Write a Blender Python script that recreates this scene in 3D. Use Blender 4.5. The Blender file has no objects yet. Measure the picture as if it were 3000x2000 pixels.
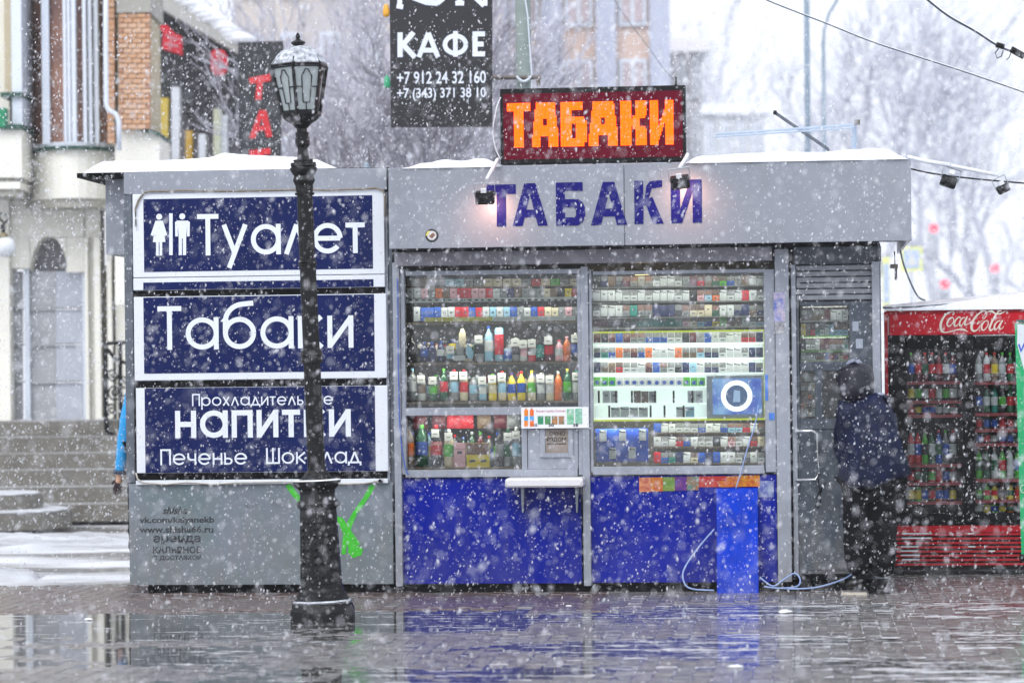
import bpy, bmesh, math, random
import numpy as np
from mathutils import Vector, Matrix, noise

# ------------------------------------------------------------------ camera, sky, sun, exposure
SC = bpy.context.scene
COL = SC.collection
CAM_H = 1.536            # eye height
FPX = 6585.6             # focal length in units of a 2352 wide frame
ROLL = 0.0115
TH = math.radians(5.8)   # the kiosk front is turned a little to the street
D0 = 20.0                # distance to the kiosk front

cd = bpy.data.cameras.new('camera')
cam = bpy.data.objects.new('camera', cd)
COL.objects.link(cam)
cd.lens = FPX / 2352 * 36.0
cd.sensor_width = 36.0
cd.shift_y = 0.030
cd.clip_start = 0.2
cd.clip_end = 1500
cd.dof.use_dof = True
cd.dof.focus_distance = 19.6
cd.dof.aperture_fstop = 2.0
cr, sr = math.cos(ROLL), math.sin(ROLL)
cam.matrix_world = Matrix(((cr, sr, 0, 0), (0, 0, -1, 0), (-sr, cr, 0, CAM_H), (0, 0, 0, 1)))
SC.camera = cam

SUN_ELEV, SUN_AZ = 48, 205
world = bpy.data.worlds.new('World')
SC.world = world
world.use_nodes = True
nt = world.node_tree
bg = nt.nodes['Background']
sky = nt.nodes.new('ShaderNodeTexSky')
sky.sky_type = 'NISHITA'
sky.sun_disc = False
sky.sun_elevation = math.radians(SUN_ELEV)
sky.sun_rotation = math.radians(SUN_AZ)
sky.air_density = 1.0
sky.dust_density = 6.0
hs = nt.nodes.new('ShaderNodeHueSaturation')
hs.inputs['Saturation'].default_value = 0.25
nt.links.new(sky.outputs[0], hs.inputs['Color'])
mx = nt.nodes.new('ShaderNodeMixRGB')
mx.inputs[0].default_value = 0.85
mx.inputs[2].default_value = (9.5, 9.95, 10.9, 1)      # the even snow cloud
nt.links.new(hs.outputs[0], mx.inputs[1])
nt.links.new(mx.outputs[0], bg.inputs['Color'])
bg.inputs['Strength'].default_value = 0.10

sd = bpy.data.lights.new('sun', 'SUN')
sun = bpy.data.objects.new('sun', sd)
COL.objects.link(sun)
sd.energy = 1.3
sd.angle = math.radians(40)
sd.color = (1.0, 0.99, 0.975)
se = math.radians(SUN_ELEV)
az = math.radians(SUN_AZ)
sdir = Vector((math.sin(az) * math.cos(se), math.cos(az) * math.cos(se), math.sin(se)))
sun.rotation_euler = sdir.to_track_quat('Z', 'Y').to_euler()
sun.location = (0, 0, 30)

SC.view_settings.view_transform = 'Standard'
SC.view_settings.look = 'None'
SC.view_settings.gamma = 1
SC.view_settings.exposure = 0.43
SC.render.engine = 'CYCLES'
SC.cycles.use_denoising = True
SC.cycles.max_bounces = 6
SC.cycles.diffuse_bounces = 2
SC.cycles.glossy_bounces = 3
SC.cycles.transparent_max_bounces = 24
SC.cycles.volume_bounces = 1
SC.cycles.caustics_reflective = False
SC.cycles.caustics_refractive = False

# ------------------------------------------------------------------ measuring helpers
def ray(px, py):
    a = (px - 1176) / FPX
    b = (854.6 - py) / FPX
    return a * cr + b * sr, -a * sr + b * cr

def at(px, py, d):
    """world point seen at a photo position, at distance d along the view"""
    a, b = ray(px, py)
    return Vector((a * d, d, CAM_H + b * d))

ST, CT = math.sin(TH), math.cos(TH)
def kv(px, py, y=0.0):
    """kiosk coordinates (along the front, up) on the plane y metres behind the front"""
    a, b = ray(px, py)
    t = (D0 * CT + y) / (a * ST + CT)
    return (t * a) * CT - (t - D0) * ST, CAM_H + t * b

def krect(x0, y0, x1, y1, y=0.0):
    ym, xm = (y0 + y1) / 2, (x0 + x1) / 2
    return kv(x0, ym, y)[0], kv(x1, ym, y)[0], kv(xm, y1, y)[1], kv(xm, y0, y)[1]

def k2w(u, y, z):
    return Vector((u * CT + y * ST, D0 - u * ST + y * CT, z))

# ------------------------------------------------------------------ materials
MATS = {}
def lin(c):
    return c / 12.92 if c <= 0.04045 else ((c + 0.055) / 1.055) ** 2.4
def hexc(h):
    h = h.lstrip('#')
    return tuple(lin(int(h[i:i + 2], 16) / 255) for i in (0, 2, 4))

def mat(name, col, rough=0.5, metal=0.0, n_scale=6.0, n_amt=0.12, bump=0.0, b_scale=40.0, emit=None, estr=0.0, spec=None, col2=None, stretch=None, coat=0.0, world=False, grime=0.0):
    if name in MATS:
        return MATS[name]
    if isinstance(col, str):
        col = hexc(col)
    m = bpy.data.materials.new(name)
    m.use_nodes = True
    t = m.node_tree
    p = t.nodes['Principled BSDF']
    p.inputs['Roughness'].default_value = rough
    p.inputs['Metallic'].default_value = metal
    if coat:
        p.inputs['Coat Weight'].default_value = coat
        p.inputs['Coat Roughness'].default_value = 0.08
    if spec is not None:
        p.inputs['Specular IOR Level'].default_value = spec
    tc = t.nodes.new('ShaderNodeTexCoord')
    src = tc.outputs['Object']
    if world:
        src = t.nodes.new('ShaderNodeNewGeometry').outputs['Position']
    if stretch:
        mp = t.nodes.new('ShaderNodeMapping')
        mp.inputs['Scale'].default_value = stretch
        t.links.new(src, mp.inputs[0])
        src = mp.outputs[0]
    if n_amt or col2:
        nz = t.nodes.new('ShaderNodeTexNoise')
        nz.inputs['Scale'].default_value = n_scale
        nz.inputs['Detail'].default_value = 6
        nz.inputs['Roughness'].default_value = 0.65
        t.links.new(src, nz.inputs['Vector'])
        cr_ = t.nodes.new('ShaderNodeValToRGB')
        cr_.color_ramp.elements[0].position = 0.3
        cr_.color_ramp.elements[1].position = 0.7
        c2 = col2 if col2 is not None else tuple(min(1, c * (1 + n_amt)) for c in col)
        if isinstance(c2, str):
            c2 = hexc(c2)
        c1 = col if col2 is not None else tuple(c * (1 - n_amt) for c in col)
        cr_.color_ramp.elements[0].color = (*c1, 1)
        cr_.color_ramp.elements[1].color = (*c2, 1)
        t.links.new(nz.outputs[0], cr_.inputs[0])
        t.links.new(cr_.outputs[0], p.inputs['Base Color'])
        rr = t.nodes.new('ShaderNodeMapRange')
        rr.inputs['To Min'].default_value = max(0.02, rough - 0.08)
        rr.inputs['To Max'].default_value = min(1, rough + 0.1)
        t.links.new(nz.outputs[0], rr.inputs[0])
        t.links.new(rr.outputs[0], p.inputs['Roughness'])
    else:
        p.inputs['Base Color'].default_value = (*col, 1)
    if grime:
        # splashed mud and salt, thickest near the paving, with drips and patches of its own
        geo = t.nodes.new('ShaderNodeNewGeometry')
        sp = t.nodes.new('ShaderNodeSeparateXYZ'); t.links.new(geo.outputs['Position'], sp.inputs[0])
        zr_ = t.nodes.new('ShaderNodeMapRange')
        zr_.inputs['From Min'].default_value = 0.15; zr_.inputs['From Max'].default_value = 0.75
        zr_.inputs['To Min'].default_value = 0.20; zr_.inputs['To Max'].default_value = 0.0
        t.links.new(sp.outputs[2], zr_.inputs[0])
        mg = t.nodes.new('ShaderNodeMapping'); mg.inputs['Scale'].default_value = (1, 1, 0.35)
        t.links.new(geo.outputs['Position'], mg.inputs[0])
        n1 = t.nodes.new('ShaderNodeTexNoise'); n1.inputs['Scale'].default_value = 9; n1.inputs['Detail'].default_value = 8; n1.inputs['Roughness'].default_value = .7
        t.links.new(mg.outputs[0], n1.inputs['Vector'])
        ad_ = t.nodes.new('ShaderNodeMath'); ad_.operation = 'ADD'; t.links.new(n1.outputs[0], ad_.inputs[0]); t.links.new(zr_.outputs[0], ad_.inputs[1])
        m_ = t.nodes.new('ShaderNodeMapRange'); m_.inputs['From Min'].default_value = 0.52; m_.inputs['From Max'].default_value = 0.80; m_.inputs['To Max'].default_value = grime
        t.links.new(ad_.outputs[0], m_.inputs[0])
        mxg = t.nodes.new('ShaderNodeMixRGB'); mxg.inputs[2].default_value = (0.20, 0.19, 0.18, 1)
        lk = p.inputs['Base Color'].links
        if lk: t.links.new(lk[0].from_socket, mxg.inputs[1])
        else: mxg.inputs[1].default_value = (*col, 1)
        t.links.new(m_.outputs[0], mxg.inputs[0]); t.links.new(mxg.outputs[0], p.inputs['Base Color'])
    if bump:
        nb = t.nodes.new('ShaderNodeTexNoise')
        nb.inputs['Scale'].default_value = b_scale
        nb.inputs['Detail'].default_value = 4
        t.links.new(src, nb.inputs['Vector'])
        bp = t.nodes.new('ShaderNodeBump')
        bp.inputs['Strength'].default_value = bump
        bp.inputs['Distance'].default_value = 0.01
        t.links.new(nb.outputs[0], bp.inputs['Height'])
        t.links.new(bp.outputs[0], p.inputs['Normal'])
    if emit is not None:
        if isinstance(emit, str):
            emit = hexc(emit)
        p.inputs['Emission Color'].default_value = (*emit, 1)
        p.inputs['Emission Strength'].default_value = estr
    MATS[name] = m
    return m

def glass(name='window glass', tint=(0.86, 0.89, 0.88), ior=1.5, rough=0.02):
    if name in MATS:
        return MATS[name]
    m = bpy.data.materials.new(name)
    m.use_nodes = True
    t = m.node_tree
    t.nodes.clear()
    out = t.nodes.new('ShaderNodeOutputMaterial')
    tr = t.nodes.new('ShaderNodeBsdfTransparent')
    tr.inputs[0].default_value = (*tint, 1)
    gl = t.nodes.new('ShaderNodeBsdfGlossy')
    gl.inputs['Roughness'].default_value = rough
    fr = t.nodes.new('ShaderNodeFresnel')
    fr.inputs[0].default_value = ior
    mi = t.nodes.new('ShaderNodeMixShader')
    t.links.new(fr.outputs[0], mi.inputs[0])
    t.links.new(tr.outputs[0], mi.inputs[1])
    t.links.new(gl.outputs[0], mi.inputs[2])
    t.links.new(mi.outputs[0], out.inputs[0])
    MATS[name] = m
    return m

# ------------------------------------------------------------------ mesh builder
class MB:
    def __init__(s):
        s.v, s.f, s.m = [], [], []
        s.cm = 0
    def add(s, vs, fs):
        o = len(s.v)
        s.v += [tuple(v) for v in vs]
        for f in fs:
            s.f.append(tuple(i + o for i in f))
            s.m.append(s.cm)
        return s
    def box(s, x0, x1, y0, y1, z0, z1):
        if x0 > x1: x0, x1 = x1, x0
        if y0 > y1: y0, y1 = y1, y0
        if z0 > z1: z0, z1 = z1, z0
        return s.add([(x0, y0, z0), (x1, y0, z0), (x1, y1, z0), (x0, y1, z0), (x0, y0, z1), (x1, y0, z1), (x1, y1, z1), (x0, y1, z1)],
                     [(0, 3, 2, 1), (4, 5, 6, 7), (0, 1, 5, 4), (1, 2, 6, 5), (2, 3, 7, 6), (3, 0, 4, 7)])
    def bbox(s, x0, x1, y0, y1, z0, z1, b=0.004):
        """box with chamfered vertical-front edges (octagonal outline in the front plane)"""
        pts = [(x0 + b, z0), (x1 - b, z0), (x1, z0 + b), (x1, z1 - b), (x1 - b, z1), (x0 + b, z1), (x0, z1 - b), (x0, z0 + b)]
        n = 8
        ins = []
        cx, cz = (x0 + x1) / 2, (z0 + z1) / 2
        for (x, z) in pts:
            ins.append((x + (b if x < cx else -b), z + (b if z < cz else -b)))
        vs = [(x, y1, z) for x, z in pts] + [(x, y0 + b, z) for x, z in pts] + [(x, y0, z) for x, z in ins]
        fs = [tuple(range(n))[::1]]
        for i in range(n):
            j = (i + 1) % n
            fs.append((i + n, j + n, j, i))
            fs.append((i + 2 * n, j + 2 * n, j + n, i + n))
        fs.append(tuple(range(2 * n, 3 * n)))
        return s.add(vs, fs)
    def quad(s, a, b, c, d):
        return s.add([a, b, c, d], [(0, 1, 2, 3)])
    def prism(s, poly, y0, y1):
        """poly of (x,z), extruded from y0 (front) to y1"""
        n = len(poly)
        vs = [(x, y0, z) for x, z in poly] + [(x, y1, z) for x, z in poly]
        fs = [tuple(range(n)), tuple(range(2 * n - 1, n - 1, -1))]
        for i in range(n):
            j = (i + 1) % n
            fs.append((j, i, i + n, j + n))
        return s.add(vs, fs)
    def lathe(s, prof, seg=16, cx=0, cy=0, rot=0.0, sx=1, sy=1, cap=True):
        vs = []
        for (r, z) in prof:
            for k in range(seg):
                a = rot + 2 * math.pi * k / seg
                vs.append((cx + r * sx * math.cos(a), cy + r * sy * math.sin(a), z))
        fs = []
        for i in range(len(prof) - 1):
            for k in range(seg):
                k2 = (k + 1) % seg
                fs.append((i * seg + k, i * seg + k2, (i + 1) * seg + k2, (i + 1) * seg + k))
        if cap:
            fs.append(tuple(range(seg))[::-1])
            fs.append(tuple((len(prof) - 1) * seg + k for k in range(seg)))
        return s.add(vs, fs)
    def tube(s, pts, r, seg=6, r2=None):
        pts = [Vector(p) for p in pts]
        n = len(pts)
        vs, fs = [], []
        up = Vector((0, 0, 1))
        for i, p in enumerate(pts):
            d = (pts[min(i + 1, n - 1)] - pts[max(i - 1, 0)])
            if d.length < 1e-9:
                d = Vector((0, 0, 1))
            d.normalize()
            a = d.cross(up)
            if a.length < 0.05:
                a = d.cross(Vector((1, 0, 0)))
            a.normalize()
            b = a.cross(d)
            rr = r if r2 is None else r + (r2 - r) * i / max(1, n - 1)
            for k in range(seg):
                t = 2 * math.pi * k / seg
                vs.append(p + (a * math.cos(t) + b * math.sin(t)) * rr)
        for i in range(n - 1):
            for k in range(seg):
                k2 = (k + 1) % seg
                fs.append((i * seg + k, (i + 1) * seg + k, (i + 1) * seg + k2, i * seg + k2))
        fs.append(tuple(range(seg)))
        fs.append(tuple((n - 1) * seg + k for k in range(seg))[::-1])
        return s.add(vs, fs)
    def ball(s, c, r, seg=12, rings=8, sx=1, sy=1, sz=1):
        prof = []
        for i in range(rings + 1):
            t = -math.pi / 2 + math.pi * i / rings
            prof.append((max(1e-4, r * math.cos(t)), c[2] + r * sz * math.sin(t)))
        return s.lathe(prof, seg, c[0], c[1], 0, sx, sy, cap=False)
    def ribbon(s, pts, t, y, depth=0.0):
        """flat pen stroke in the x-z plane, front at y"""
        P = [Vector((p[0], p[1])) for p in pts]
        n = len(P)
        L, R = [], []
        for i in range(n):
            d0 = (P[i] - P[i - 1]).normalized() if i else (P[1] - P[0]).normalized()
            d1 = (P[i + 1] - P[i]).normalized() if i < n - 1 else d0
            d = (d0 + d1)
            d = d.normalized() if d.length > 1e-6 else d0
            nn = Vector((-d.y, d.x))
            k = max(0.5, nn.dot(Vector((-d0.y, d0.x))))
            w = t[i] if isinstance(t, (list, tuple)) else t
            L.append(P[i] + nn * w / 2 / k)
            R.append(P[i] - nn * w / 2 / k)
        vs = [(p.x, y, p.y) for p in L] + [(p.x, y, p.y) for p in R]
        fs = [(i, i + 1, n + i + 1, n + i) for i in range(n - 1)]
        return s.add(vs, fs)
    def build(s, name, material=None, parent=None, loc=(0, 0, 0), smooth=False, mats=None):
        me = bpy.data.meshes.new(name)
        me.from_pydata(s.v, [], s.f)
        ms = mats or ([material] if material else [])
        for m in ms:
            me.materials.append(m)
        if mats:
            me.polygons.foreach_set('material_index', s.m)
        if smooth:
            me.polygons.foreach_set('use_smooth', [True] * len(me.polygons))
        me.update()
        o = bpy.data.objects.new(name, me)
        COL.objects.link(o)
        o.location = loc
        if parent:
            o.parent = parent
        return o

def fixn(o):
    bm = bmesh.new()
    bm.from_mesh(o.data)
    bmesh.ops.recalc_face_normals(bm, faces=bm.faces)
    bm.to_mesh(o.data)
    bm.free()
    return o

def tag(o, label=None, cat=None, group=None, kind=None):
    if label: o['label'] = label
    if cat: o['category'] = cat
    if group: o['group'] = group
    if kind: o['kind'] = kind
    return o

def empty(name, loc=(0, 0, 0), rz=0.0, label=None, cat=None, group=None):
    o = bpy.data.objects.new(name, None)
    o.empty_display_size = 0.1
    COL.objects.link(o)
    o.location = loc
    o.rotation_euler = (0, 0, rz)
    return tag(o, label, cat, group)

def ketty(name, u, y, z, label, cat, group=None):
    return empty(name, k2w(u, y, z), -TH, label, cat, group)

def kput(o, u, y, z):
    o.location = k2w(u, y, z)
    o.rotation_euler = (0, 0, -TH)
    return o

def link_copy(src, name=None, parent=None):
    c = src.copy()
    COL.objects.link(c)
    if parent: c.parent = parent
    return c

def textmesh(body, x0, x1, z0, z1, y, bold=0.0, depth=0.002, shear=0.0, keep=False):
    """lettering fitted to a rectangle of the x-z plane; returns a mesh builder"""
    cu = bpy.data.curves.new('t', 'FONT')
    cu.body = body
    cu.size = 1
    cu.offset = bold
    cu.shear = shear
    cu.resolution_u = 3
    o = bpy.data.objects.new('t', cu)
    COL.objects.link(o)
    dg = bpy.context.evaluated_depsgraph_get()
    me = bpy.data.meshes.new_from_object(o.evaluated_get(dg))
    vs = [v.co.copy() for v in me.vertices]
    fs = [tuple(p.vertices) for p in me.polygons]
    bpy.data.objects.remove(o)
    bpy.data.curves.remove(cu)
    bpy.data.meshes.remove(me)
    b = MB()
    if not vs:
        return b
    ax, bx = min(v.x for v in vs), max(v.x for v in vs)
    az_, bz = min(v.y for v in vs), max(v.y for v in vs)
    kx = (x1 - x0) / max(1e-6, bx - ax)
    kz = (z1 - z0) / max(1e-6, bz - az_)
    b.add([(x0 + (v.x - ax) * kx, y, z0 + (v.y - az_) * kz) for v in vs], fs)
    return b

# ---- round-bowl sign lettering drawn with a pen of even width (x-height 1)
def arc(cx, cy, r, a0, a1, n=18):
    return [(cx + r * math.cos(math.radians(a0 + (a1 - a0) * i / n)), cy + r * math.sin(math.radians(a0 + (a1 - a0) * i / n))) for i in range(n + 1)]

def glyph(ch, t):
    h = t / 2
    r = 0.5 - h
    C = 1.36
    g = {
        'Т': (0.72, [[(0, C - h), (0.72, C - h)], [(0.36, C - h), (0.36, 0)]]),
        'т': (0.64, [[(0, 1 - h), (0.64, 1 - h)], [(0.32, 1 - h), (0.32, 0)]]),
        'у': (0.88, [[(h, 1), (0.42, 0.10)], [(0.88 - h, 1), (0.24, -0.42)]]),
        'а': (1.0, [arc(0.5, 0.5, r, 0, 360, 28), [(1 - h, 1), (1 - h, 0)]]),
        'л': (0.86, [[(h, 0), (0.43, 0.97)], [(0.43, 0.97), (0.86 - h, 0)]]),
        'е': (1.0, [arc(0.5, 0.5, r, 0, 322, 26), [(h, 0.5), (1 - h, 0.5)]]),
        'б': (1.0, [arc(0.5, 0.5, r, 0, 360, 28), [(h, 0.5), (h, 0.85)] + arc(0.62, 0.85, 0.62 - h, 180, 95, 8) + [(0.92, 1.5 - h)]]),
        'к': (0.76, [[(h, 0), (h, 1)], [(0.70, 0.98), (0.2, 0.52), (0.72, 0.02)]]),
        'и': (0.78, [[(h, 0), (h, 1)], [(h, 0.06), (0.78 - h, 0.94)], [(0.78 - h, 0), (0.78 - h, 1)]]),
        'н': (0.76, [[(h, 0), (h, 1)], [(h, 0.5), (0.76 - h, 0.5)], [(0.76 - h, 0), (0.76 - h, 1)]]),
        'п': (0.76, [[(h, 0), (h, 1 - h), (0.76 - h, 1 - h), (0.76 - h, 0)]]),
        'П': (0.84, [[(h, 0), (h, C - h), (0.84 - h, C - h), (0.84 - h, 0)]]),
        'р': (1.0, [arc(0.5, 0.5, r, 0, 360, 28), [(h, 1), (h, -0.42)]]),
        'о': (1.0, [arc(0.5, 0.5, r, 0, 360, 28)]),
        'х': (0.74, [[(h, 1), (0.74 - h, 0)], [(h, 0), (0.74 - h, 1)]]),
        'д': (0.92, [[(0.14, h), (0.46, 0.96)], [(0.46, 0.96), (0.78, h)], [(0, -0.18), (0, h), (0.92, h), (0.92, -0.18)]]),
        'ь': (0.66, [[(h, 0), (h, 1)], [(h, h), (0.38, h)] + arc(0.36, 0.30, 0.30 - h, -90, 90, 10) + [(h, 0.60 - h)]]),
        'ы': (0.94, [[(h, 0), (h, 1)], [(h, h), (0.34, h)] + arc(0.32, 0.30, 0.30 - h, -90, 90, 10) + [(h, 0.60 - h)], [(0.94 - h, 0), (0.94 - h, 1)]]),
        'ч': (0.70, [[(0.70 - h, 0), (0.70 - h, 1)], [(h, 1), (h, 0.66)] + arc(0.3, 0.66, 0.3 - h, 180, 270, 6) + [(0.70 - h, 0.36 + h)]]),
        'Ш': (1.10, [[(h, C), (h, h), (1.10 - h, h), (1.10 - h, C)], [(0.55, h), (0.55, C)]]),
        ' ': (0.6, []),
    }
    return g[ch]

def penword(b, text, x0, x1, zb, xh, y, t=0.16, gap=0.13):
    """letters from x0 to x1 on baseline zb with x-height xh, each stroke a hair in front of the last"""
    adv = [glyph(c, t)[0] for c in text]
    tot = sum(adv) + gap * (len(text) - 1)
    k = (x1 - x0) / tot
    x = x0
    n = 0
    for c, w in zip(text, adv):
        for st in glyph(c, t)[1]:
            b.ribbon([(x + p[0] * k, zb + p[1] * xh) for p in st], t * xh, y - 0.0003 * (n % 4))
            n += 1
        x += (w + gap) * k
    return b

# ------------------------------------------------------------------ shared materials
m_alu = mat('grey painted aluminium', '#969ca8', 0.38, 0.15, 5, 0.12, stretch=(1, 1, 0.4), grime=.5)
m_fascia = mat('grey composite panel', '#8d929d', 0.40, 0.15, 1.6, 0.10, stretch=(1, 1, .5), grime=.35)
m_greydark = mat('dark grey steel', '#5a616b', 0.5, 0.2, 4, 0.15)
m_doorgrey = mat('door grey paint', '#414b57', 0.45, 0.1, 3, 0.14, grime=.5)
m_black = mat('black plastic', '#101114', 0.5, 0, 8, 0.2, spec=.2)
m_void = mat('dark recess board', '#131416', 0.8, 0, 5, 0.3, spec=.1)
m_white = mat('white sign face', '#dfe5ee', 0.35, 0, 3, 0.03)
m_navy = mat('navy sign film', '#081a52', 0.35, 0, 2.5, 0.14, spec=.10, grime=.06)
m_royal = mat('royal blue panel', '#021a90', 0.36, 0, 2.0, 0.18, spec=.08, grime=.14)
m_ply = mat('bright blue painted board', '#0038c0', 0.4, 0, 3, 0.40, spec=.08, grime=.12)
m_ink = mat('dark blue vinyl letter', '#0e0c6c', 0.4, 0, 9, 0.12, spec=.15)
m_snow = mat('fresh snow', (0.86, 0.88, 0.93), 0.85, 0, 8, 0.04, bump=0.5, b_scale=30)
m_rope = mat('dirty rope light', '#7e7465', 0.7, 0, 30, 0.3)
m_galv = mat('galvanised steel', '#8e979f', 0.42, 0.5, 14, 0.2)
m_lowpanel = mat('weathered grey sheet', '#7b828e', 0.45, 0.1, 2.4, 0.1, col2='#617378', grime=.5)
m_beige = mat('shelf board edge', '#8c7a62', 0.6, 0, 10, 0.2)
m_card = mat('white price card', '#cfd0cb', 0.6, 0, 10, 0.03)
m_glass = glass()

# ------------------------------------------------------------------ ground, paving and water
def ground_material():
    m = bpy.data.materials.new('slush covered ground')
    m.use_nodes = True
    t = m.node_tree
    p = t.nodes['Principled BSDF']
    tc = t.nodes.new('ShaderNodeTexCoord')
    mp = t.nodes.new('ShaderNodeMapping')
    mp.inputs['Scale'].default_value = (0.35, 0.9, 1)
    t.links.new(tc.outputs['Object'], mp.inputs[0])
    nz = t.nodes.new('ShaderNodeTexNoise')
    nz.inputs['Scale'].default_value = 1.1
    nz.inputs['Detail'].default_value = 8
    nz.inputs['Roughness'].default_value = 0.6
    t.links.new(mp.outputs[0], nz.inputs['Vector'])
    r = t.nodes.new('ShaderNodeValToRGB')
    e = r.color_ramp.elements
    e[0].position, e[0].color = 0.38, (0.22, 0.215, 0.215, 1)
    e[1].position, e[1].color = 0.60, (0.72, 0.74, 0.79, 1)
    t.links.new(nz.outputs[0], r.inputs[0])
    t.links.new(r.outputs[0], p.inputs['Base Color'])
    rr = t.nodes.new('ShaderNodeMapRange')
    rr.inputs['From Min'].default_value = 0.40
    rr.inputs['From Max'].default_value = 0.53
    rr.inputs['To Min'].default_value = 0.12
    rr.inputs['To Max'].default_value = 0.85
    t.links.new(nz.outputs[0], rr.inputs[0])
    t.links.new(rr.outputs[0], p.inputs['Roughness'])
    bp = t.nodes.new('ShaderNodeBump')
    bp.inputs['Strength'].default_value = 0.5
    bp.inputs['Distance'].default_value = 0.05
    t.links.new(nz.outputs[0], bp.inputs['Height'])
    t.links.new(bp.outputs[0], p.inputs['Normal'])
    return m

b = MB()
n = 24
xs = [-400 + 800 * i / n for i in range(n + 1)]
ys = [-60 + 700 * i / n for i in range(n + 1)]
for i in range(n):
    for j in range(n):
        b.quad((xs[i], ys[j], -0.045), (xs[i + 1], ys[j], -0.045), (xs[i + 1], ys[j + 1], -0.045), (xs[i], ys[j + 1], -0.045))
tag(b.build('ground', ground_material()), kind='structure')

def bumph(x, y):
    """level of the worn paving, metres; hollows hold water"""
    v = noise.noise(Vector((x * 0.55 + 3.1, y * 0.95, 0.3))) * 0.55
    v += noise.noise(Vector((x * 1.3 - 7, y * 2.6, 4.3))) * 0.38
    v += noise.noise(Vector((x * 3.3 + 17, y * 5.2, 1.3))) * 0.16
    return v * 0.0085

m_brick = []
for i, c in enumerate(['#5f5c5c', '#565353', '#686566', '#5b5554']):
    m_brick.append(mat('wet paving %d' % i, c, 0.17, 0, 11, 0, bump=0.45, b_scale=45, world=True, col2=('#9b9899', '#918e8f', '#a3a0a2', '#95908e')[i]))
m_redbrick = mat('wet red paving', '#524441', 0.20, 0, 11, 0, bump=0.4, b_scale=45, world=True, col2='#857775')

pb = MB()
pb.box(-6.6, 6.6, -8.2, 0.85, -0.11, -0.038); pb.box(2.3, 6.6, 0.851, 4.2, -0.11, -0.038)
pave = pb.build('pavement', mat('wet mortar bed', '#3a3836', 0.35, 0, 30, 0.3))
pave.location = (0, D0, 0)
pave.rotation_euler = (0, 0, -TH)
tag(pave, kind='structure')

BW, BL = 0.10, 0.20
brick_me = {}
def brick_mesh(mi):
    if mi not in brick_me:
        bb = MB()
        w, l, h, c = BW / 2 - 0.0015, BL / 2 - 0.0015, 0.05, 0.003
        vs = []
        for (z, k) in ((-h, 0), (-c, 0), (0, c)):
            vs += [(-w + k, -l + k, z), (w - k, -l + k, z), (w - k, l - k, z), (-w + k, l - k, z)]
        fs = [(8, 9, 10, 11)]
        for a in (0, 4):
            for i in range(4):
                j = (i + 1) % 4
                fs.append((a + i, a + j, a + j + 4, a + i + 4))
        bb.add(vs, fs)
        me = bpy.data.meshes.new('brick')
        me.from_pydata(bb.v, [], bb.f)
        me.materials.append(m_redbrick if mi == 4 else m_brick[mi])
        me.update()
        brick_me[mi] = (me, bb)
    return brick_me[mi]

rnd = random.Random(5)
rest = {k: MB() for k in range(5)}
nparts = 0
for j in range(-41, 20):
    for i in range(-62, 62):
        u = i * BW
        y = j * BL + (BL / 2 if i % 2 else 0)
        if y > .75 and u < 2.35: continue
        w = k2w(u, y, 0)
        hz = bumph(w.x, w.y) + rnd.uniform(-0.0010, 0.0010) + 0.0011
        # the booth stands in the wide puddle round the lamp
        if w.x < 0.1 and 17.0 < w.y < 18.6: hz -= 0.0055
        if w.x < -1.3 and 15.2 < w.y < 16.3: hz -= 0.003
        if w.y > 18.7: hz += 0.003
        if w.x > 0.2 and w.y < 18.9: hz -= 0.0012 * min(1, (w.x - 0.2) / 0.8)
        tx, ty = rnd.gauss(0, 0.006), rnd.gauss(0, 0.006)
        mi = rnd.choice([0, 0, 1, 2, 3])
        if w.y > 18.4 and w.x < 0.6 and rnd.random() < 0.9: mi = 4
        near = w.y < 15.45 and abs(w.x) < w.y * 0.1786 + 0.05 and w.y > 13.95
        me, bb = brick_mesh(mi)
        if near and nparts < 298:
            o = bpy.data.objects.new('brick', me)
            COL.objects.link(o)
            o.parent = pave
            o.location = (u, y, hz)
            o.rotation_euler = (tx, ty, rnd.gauss(0, 0.006))
            nparts += 1
        else:
            if j > 8 or -8.2 > y: pass
            rest[mi].add([(vx + u, vy + y, vz + hz + vy * tx - vx * ty) for vx, vy, vz in bb.v], bb.f)
allb = MB()
for k in range(5):
    allb.cm = k
    allb.add(rest[k].v, rest[k].f)
tag(allb.build('brick_field', parent=pave, mats=m_brick + [m_redbrick]), kind='stuff')

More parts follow.
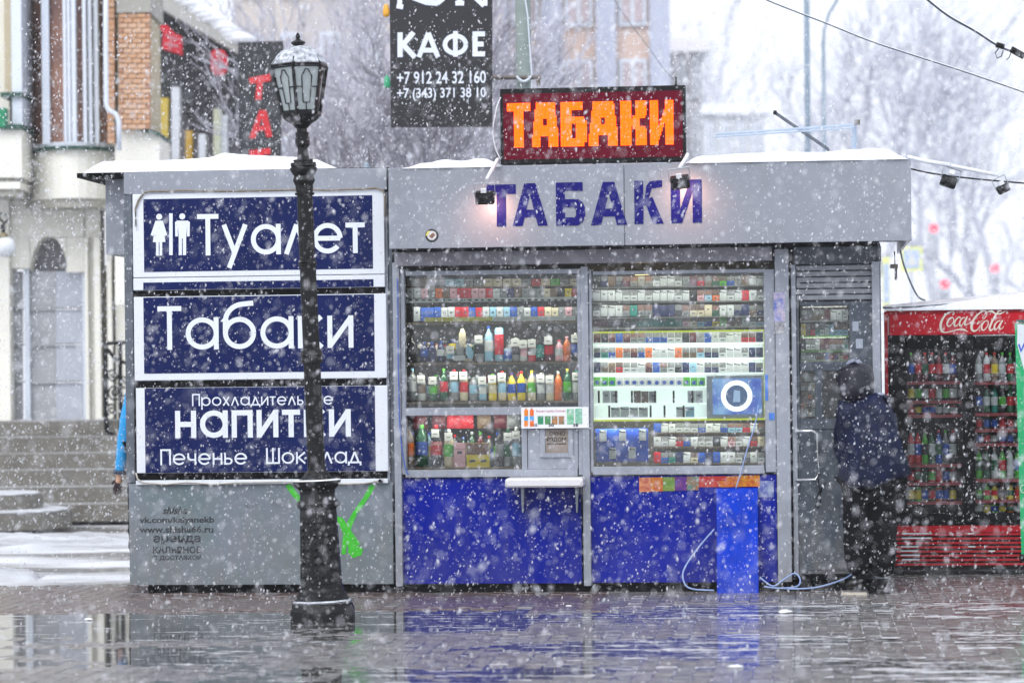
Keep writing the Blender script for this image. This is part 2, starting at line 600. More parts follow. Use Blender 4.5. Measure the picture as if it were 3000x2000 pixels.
def water_material():
    m = bpy.data.materials.new('rain water')
    m.use_nodes = True
    t = m.node_tree
    p = t.nodes['Principled BSDF']
    p.inputs['Base Color'].default_value = (0.07, 0.065, 0.06, 1)
    p.inputs['Roughness'].default_value = 0.035
    p.inputs['IOR'].default_value = 1.40
    tc = t.nodes.new('ShaderNodeTexCoord')
    mp = t.nodes.new('ShaderNodeMapping')
    mp.inputs['Scale'].default_value = (1.0, 6.0, 1)
    mp.inputs['Rotation'].default_value = (0, 0, 0.12)
    t.links.new(tc.outputs['Object'], mp.inputs[0])
    nz = t.nodes.new('ShaderNodeTexNoise')
    nz.inputs['Scale'].default_value = 5
    nz.inputs['Detail'].default_value = 3
    t.links.new(mp.outputs[0], nz.inputs['Vector'])
    # ripples grow towards the open street on the right
    sx = t.nodes.new('ShaderNodeSeparateXYZ')
    t.links.new(tc.outputs['Object'], sx.inputs[0])
    mr = t.nodes.new('ShaderNodeMapRange')
    mr.inputs['From Min'].default_value = -1.0
    mr.inputs['From Max'].default_value = 1.6
    mr.inputs['To Min'].default_value = 0.02
    mr.inputs['To Max'].default_value = 0.09
    t.links.new(sx.outputs[0], mr.inputs[0])
    # floating slush: thin streaks on the left, nearly closed on the right
    m3 = t.nodes.new('ShaderNodeMapping')
    m3.inputs['Scale'].default_value = (0.6, 2.0, 1)
    m3.inputs['Rotation'].default_value = (0, 0, -0.10)
    t.links.new(tc.outputs['Object'], m3.inputs[0])
    n3 = t.nodes.new('ShaderNodeTexNoise')
    n3.inputs['Scale'].default_value = 13
    n3.inputs['Detail'].default_value = 9
    n3.inputs['Roughness'].default_value = 0.72
    t.links.new(m3.outputs[0], n3.inputs['Vector'])
    th = t.nodes.new('ShaderNodeMapRange')
    th.inputs['From Min'].default_value = -2.2
    th.inputs['From Max'].default_value = 2.6
    th.inputs['To Min'].default_value = 0.62
    th.inputs['To Max'].default_value = 0.53
    t.links.new(sx.outputs[0], th.inputs[0])
    sb_ = t.nodes.new('ShaderNodeMath'); sb_.operation = 'SUBTRACT'
    t.links.new(n3.outputs[0], sb_.inputs[0]); t.links.new(th.outputs[0], sb_.inputs[1])
    nl = t.nodes.new('ShaderNodeTexNoise'); nl.inputs['Scale'].default_value = 1.5; nl.inputs['Detail'].default_value = 3
    t.links.new(mp.outputs[0], nl.inputs['Vector'])
    nr = t.nodes.new('ShaderNodeMapRange'); nr.inputs['From Min'].default_value = .35; nr.inputs['From Max'].default_value = .65; nr.inputs['To Min'].default_value = -.11; nr.inputs['To Max'].default_value = .11
    t.links.new(nl.outputs[0], nr.inputs[0])
    s2 = t.nodes.new('ShaderNodeMath'); s2.operation = 'ADD'; t.links.new(sb_.outputs[0], s2.inputs[0]); t.links.new(nr.outputs[0], s2.inputs[1])
    ml = t.nodes.new('ShaderNodeMath'); ml.operation = 'MULTIPLY'; ml.use_clamp = True; ml.inputs[1].default_value = 26
    t.links.new(s2.outputs[0], ml.inputs[0])
    # long thin drawn-out streaks of slush on the right
    m4 = t.nodes.new('ShaderNodeMapping')
    m4.inputs['Rotation'].default_value = (0, 0, 0.16)
    m4.inputs['Scale'].default_value = (0.9, 9, 1)
    t.links.new(tc.outputs['Object'], m4.inputs[0])
    n4 = t.nodes.new('ShaderNodeTexNoise'); n4.inputs['Scale'].default_value = 3.2; n4.inputs['Detail'].default_value = 3
    t.links.new(m4.outputs[0], n4.inputs['Vector'])
    a4 = t.nodes.new('ShaderNodeMath'); a4.operation = 'SUBTRACT'; a4.inputs[1].default_value = 0.5
    t.links.new(n4.outputs[0], a4.inputs[0])
    b4 = t.nodes.new('ShaderNodeMath'); b4.operation = 'ABSOLUTE'; t.links.new(a4.outputs[0], b4.inputs[0])
    c4 = t.nodes.new('ShaderNodeMapRange'); c4.inputs['From Min'].default_value = 0.016; c4.inputs['From Max'].default_value = 0.0; c4.clamp = True
    t.links.new(b4.outputs[0], c4.inputs[0])
    d4 = t.nodes.new('ShaderNodeMapRange'); d4.inputs['From Min'].default_value = 0.3; d4.inputs['From Max'].default_value = 1.5
    t.links.new(sx.outputs[0], d4.inputs[0])
    e4 = t.nodes.new('ShaderNodeMath'); e4.operation = 'MULTIPLY'; t.links.new(c4.outputs[0], e4.inputs[0]); t.links.new(d4.outputs[0], e4.inputs[1])
    f4 = t.nodes.new('ShaderNodeMath'); f4.operation = 'MAXIMUM'; t.links.new(e4.outputs[0], f4.inputs[0]); t.links.new(ml.outputs[0], f4.inputs[1])
    ml = f4
    mc = t.nodes.new('ShaderNodeMixRGB')
    mc.inputs[1].default_value = (0.055, 0.054, 0.053, 1); mc.inputs[2].default_value = (0.56, 0.56, 0.59, 1)
    t.links.new(ml.outputs[0], mc.inputs[0]); t.links.new(mc.outputs[0], p.inputs['Base Color'])
    mr2 = t.nodes.new('ShaderNodeMapRange'); mr2.inputs['To Min'].default_value = 0.03; mr2.inputs['To Max'].default_value = 0.6
    t.links.new(ml.outputs[0], mr2.inputs[0]); t.links.new(mr2.outputs[0], p.inputs['Roughness'])
    bp = t.nodes.new('ShaderNodeBump')
    bp.inputs['Distance'].default_value = 0.012
    t.links.new(mr.outputs[0], bp.inputs['Strength'])
    t.links.new(nz.outputs[0], bp.inputs['Height'])
    t.links.new(bp.outputs[0], p.inputs['Normal'])
    return m
wb = MB()
wb.quad((-6.6, -8.2, 0), (6.6, -8.2, 0), (6.6, -0.9, 0), (-6.6, -0.9, 0))
wo = wb.build('puddle_water', water_material())
wo.location = (0, D0, 0.0)
wo.rotation_euler = (0, 0, -TH)
tag(wo, kind='structure')

# melting snow scraps and litter on the wet paving
def lump(name, px, py, r, m, label, cat, seed, flat=0.4, group=None):
    d = CAM_H / (-ray(px, py)[1])
    c = at(px, py, d)
    rr = random.Random(seed)
    bb = MB()
    bb.ball((0, 0, r * flat * 0.6), r, 10, 6, 1.5, 1.0, flat)
    bb.v = [(x * rr.uniform(.75, 1.2), y * rr.uniform(.75, 1.2), max(0, z * rr.uniform(.7, 1.3))) for x, y, z in bb.v]
    o = bb.build(name, m, loc=(c.x, c.y, 0.001), smooth=True)
    return tag(o, label, cat, group)
lump('snow_lump', 1803, 1407, 0.03, m_snow, 'small white lump of snow on wet paving below the right kiosk post', 'snow lump', 1, group='snow scraps on the paving')
lump('snow_lump', 1690, 1532, 0.03, m_snow, 'thin scrap of slush near the bottom edge in the blue reflection', 'snow lump', 2, 0.25, group='snow scraps on the paving')
lump('snow_lump', 203, 1424, 0.02, m_snow, 'tiny white snow lump on the puddle left of the lamp post', 'snow lump', 3, group='snow scraps on the paving')
lump('snow_lump', 1306, 1392, 0.015, m_snow, 'flat white slush scrap on the paving before the middle kiosk post', 'snow lump', 4, 0.3, group='snow scraps on the paving')
lump('crumpled_wrapper', 1869, 1355, 0.035, mat('turquoise wrapper', '#69c9c6', 0.35, 0, 20, 0.2), 'crumpled turquoise wrapper lying on the wet paving by the kiosk door', 'litter', 5, 0.8)
lump('crumpled_paper', 1695, 1352, 0.03, mat('grey paper', '#b9bcc0', 0.6, 0, 20, 0.2), 'crumpled grey paper at the foot of the bright blue board', 'litter', 6, 0.7)
# a snow bank on the left behind the booth
m_trod = mat('trodden grey snow', '#8d8e92', .8, 0, 1.6, 0, col2='#d4d7de', world=True, stretch=(.5, 1.6, 1), bump=.6, b_scale=14)
def heap(name, px0, px1, py, depth, hgt, label, seed):
    d = CAM_H / (-ray((px0 + px1) / 2, py)[1])
    a, c = at(px0, py, d), at(px1, py, d)
    nx, ny = 26, 10
    bb = MB()
    vs = []
    for j in range(ny + 1):
        for i in range(nx + 1):
            x = a.x + (c.x - a.x) * i / nx
            y = d + depth * j / ny
            e = max(0, math.sin(math.pi * i / nx)) ** 0.5 * max(0, math.sin(math.pi * j / ny)) ** 0.6
            z = e * hgt * (0.7 + 0.7 * noise.noise(Vector((x * 1.7 + seed, y * 1.7, 0))) + 0.45 * noise.noise(Vector((x * 6 + seed, y * 6, 0)))) - 0.05
            vs.append((x, y, z))
    fs = [(j * (nx + 1) + i, j * (nx + 1) + i + 1, (j + 1) * (nx + 1) + i + 1, (j + 1) * (nx + 1) + i) for j in range(ny) for i in range(nx)]
    bb.add(vs, fs)
    return tag(bb.build(name, m_trod, smooth=True), label, 'snow bank', 'low snow banks left of the booth')
heap('snow_bank', -260, 300, 1255, 2.6, 0.10, 'broad low snow bank between the booth and the stone stairs', 1.0)
heap('snow_bank', -160, 80, 1322, 0.7, 0.14, 'small rough snow bank at the left edge nearest the camera', 5.0)
heap('snow_bank', 60, 330, 1172, 1.4, 0.05, 'thin snow strip at the foot of the stone stairs', 9.0)

# ------------------------------------------------------------------ the kiosk
K = ketty('kiosk', 0, 0, 0, 'grey tobacco kiosk with blue lower panels, lettered fascia and two full shop windows', 'kiosk')

def kb(name, m, rects, y0, y1, parent=K, ym=None, bev=0.003, label=None):
    """boxes given as photo rectangles measured on the plane ym"""
    b = MB()
    for r in rects:
        u0, u1, z0, z1 = krect(*r, y0 if ym is None else ym)
        if bev: b.bbox(u0, u1, y0, y1, z0, z1, bev)
        else: b.box(u0, u1, y0, y1, z0, z1)
    o = fixn(b.build(name, m, parent))
    if label: o['label'] = label
    return o

DEP = 2.1
uL = kv(908, 1000)[0]
uR = kv(2027, 1000)[0]
zR = kv(1500, 385)[1]
zB = kv(1500, 1342)[1]
bd = MB()
bd.box(uL, uR, 0.46, DEP, zB, zR - 0.02)          # stock room behind the displays
bd.box(uL, uL + 0.02, 0.02, 0.46, zB, zR - 0.02)
bd.box(uR - 0.02, uR, 0.02, 0.46, zB, zR - 0.02)
u_dv = kv(1795, 900)[0]
bd.box(u_dv - 0.01, u_dv + 0.01, 0.03, 0.46, zB, zR - 0.02)
bd.build('shell', m_greydark, K)
MB().box(uL + 0.1, uR - 0.05, 0.02, DEP - 0.1, 0.002, zB).build('plinth', m_void, K)

# fascia: two sheets with a seam, returns and soffit
FY = -0.36
uf0, uf1, zf0, zf1 = krect(893, 375, 2093, 562.5, FY)
z_r0, z_r1 = zf0, zf1
useam = kv(1434, 470, FY)[0]
for ua, ub in ((uf0, useam - .0015), (useam + .0015, uf1)):
    b = MB(); b.bbox(ua, ub, FY, FY + .03, zf0, zf1, .003)
    fixn(b.build('fascia_panel', m_fascia, K))
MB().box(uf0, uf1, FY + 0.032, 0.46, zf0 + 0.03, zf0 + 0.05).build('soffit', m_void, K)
MB().box(uf1 - 0.02, uf1, FY + 0.032, DEP, zf0 + 0.01, z_r1 - 0.01).build('fascia_return', m_white, K)
MB().box(uf0, uf0 + 0.02, FY + 0.032, 0.3, zf0 + 0.01, zf1 - 0.01).build('fascia_return', m_greydark, K)
MB().box(uf0 + 0.03, uf1 - 0.03, FY + 0.035, DEP, z_r1 - 0.06, z_r1 - 0.03).build('roof', m_greydark, K)
tb = MB()
for (px, py) in ((1419, 371), (1436, 438), (1433, 534), (1436, 380), (905, 394), (2080, 372)):
    u, z = kv(px, py, FY)
    tb.box(u - 0.006, u + 0.006, FY - 0.004, FY, z - 0.006, z + 0.006)
tb.build('rivet', m_galv, K)['kind'] = 'stuff'

# blue fascia lettering: heavy capitals, each letter its own part
def thick(name, strokes, x0, y0, x1, y1, m, yl, parent, w):
    """strokes in unit square mapped to the photo rectangle"""
    u0, u1, z0, z1 = krect(x0, y0, x1, y1, yl)
    bb = MB()
    for k, s in enumerate(strokes):
        bb.prism([(u0 + p[0] * (u1 - u0), z0 + p[1] * (z1 - z0)) for p in s], yl - 0.004 - 0.0004 * k, yl)
    return fixn(bb.build(name, m, parent))
A_ = [[(0, 0), (0.29, 0), (0.60, 1), (0.33, 1)], [(0.33, 1), (0.66, 1), (1, 0), (0.71, 0)][::-1], [(0.22, .18), (0.78, .18), (0.72, .38), (0.28, .38)]]
A_ = [[(0, 0), (0.28, 0), (0.52, 0.80), (0.64, 1), (0.34, 1)], [(0.66, 1), (0.36, 1), (0.48, 0.80), (0.72, 0), (1, 0)], [(0.22, .20), (0.78, .20), (0.72, .38), (0.28, .38)]]
T_ = [[(0, .77), (1, .77), (1, 1), (0, 1)], [(.34, 0), (.66, 0), (.66, .78), (.34, .78)]]
B_ = [[(0, 0), (.31, 0), (.31, 1), (0, 1)], [(.30, .80), (.92, .80), (.92, 1), (.30, 1)], [(.3, .42), (.62, .42), (.86, .54), (.72, .61), (.3, .61)],
      [(.3, 0), (.72, 0), (.6, .19), (.3, .19)], [(.55, 0), (.74, 0), (.92, .09), (1, .22), (1, .40), (.92, .53), (.76, .61), (.6, .61), (.6, .43), (.68, .37), (.69, .24), (.62, .18), (.55, .18)]]
K_ = [[(0, 0), (.31, 0), (.31, 1), (0, 1)], [(.30, .42), (.46, .42), (.50, .60), (.60, .82), (.72, .82), (.96, .85), (.96, 1), (.72, 1), (.54, .98), (.42, .88), (.36, .62), (.30, .60)], [(.42, .56), (.62, .62), (1, 0), (.64, 0), (.40, .44)]]
I_ = [[(0, 0), (.30, 0), (.30, 1), (0, 1)], [(.70, 0), (1, 0), (1, 1), (.70, 1)], [(.29, 0), (.36, 0), (.71, .72), (.71, 1), (.62, 1), (.29, .30)]]
for gl, r in ((T_, (1118, 424, 1185, 520)), (A_, (1177, 421, 1258, 519)), (B_, (1277, 419, 1344, 518)), (A_, (1357, 418, 1440, 517)), (K_, (1457, 415, 1524, 514)), (I_, (1541, 413, 1612, 512))):
    thick('letter', gl, *r, m_ink, FY - 0.001, K, 0)

# round sticker on the fascia
u, z = kv(992, 541, FY)
bb = MB()
bb.cm = 0; bb.prism([(u + 0.046 * math.cos(a * math.pi / 12), z + 0.046 * math.sin(a * math.pi / 12)) for a in range(24)], FY - 0.002, FY - 0.0005)
bb.cm = 1; bb.prism([(u + 0.032 * math.cos(a * math.pi / 12), z + 0.032 * math.sin(a * math.pi / 12)) for a in range(24)], FY - 0.003, FY - 0.0021)
bb.cm = 2; bb.prism([(u - 0.02, z - 0.004), (u + 0.01, z + 0.02), (u + 0.024, z + 0.004), (u, z - 0.022)], FY - 0.004, FY - 0.0031)
bb.cm = 3; bb.prism([(u - 0.044, z + 0.0), (u - 0.03, z + 0.03), (u - 0.012, z + 0.033), (u - 0.03, z + 0.0)], FY - 0.0045, FY - 0.0032)
fixn(bb.build('sticker', parent=K, mats=[mat('sticker black', '#26262c', .4), mat('sticker cream', '#cfcfd0', .4), mat('sticker brown', '#7d5a4c', .4), mat('sticker yellow', '#d8cf63', .4)]))

# shutter housings under the fascia
kb('shutter_box', mat('dull lilac steel', '#8f8f99', .5, .1, 4, .1), [(906, 573, 1773, 605)], -0.10, 0.0)
kb('shutter_box', m_greydark, [(1822, 566, 2024, 607)], 0.05, 0.2)
# frame members
for r in ((905, 603, 921, 1346), (1337, 612, 1354, 1345), (1783, 572, 1815, 1336)):
    kb('post', m_alu, [r], -0.065, 0.03)
kb('post', m_alu, [(1820, 608, 1831, 1320)], -0.02, 0.03)
kb('post', m_alu, [(2006, 600, 2024, 1330)], -0.05, 0.03)
for k, r in enumerate(((921, 618, 931, 1090), (931, 620, 1333, 631), (1327, 631, 1337, 1090), (931, 935, 1327, 953), (931, 1078, 1327, 1095), (1198, 985, 1211, 1078),
          (1354, 618, 1361, 1084), (1361, 620, 1756, 629), (1756, 618, 1781, 1084), (1361, 1070, 1756, 1089))):
    kb('window_frame', m_alu, [r], -0.045 + 0.0007 * (k % 3), 0.02)
# panes
for r in ((930, 630, 1328, 936), (930, 952, 1199, 1079), (1360, 628, 1757, 1071)):
    kb('pane', m_glass, [r], -0.012, -0.006, bev=0)
# serving hatch
kb('hatch_panel', m_alu, [(1212, 984, 1328, 1077)], -0.035, 0.01)
kb('hatch_sash', m_alu, [(1240, 984, 1252, 1050), (1305, 984, 1316, 1050), (1252, 1040, 1305, 1050)], -0.052, -0.036, bev=0.002)
kb('hatch_window', mat('hand written card', '#8a8078', .6, 0, 12, .1), [(1251.5, 984, 1305.5, 1041)], -0.040, -0.0365, bev=0)
u0, u1, z0, z1 = krect(1262, 991, 1298, 1000, -0.042)
tb = textmesh('ОКНО', u0, u1, z0, z1, -0.0415, bold=0.01)
u0, u1, z0, z1 = krect(1256, 1004, 1300, 1015, -0.042)
tb2 = textmesh('РЯДОМ', u0, u1, z0, z1, -0.0415, bold=0.01)
tb.add(tb2.v, tb2.f)
u0, u1, z0, z1 = krect(1256, 1018, 1300, 1019.6, -0.042)
tb.prism([(u0, z0), (u1, z0), (u1, z1), (u0, z1)], -0.0418, -0.041)
tb.build('card_lettering', m_black, K)
# lower panels
kb('lower_panel', m_royal, [(923, 1097, 1336, 1340)], -0.02, 0.03)
kb('lower_panel', m_royal, [(1356, 1091, 1785, 1337)], -0.02, 0.03)
# little shelf below the hatch
kb('counter_shelf', mat('white board', '#dcdde0', .5, 0, 8, .05), [(1160, 1098, 1339, 1119)], -0.30, -0.03, ym=-0.3, bev=0.012)
for x in (1194, 1319):
    u0, u1, z0, z1 = krect(x, 1119, x + 8, 1178, -0.16)
    bb = MB()
    bb.prism([(u0, z1), (u1, z1), (u0 * .4 + u1 * .6, z0), (u0 * .7 + u1 * .3, z0)], -0.09, -0.03)
    fixn(bb.build('bracket', m_galv, K))

# shelves with goods behind the glass
SH = []
def shelf(px0, px1, py, name='shelf', m=m_beige, th=5, y0=0.04, y1=0.40):
    u0, u1, z0, z1 = krect(px0, py, px1, py + th, y0)
    return MB().box(u0, u1, y0, y1, z0, z1).build(name, m, K)
m_back = mat('display back board', '#4a4b4c', .7, 0, 5, .2)
u0, u1, z0, z1 = krect(918, 600, 1345, 1095, 0.4)
MB().box(u0, u1, 0.43, 0.45, z0, z1).build('back_board', m_back, K)
m_back2 = mat('pale display back board', '#76746c', .7, 0, 5, .15)
u0, u1, z0, z1 = krect(1345, 600, 1790, 1095, 0.4)
MB().box(u0, u1, 0.43, 0.45, z0, z1).build('back_board', m_back2, K)
for r in ((931, 1333, 685), (931, 1333, 738), (931, 1333, 831), (931, 1333, 921), (931, 1198, 1073)):
    shelf(*r)
m_clear = mat('pale shelf edge', '#a7a79d', .4, 0, 8, .1)
for py in (657, 692, 727):
    shelf(1360, 1757, py, m=m_clear, th=3)
shelf(1360, 1757, 750, m=m_clear, th=3)
for py in (993, 1025, 1063):
    shelf(1498, 1757, py, m=m_beige, th=3, y0=0.04)

# lit display case with the yellow frame
YC = 0.03
m_lit = mat('backlit display white', '#e6ebea', .5, 0, 5, 0, emit='#eef7f6', estr=0.20)
m_strip = mat('lit shelf front', '#f4fff8', .4, 0, 5, 0, emit='#f2fffa', estr=0.65)
kb('display_back', m_lit, [(1360, 762, 1757, 962)], 0.20, 0.215, bev=0)
kb('display_frame', mat('yellow green trim', '#d5e319', .4, 0, 5, .04, emit='#d5e319', estr=0.45), [(1355, 759, 1757, 763), (1355, 763, 1358.5, 962), (1755, 763, 1758.5, 962), (1355, 962, 1759, 966)], YC, YC + 0.03, bev=0)
for (x1, py) in ((1757, 787), (1757, 822), (1757, 856), (1622, 887), (1622, 926), (1622, 959)):
    kb('lit_shelf', m_strip, [(1360, py + .8, min(x1, 1754), py + 4.2)], YC + 0.012, 0.19, ym=YC, bev=0)
kb('screen_surround', mat('silver surround', '#a9b4bd', .4, .1, 4, .05), [(1623, 861, 1754, 961)], YC + 0.006, 0.12, bev=0.004)
def screen_mat():
    m = bpy.data.materials.new('blue advert screen')
    m.use_nodes = True
    t = m.node_tree
    p = t.nodes['Principled BSDF']
    p.inputs['Base Color'].default_value = (0.01, 0.02, 0.06, 1)
    p.inputs['Roughness'].default_value = 0.2
    tc = t.nodes.new('ShaderNodeTexCoord')
    g = t.nodes.new('ShaderNodeTexNoise')
    g.inputs['Scale'].default_value = 5.0
    g.inputs['Detail'].default_value = 1
    t.links.new(tc.outputs['Object'], g.inputs['Vector'])
    r = t.nodes.new('ShaderNodeValToRGB')
    e = r.color_ramp.elements
    e[0].position, e[0].color = .35, (*hexc('#2f55c4'), 1)
    e[1].position, e[1].color = .62, (*hexc('#8fc3f2'), 1)
    t.links.new(g.outputs[0], r.inputs[0])
    t.links.new(r.outputs[0], p.inputs['Emission Color'])
    p.inputs['Emission Strength'].default_value = 0.75
    return m
kb('screen', screen_mat(), [(1637, 869, 1749, 951)], YC, YC + 0.004, bev=0)
u, z = kv(1692, 909, YC)
bb = MB()
bb.ribbon([(u + .092 * math.cos(a * math.pi / 24), z + .092 * math.sin(a * math.pi / 24)) for a in range(49)], 0.034, YC - 0.002)
bb.build('screen_ring', mat('screen white', '#ffffff', .4, 0, 5, 0, emit='#f4fbff', estr=0.95), K)
bb = MB(); bb.prism([(u + .074 * math.cos(a * math.pi / 16), z + .074 * math.sin(a * math.pi / 16)) for a in range(32)], YC - 0.0015, YC - 0.0005)
fixn(bb.build('screen_disc', mat('screen slate', '#2a3d60', .4, 0, 5, 0, emit='#4d6a94', estr=0.6), K))
bb = MB(); bb.prism([(u - .026, z - .042), (u + .024, z - .042), (u + .024, z + .034), (u - .018, z + .042)], YC - 0.004, YC - 0.002)
fixn(bb.build('screen_pack', mat('screen pale blue', '#8aa6cc', .4, 0, 5, 0, emit='#a9c2e4', estr=0.6), K))
# blue promotion board at lower left of the right window
kb('promotion_board', mat('blue promotion print', '#3a64d0', .35, 0, 6, .0, col2='#1f3fb0'), [(1368, 984, 1489, 1060)], 0.06, 0.07, bev=0.002)

# filament tube lamp burning at the top of the right window
u0, u1, z0, z1 = krect(1459, 625, 1492, 632, 0.06)
lb = MB(); lb.tube([(u0, 0.06, (z0 + z1) / 2), (u1, 0.06, (z0 + z1) / 2 + .002)], 0.010, 8)
kl = lb.build('window_lamp', mat('warm lamp', '#ffe2a0', .4, 0, 5, 0, emit='#ffd27a', estr=7), K)
def area(name, u, y, z, su, sv, e, col, rx):
    l = bpy.data.lights.new(name, 'AREA')
    l.shape = 'RECTANGLE'; l.size = su; l.size_y = sv
    l.energy = e; l.color = col
    o = bpy.data.objects.new(name, l)
    COL.objects.link(o)
    o.parent = K
    o.location = (u, y, z)
    o.rotation_euler = (rx, 0, 0)
    return o
ua, za = kv(1555, 632, 0.08); ub, _ = kv(1130, 632, 0.08)
# added fill lights under the boards, put in to brighten the goods
for (px, py, w_, e_) in ((1130, 634, 1.15, .8), (1130, 696, 1.15, 1.3), (1130, 746, 1.15, 2.6), (1130, 840, 1.15, 2.6), (1065, 956, .75, 2.4),
                         (1558, 634, 1.1, .7), (1558, 663, 1.1, .9), (1558, 697, 1.1, .9), (1620, 968, .75, .6), (1620, 999, .75, .55), (1620, 1030, .75, .6), (1428, 972, .38, 1.1), (1894, 704, .3, .22), (1894, 775, .3, .2), (1558, 763, 1.1, 1.0), (1558, 792, 1.1, .9), (1558, 827, 1.1, .9), (1490, 861, .75, .3)):
    uu, zz_ = kv(px, py, 0.03)
    e_ *= .8
    area('shelf_fill_light', uu, 0.03, zz_, w_, 0.02, e_, (1, .95, .86), math.radians(32))

# sweet-wrapper adverts stuck below the right window
ad = [('#a00610', '#d8a070'), ('#c88400', '#a01c08'), ('#3f7a1c', '#7a8a30'), ('#281c88', '#7a2860'), ('#2a8078', '#9a5a30')]
for i, (c, c2) in enumerate(ad):
    x = 1468 + i * 27.4
    kb('advert_card', mat('advert %d' % i, c, .35, 0, 28, 0, col2=c2), [(x, 1096 - i * .5, x + 27, 1129 - i * 1.0)], -0.026, -0.022, bev=0)
ad2 = [((1605.3, 1093, 1668, 1103), '#a80810', '#b83028'), ((1605.3, 1103.5, 1650, 1118), '#9c0610', '#c05040'), ((1650.5, 1103.5, 1685, 1118), '#b01c10', '#c88400'), ((1668.5, 1093, 1700, 1103), '#d08a00', '#a82c10'),
       ((1685.5, 1103.5, 1745, 1117), '#d09400', '#a81c10'), ((1700.5, 1091, 1745, 1103), '#d8a400', '#b02c10')]
for i, (r, c, c2) in enumerate(ad2):
    kb('advert_card', mat('advert b%d' % i, c, .35, 0, 34, 0, col2=c2), [r], -0.026, -0.022, bev=0)
kb('torn_paper', mat('torn paper', '#aebbc6', .6, 0, 14, .0, col2='#3a48a0'), [(1741, 1104, 1777, 1141)], -0.024, -0.0215, bev=0)
# price banner over the hatch
kb('price_banner', mat('banner white', '#e9ecf2', .35, 0, 5, .02), [(1197, 935, 1352, 983)], -0.075, -0.069, bev=0)
def flat(name, rect, m, y0, parent=K):
    return kb(name, m, [rect], y0, y0 + 0.0012, parent=parent, bev=0)
for i, x in enumerate((1204, 1217)):
    kb('printed_bottle', mat('print orange %d' % i, ['#f08418', '#ea6a20'][i], .4, 0, 30, .3), [(x, 941, x + 9, 955), (x + 2, 937, x + 6, 940.5), (x, 966, x + 9, 979)], -0.0768, -0.0755, bev=0)
    kb('printed_bottle', mat('print sky', '#3f9ede', .4, 0, 30, .2), [(x, 955.5, x + 9, 965.5)], -0.0768, -0.0755, bev=0)
for i, x in enumerate((1235, 1251.5, 1267.5, 1283)):
    kb('printed_jar', mat('print green %d' % i, ['#2f9a68', '#6a9a50', '#d8763f', '#c9704a'][i], .4, 0, 60, .0, col2='#1f7f60'), [(x, 955, x + 13, 974)], -0.0768, -0.0755, bev=0)
for i, x in enumerate((1302, 1321)):
    kb('printed_carton', mat('print teal %d' % i, ['#3aa27a', '#4f9f8f'][i], .4, 0, 40, .0, col2='#a9d9b8'), [(x, 939 - i, x + 16, 974 - i)], -0.0768, -0.0755, bev=0)
u0, u1, z0, z1 = krect(1232, 941, 1299, 947, -0.076)
textmesh('Вкусно Удобно Полезно', u0, u1, z0, z1, -0.0765, bold=0.004).build('banner_lettering', mat('print red', '#c0404c', .5), K)
for (s, x0, x1) in (('60', 1226, 1234), ('30', 1260, 1272), ('38', 1316, 1328)):
    u0, u1, z0, z1 = krect(x0, 972, x1, 979, -0.076)
    textmesh(s, u0, u1, z0, z1, -0.0785, bold=0.02).build('banner_lettering', m_black, K)
# sticker on the right post
kb('poster', mat('poster print', '#2c58b8', .35, 0, 22, 0, col2='#d3c4c8'), [(1777, 671, 1803, 738)], -0.068, -0.066, bev=0)
kb('poster', mat('torn poster print', '#c7c9ce', .5, 0, 40, 0, col2='#22242a'), [(1780, 741, 1802, 766)], -0.068, -0.066, bev=0)
for r in ((1766, 948, 1779, 964), (1757, 860, 1764, 920)):
    kb('paint_smear', mat('blue smear', '#4a80d8', .4, 0, 9, .2), [r], -0.0475, -0.0462, bev=0.0005)

# the door
kb('door_frame', m_doorgrey, [(1831, 692, 1838, 1320), (1952, 700, 2006, 985), (1838, 692, 2006, 701), (1838, 831, 1952, 851), (1872, 851, 1889, 961), (1838, 961, 2006, 985)], 0.0, 0.05, bev=0.002)
kb('door_pane', m_glass, [(1838, 701, 1952, 831)], 0.03, 0.035, bev=0)
kb('door_pane', m_glass, [(1838, 851, 1872, 961)], 0.03, 0.035, bev=0)
kb('door_pane', m_glass, [(1889, 851, 1952, 961)], 0.03, 0.035, bev=0)
dp = kb('door_panel', m_doorgrey, [(1832, 986, 2006, 1318)], 0.005, 0.05, bev=0.004)
kb('kick_plate', m_doorgrey, [(1850, 1288, 1995, 1308)], 0.0, 0.004, bev=0.001)
kb('lock', m_galv, [(1829, 1020, 1835, 1038)], -0.012, 0.004)
ph = [kv(x, y, -0.07) for x, y in ((1827, 990), (1866, 989), (1877, 996), (1880, 1045), (1881, 1090), (1873, 1101), (1829, 1102))]
hb = MB(); hb.tube([(ph[0][0], 0.0, ph[0][1])] + [(u, -0.07, z) for u, z in ph] + [(ph[-1][0], 0.0, ph[-1][1])], 0.011, 8)
hb.build('door_handle', mat('chrome handle', '#c7cbd0', .2, .8, 9, .05), K, smooth=True)
for i in range(6):
    kb('shutter_slat', mat('shutter slat', '#868b93', .5, .1, 4, .08), [(1829, 609 + i * 13.6, 2005, 620.5 + i * 13.6)], -0.008, 0.02, bev=0.004)
kb('display_back', m_back, [(1834, 700, 1956, 965)], 0.25, 0.26, bev=0)
for py, c in ((735, '#9a9a94'), (771, '#6aa24a'), (804, '#6aa24a'), (826, '#a8b8a0')):
    kb('door_shelf', mat('door shelf ' + c, c, .5, 0, 10, .1), [(1838, py, 1950, py + 4)], 0.06, 0.24, ym=0.06, bev=0)
kb('door_note', mat('note paper', '#9aa3b2', .5, 0, 9, .1), [(1958, 738, 1972, 760)], -0.004, -0.001, bev=0)
kb('door_note', mat('note paper', '#9aa3b2', .5), [(1966, 778, 1982, 800)], -0.004, -0.001, bev=0)
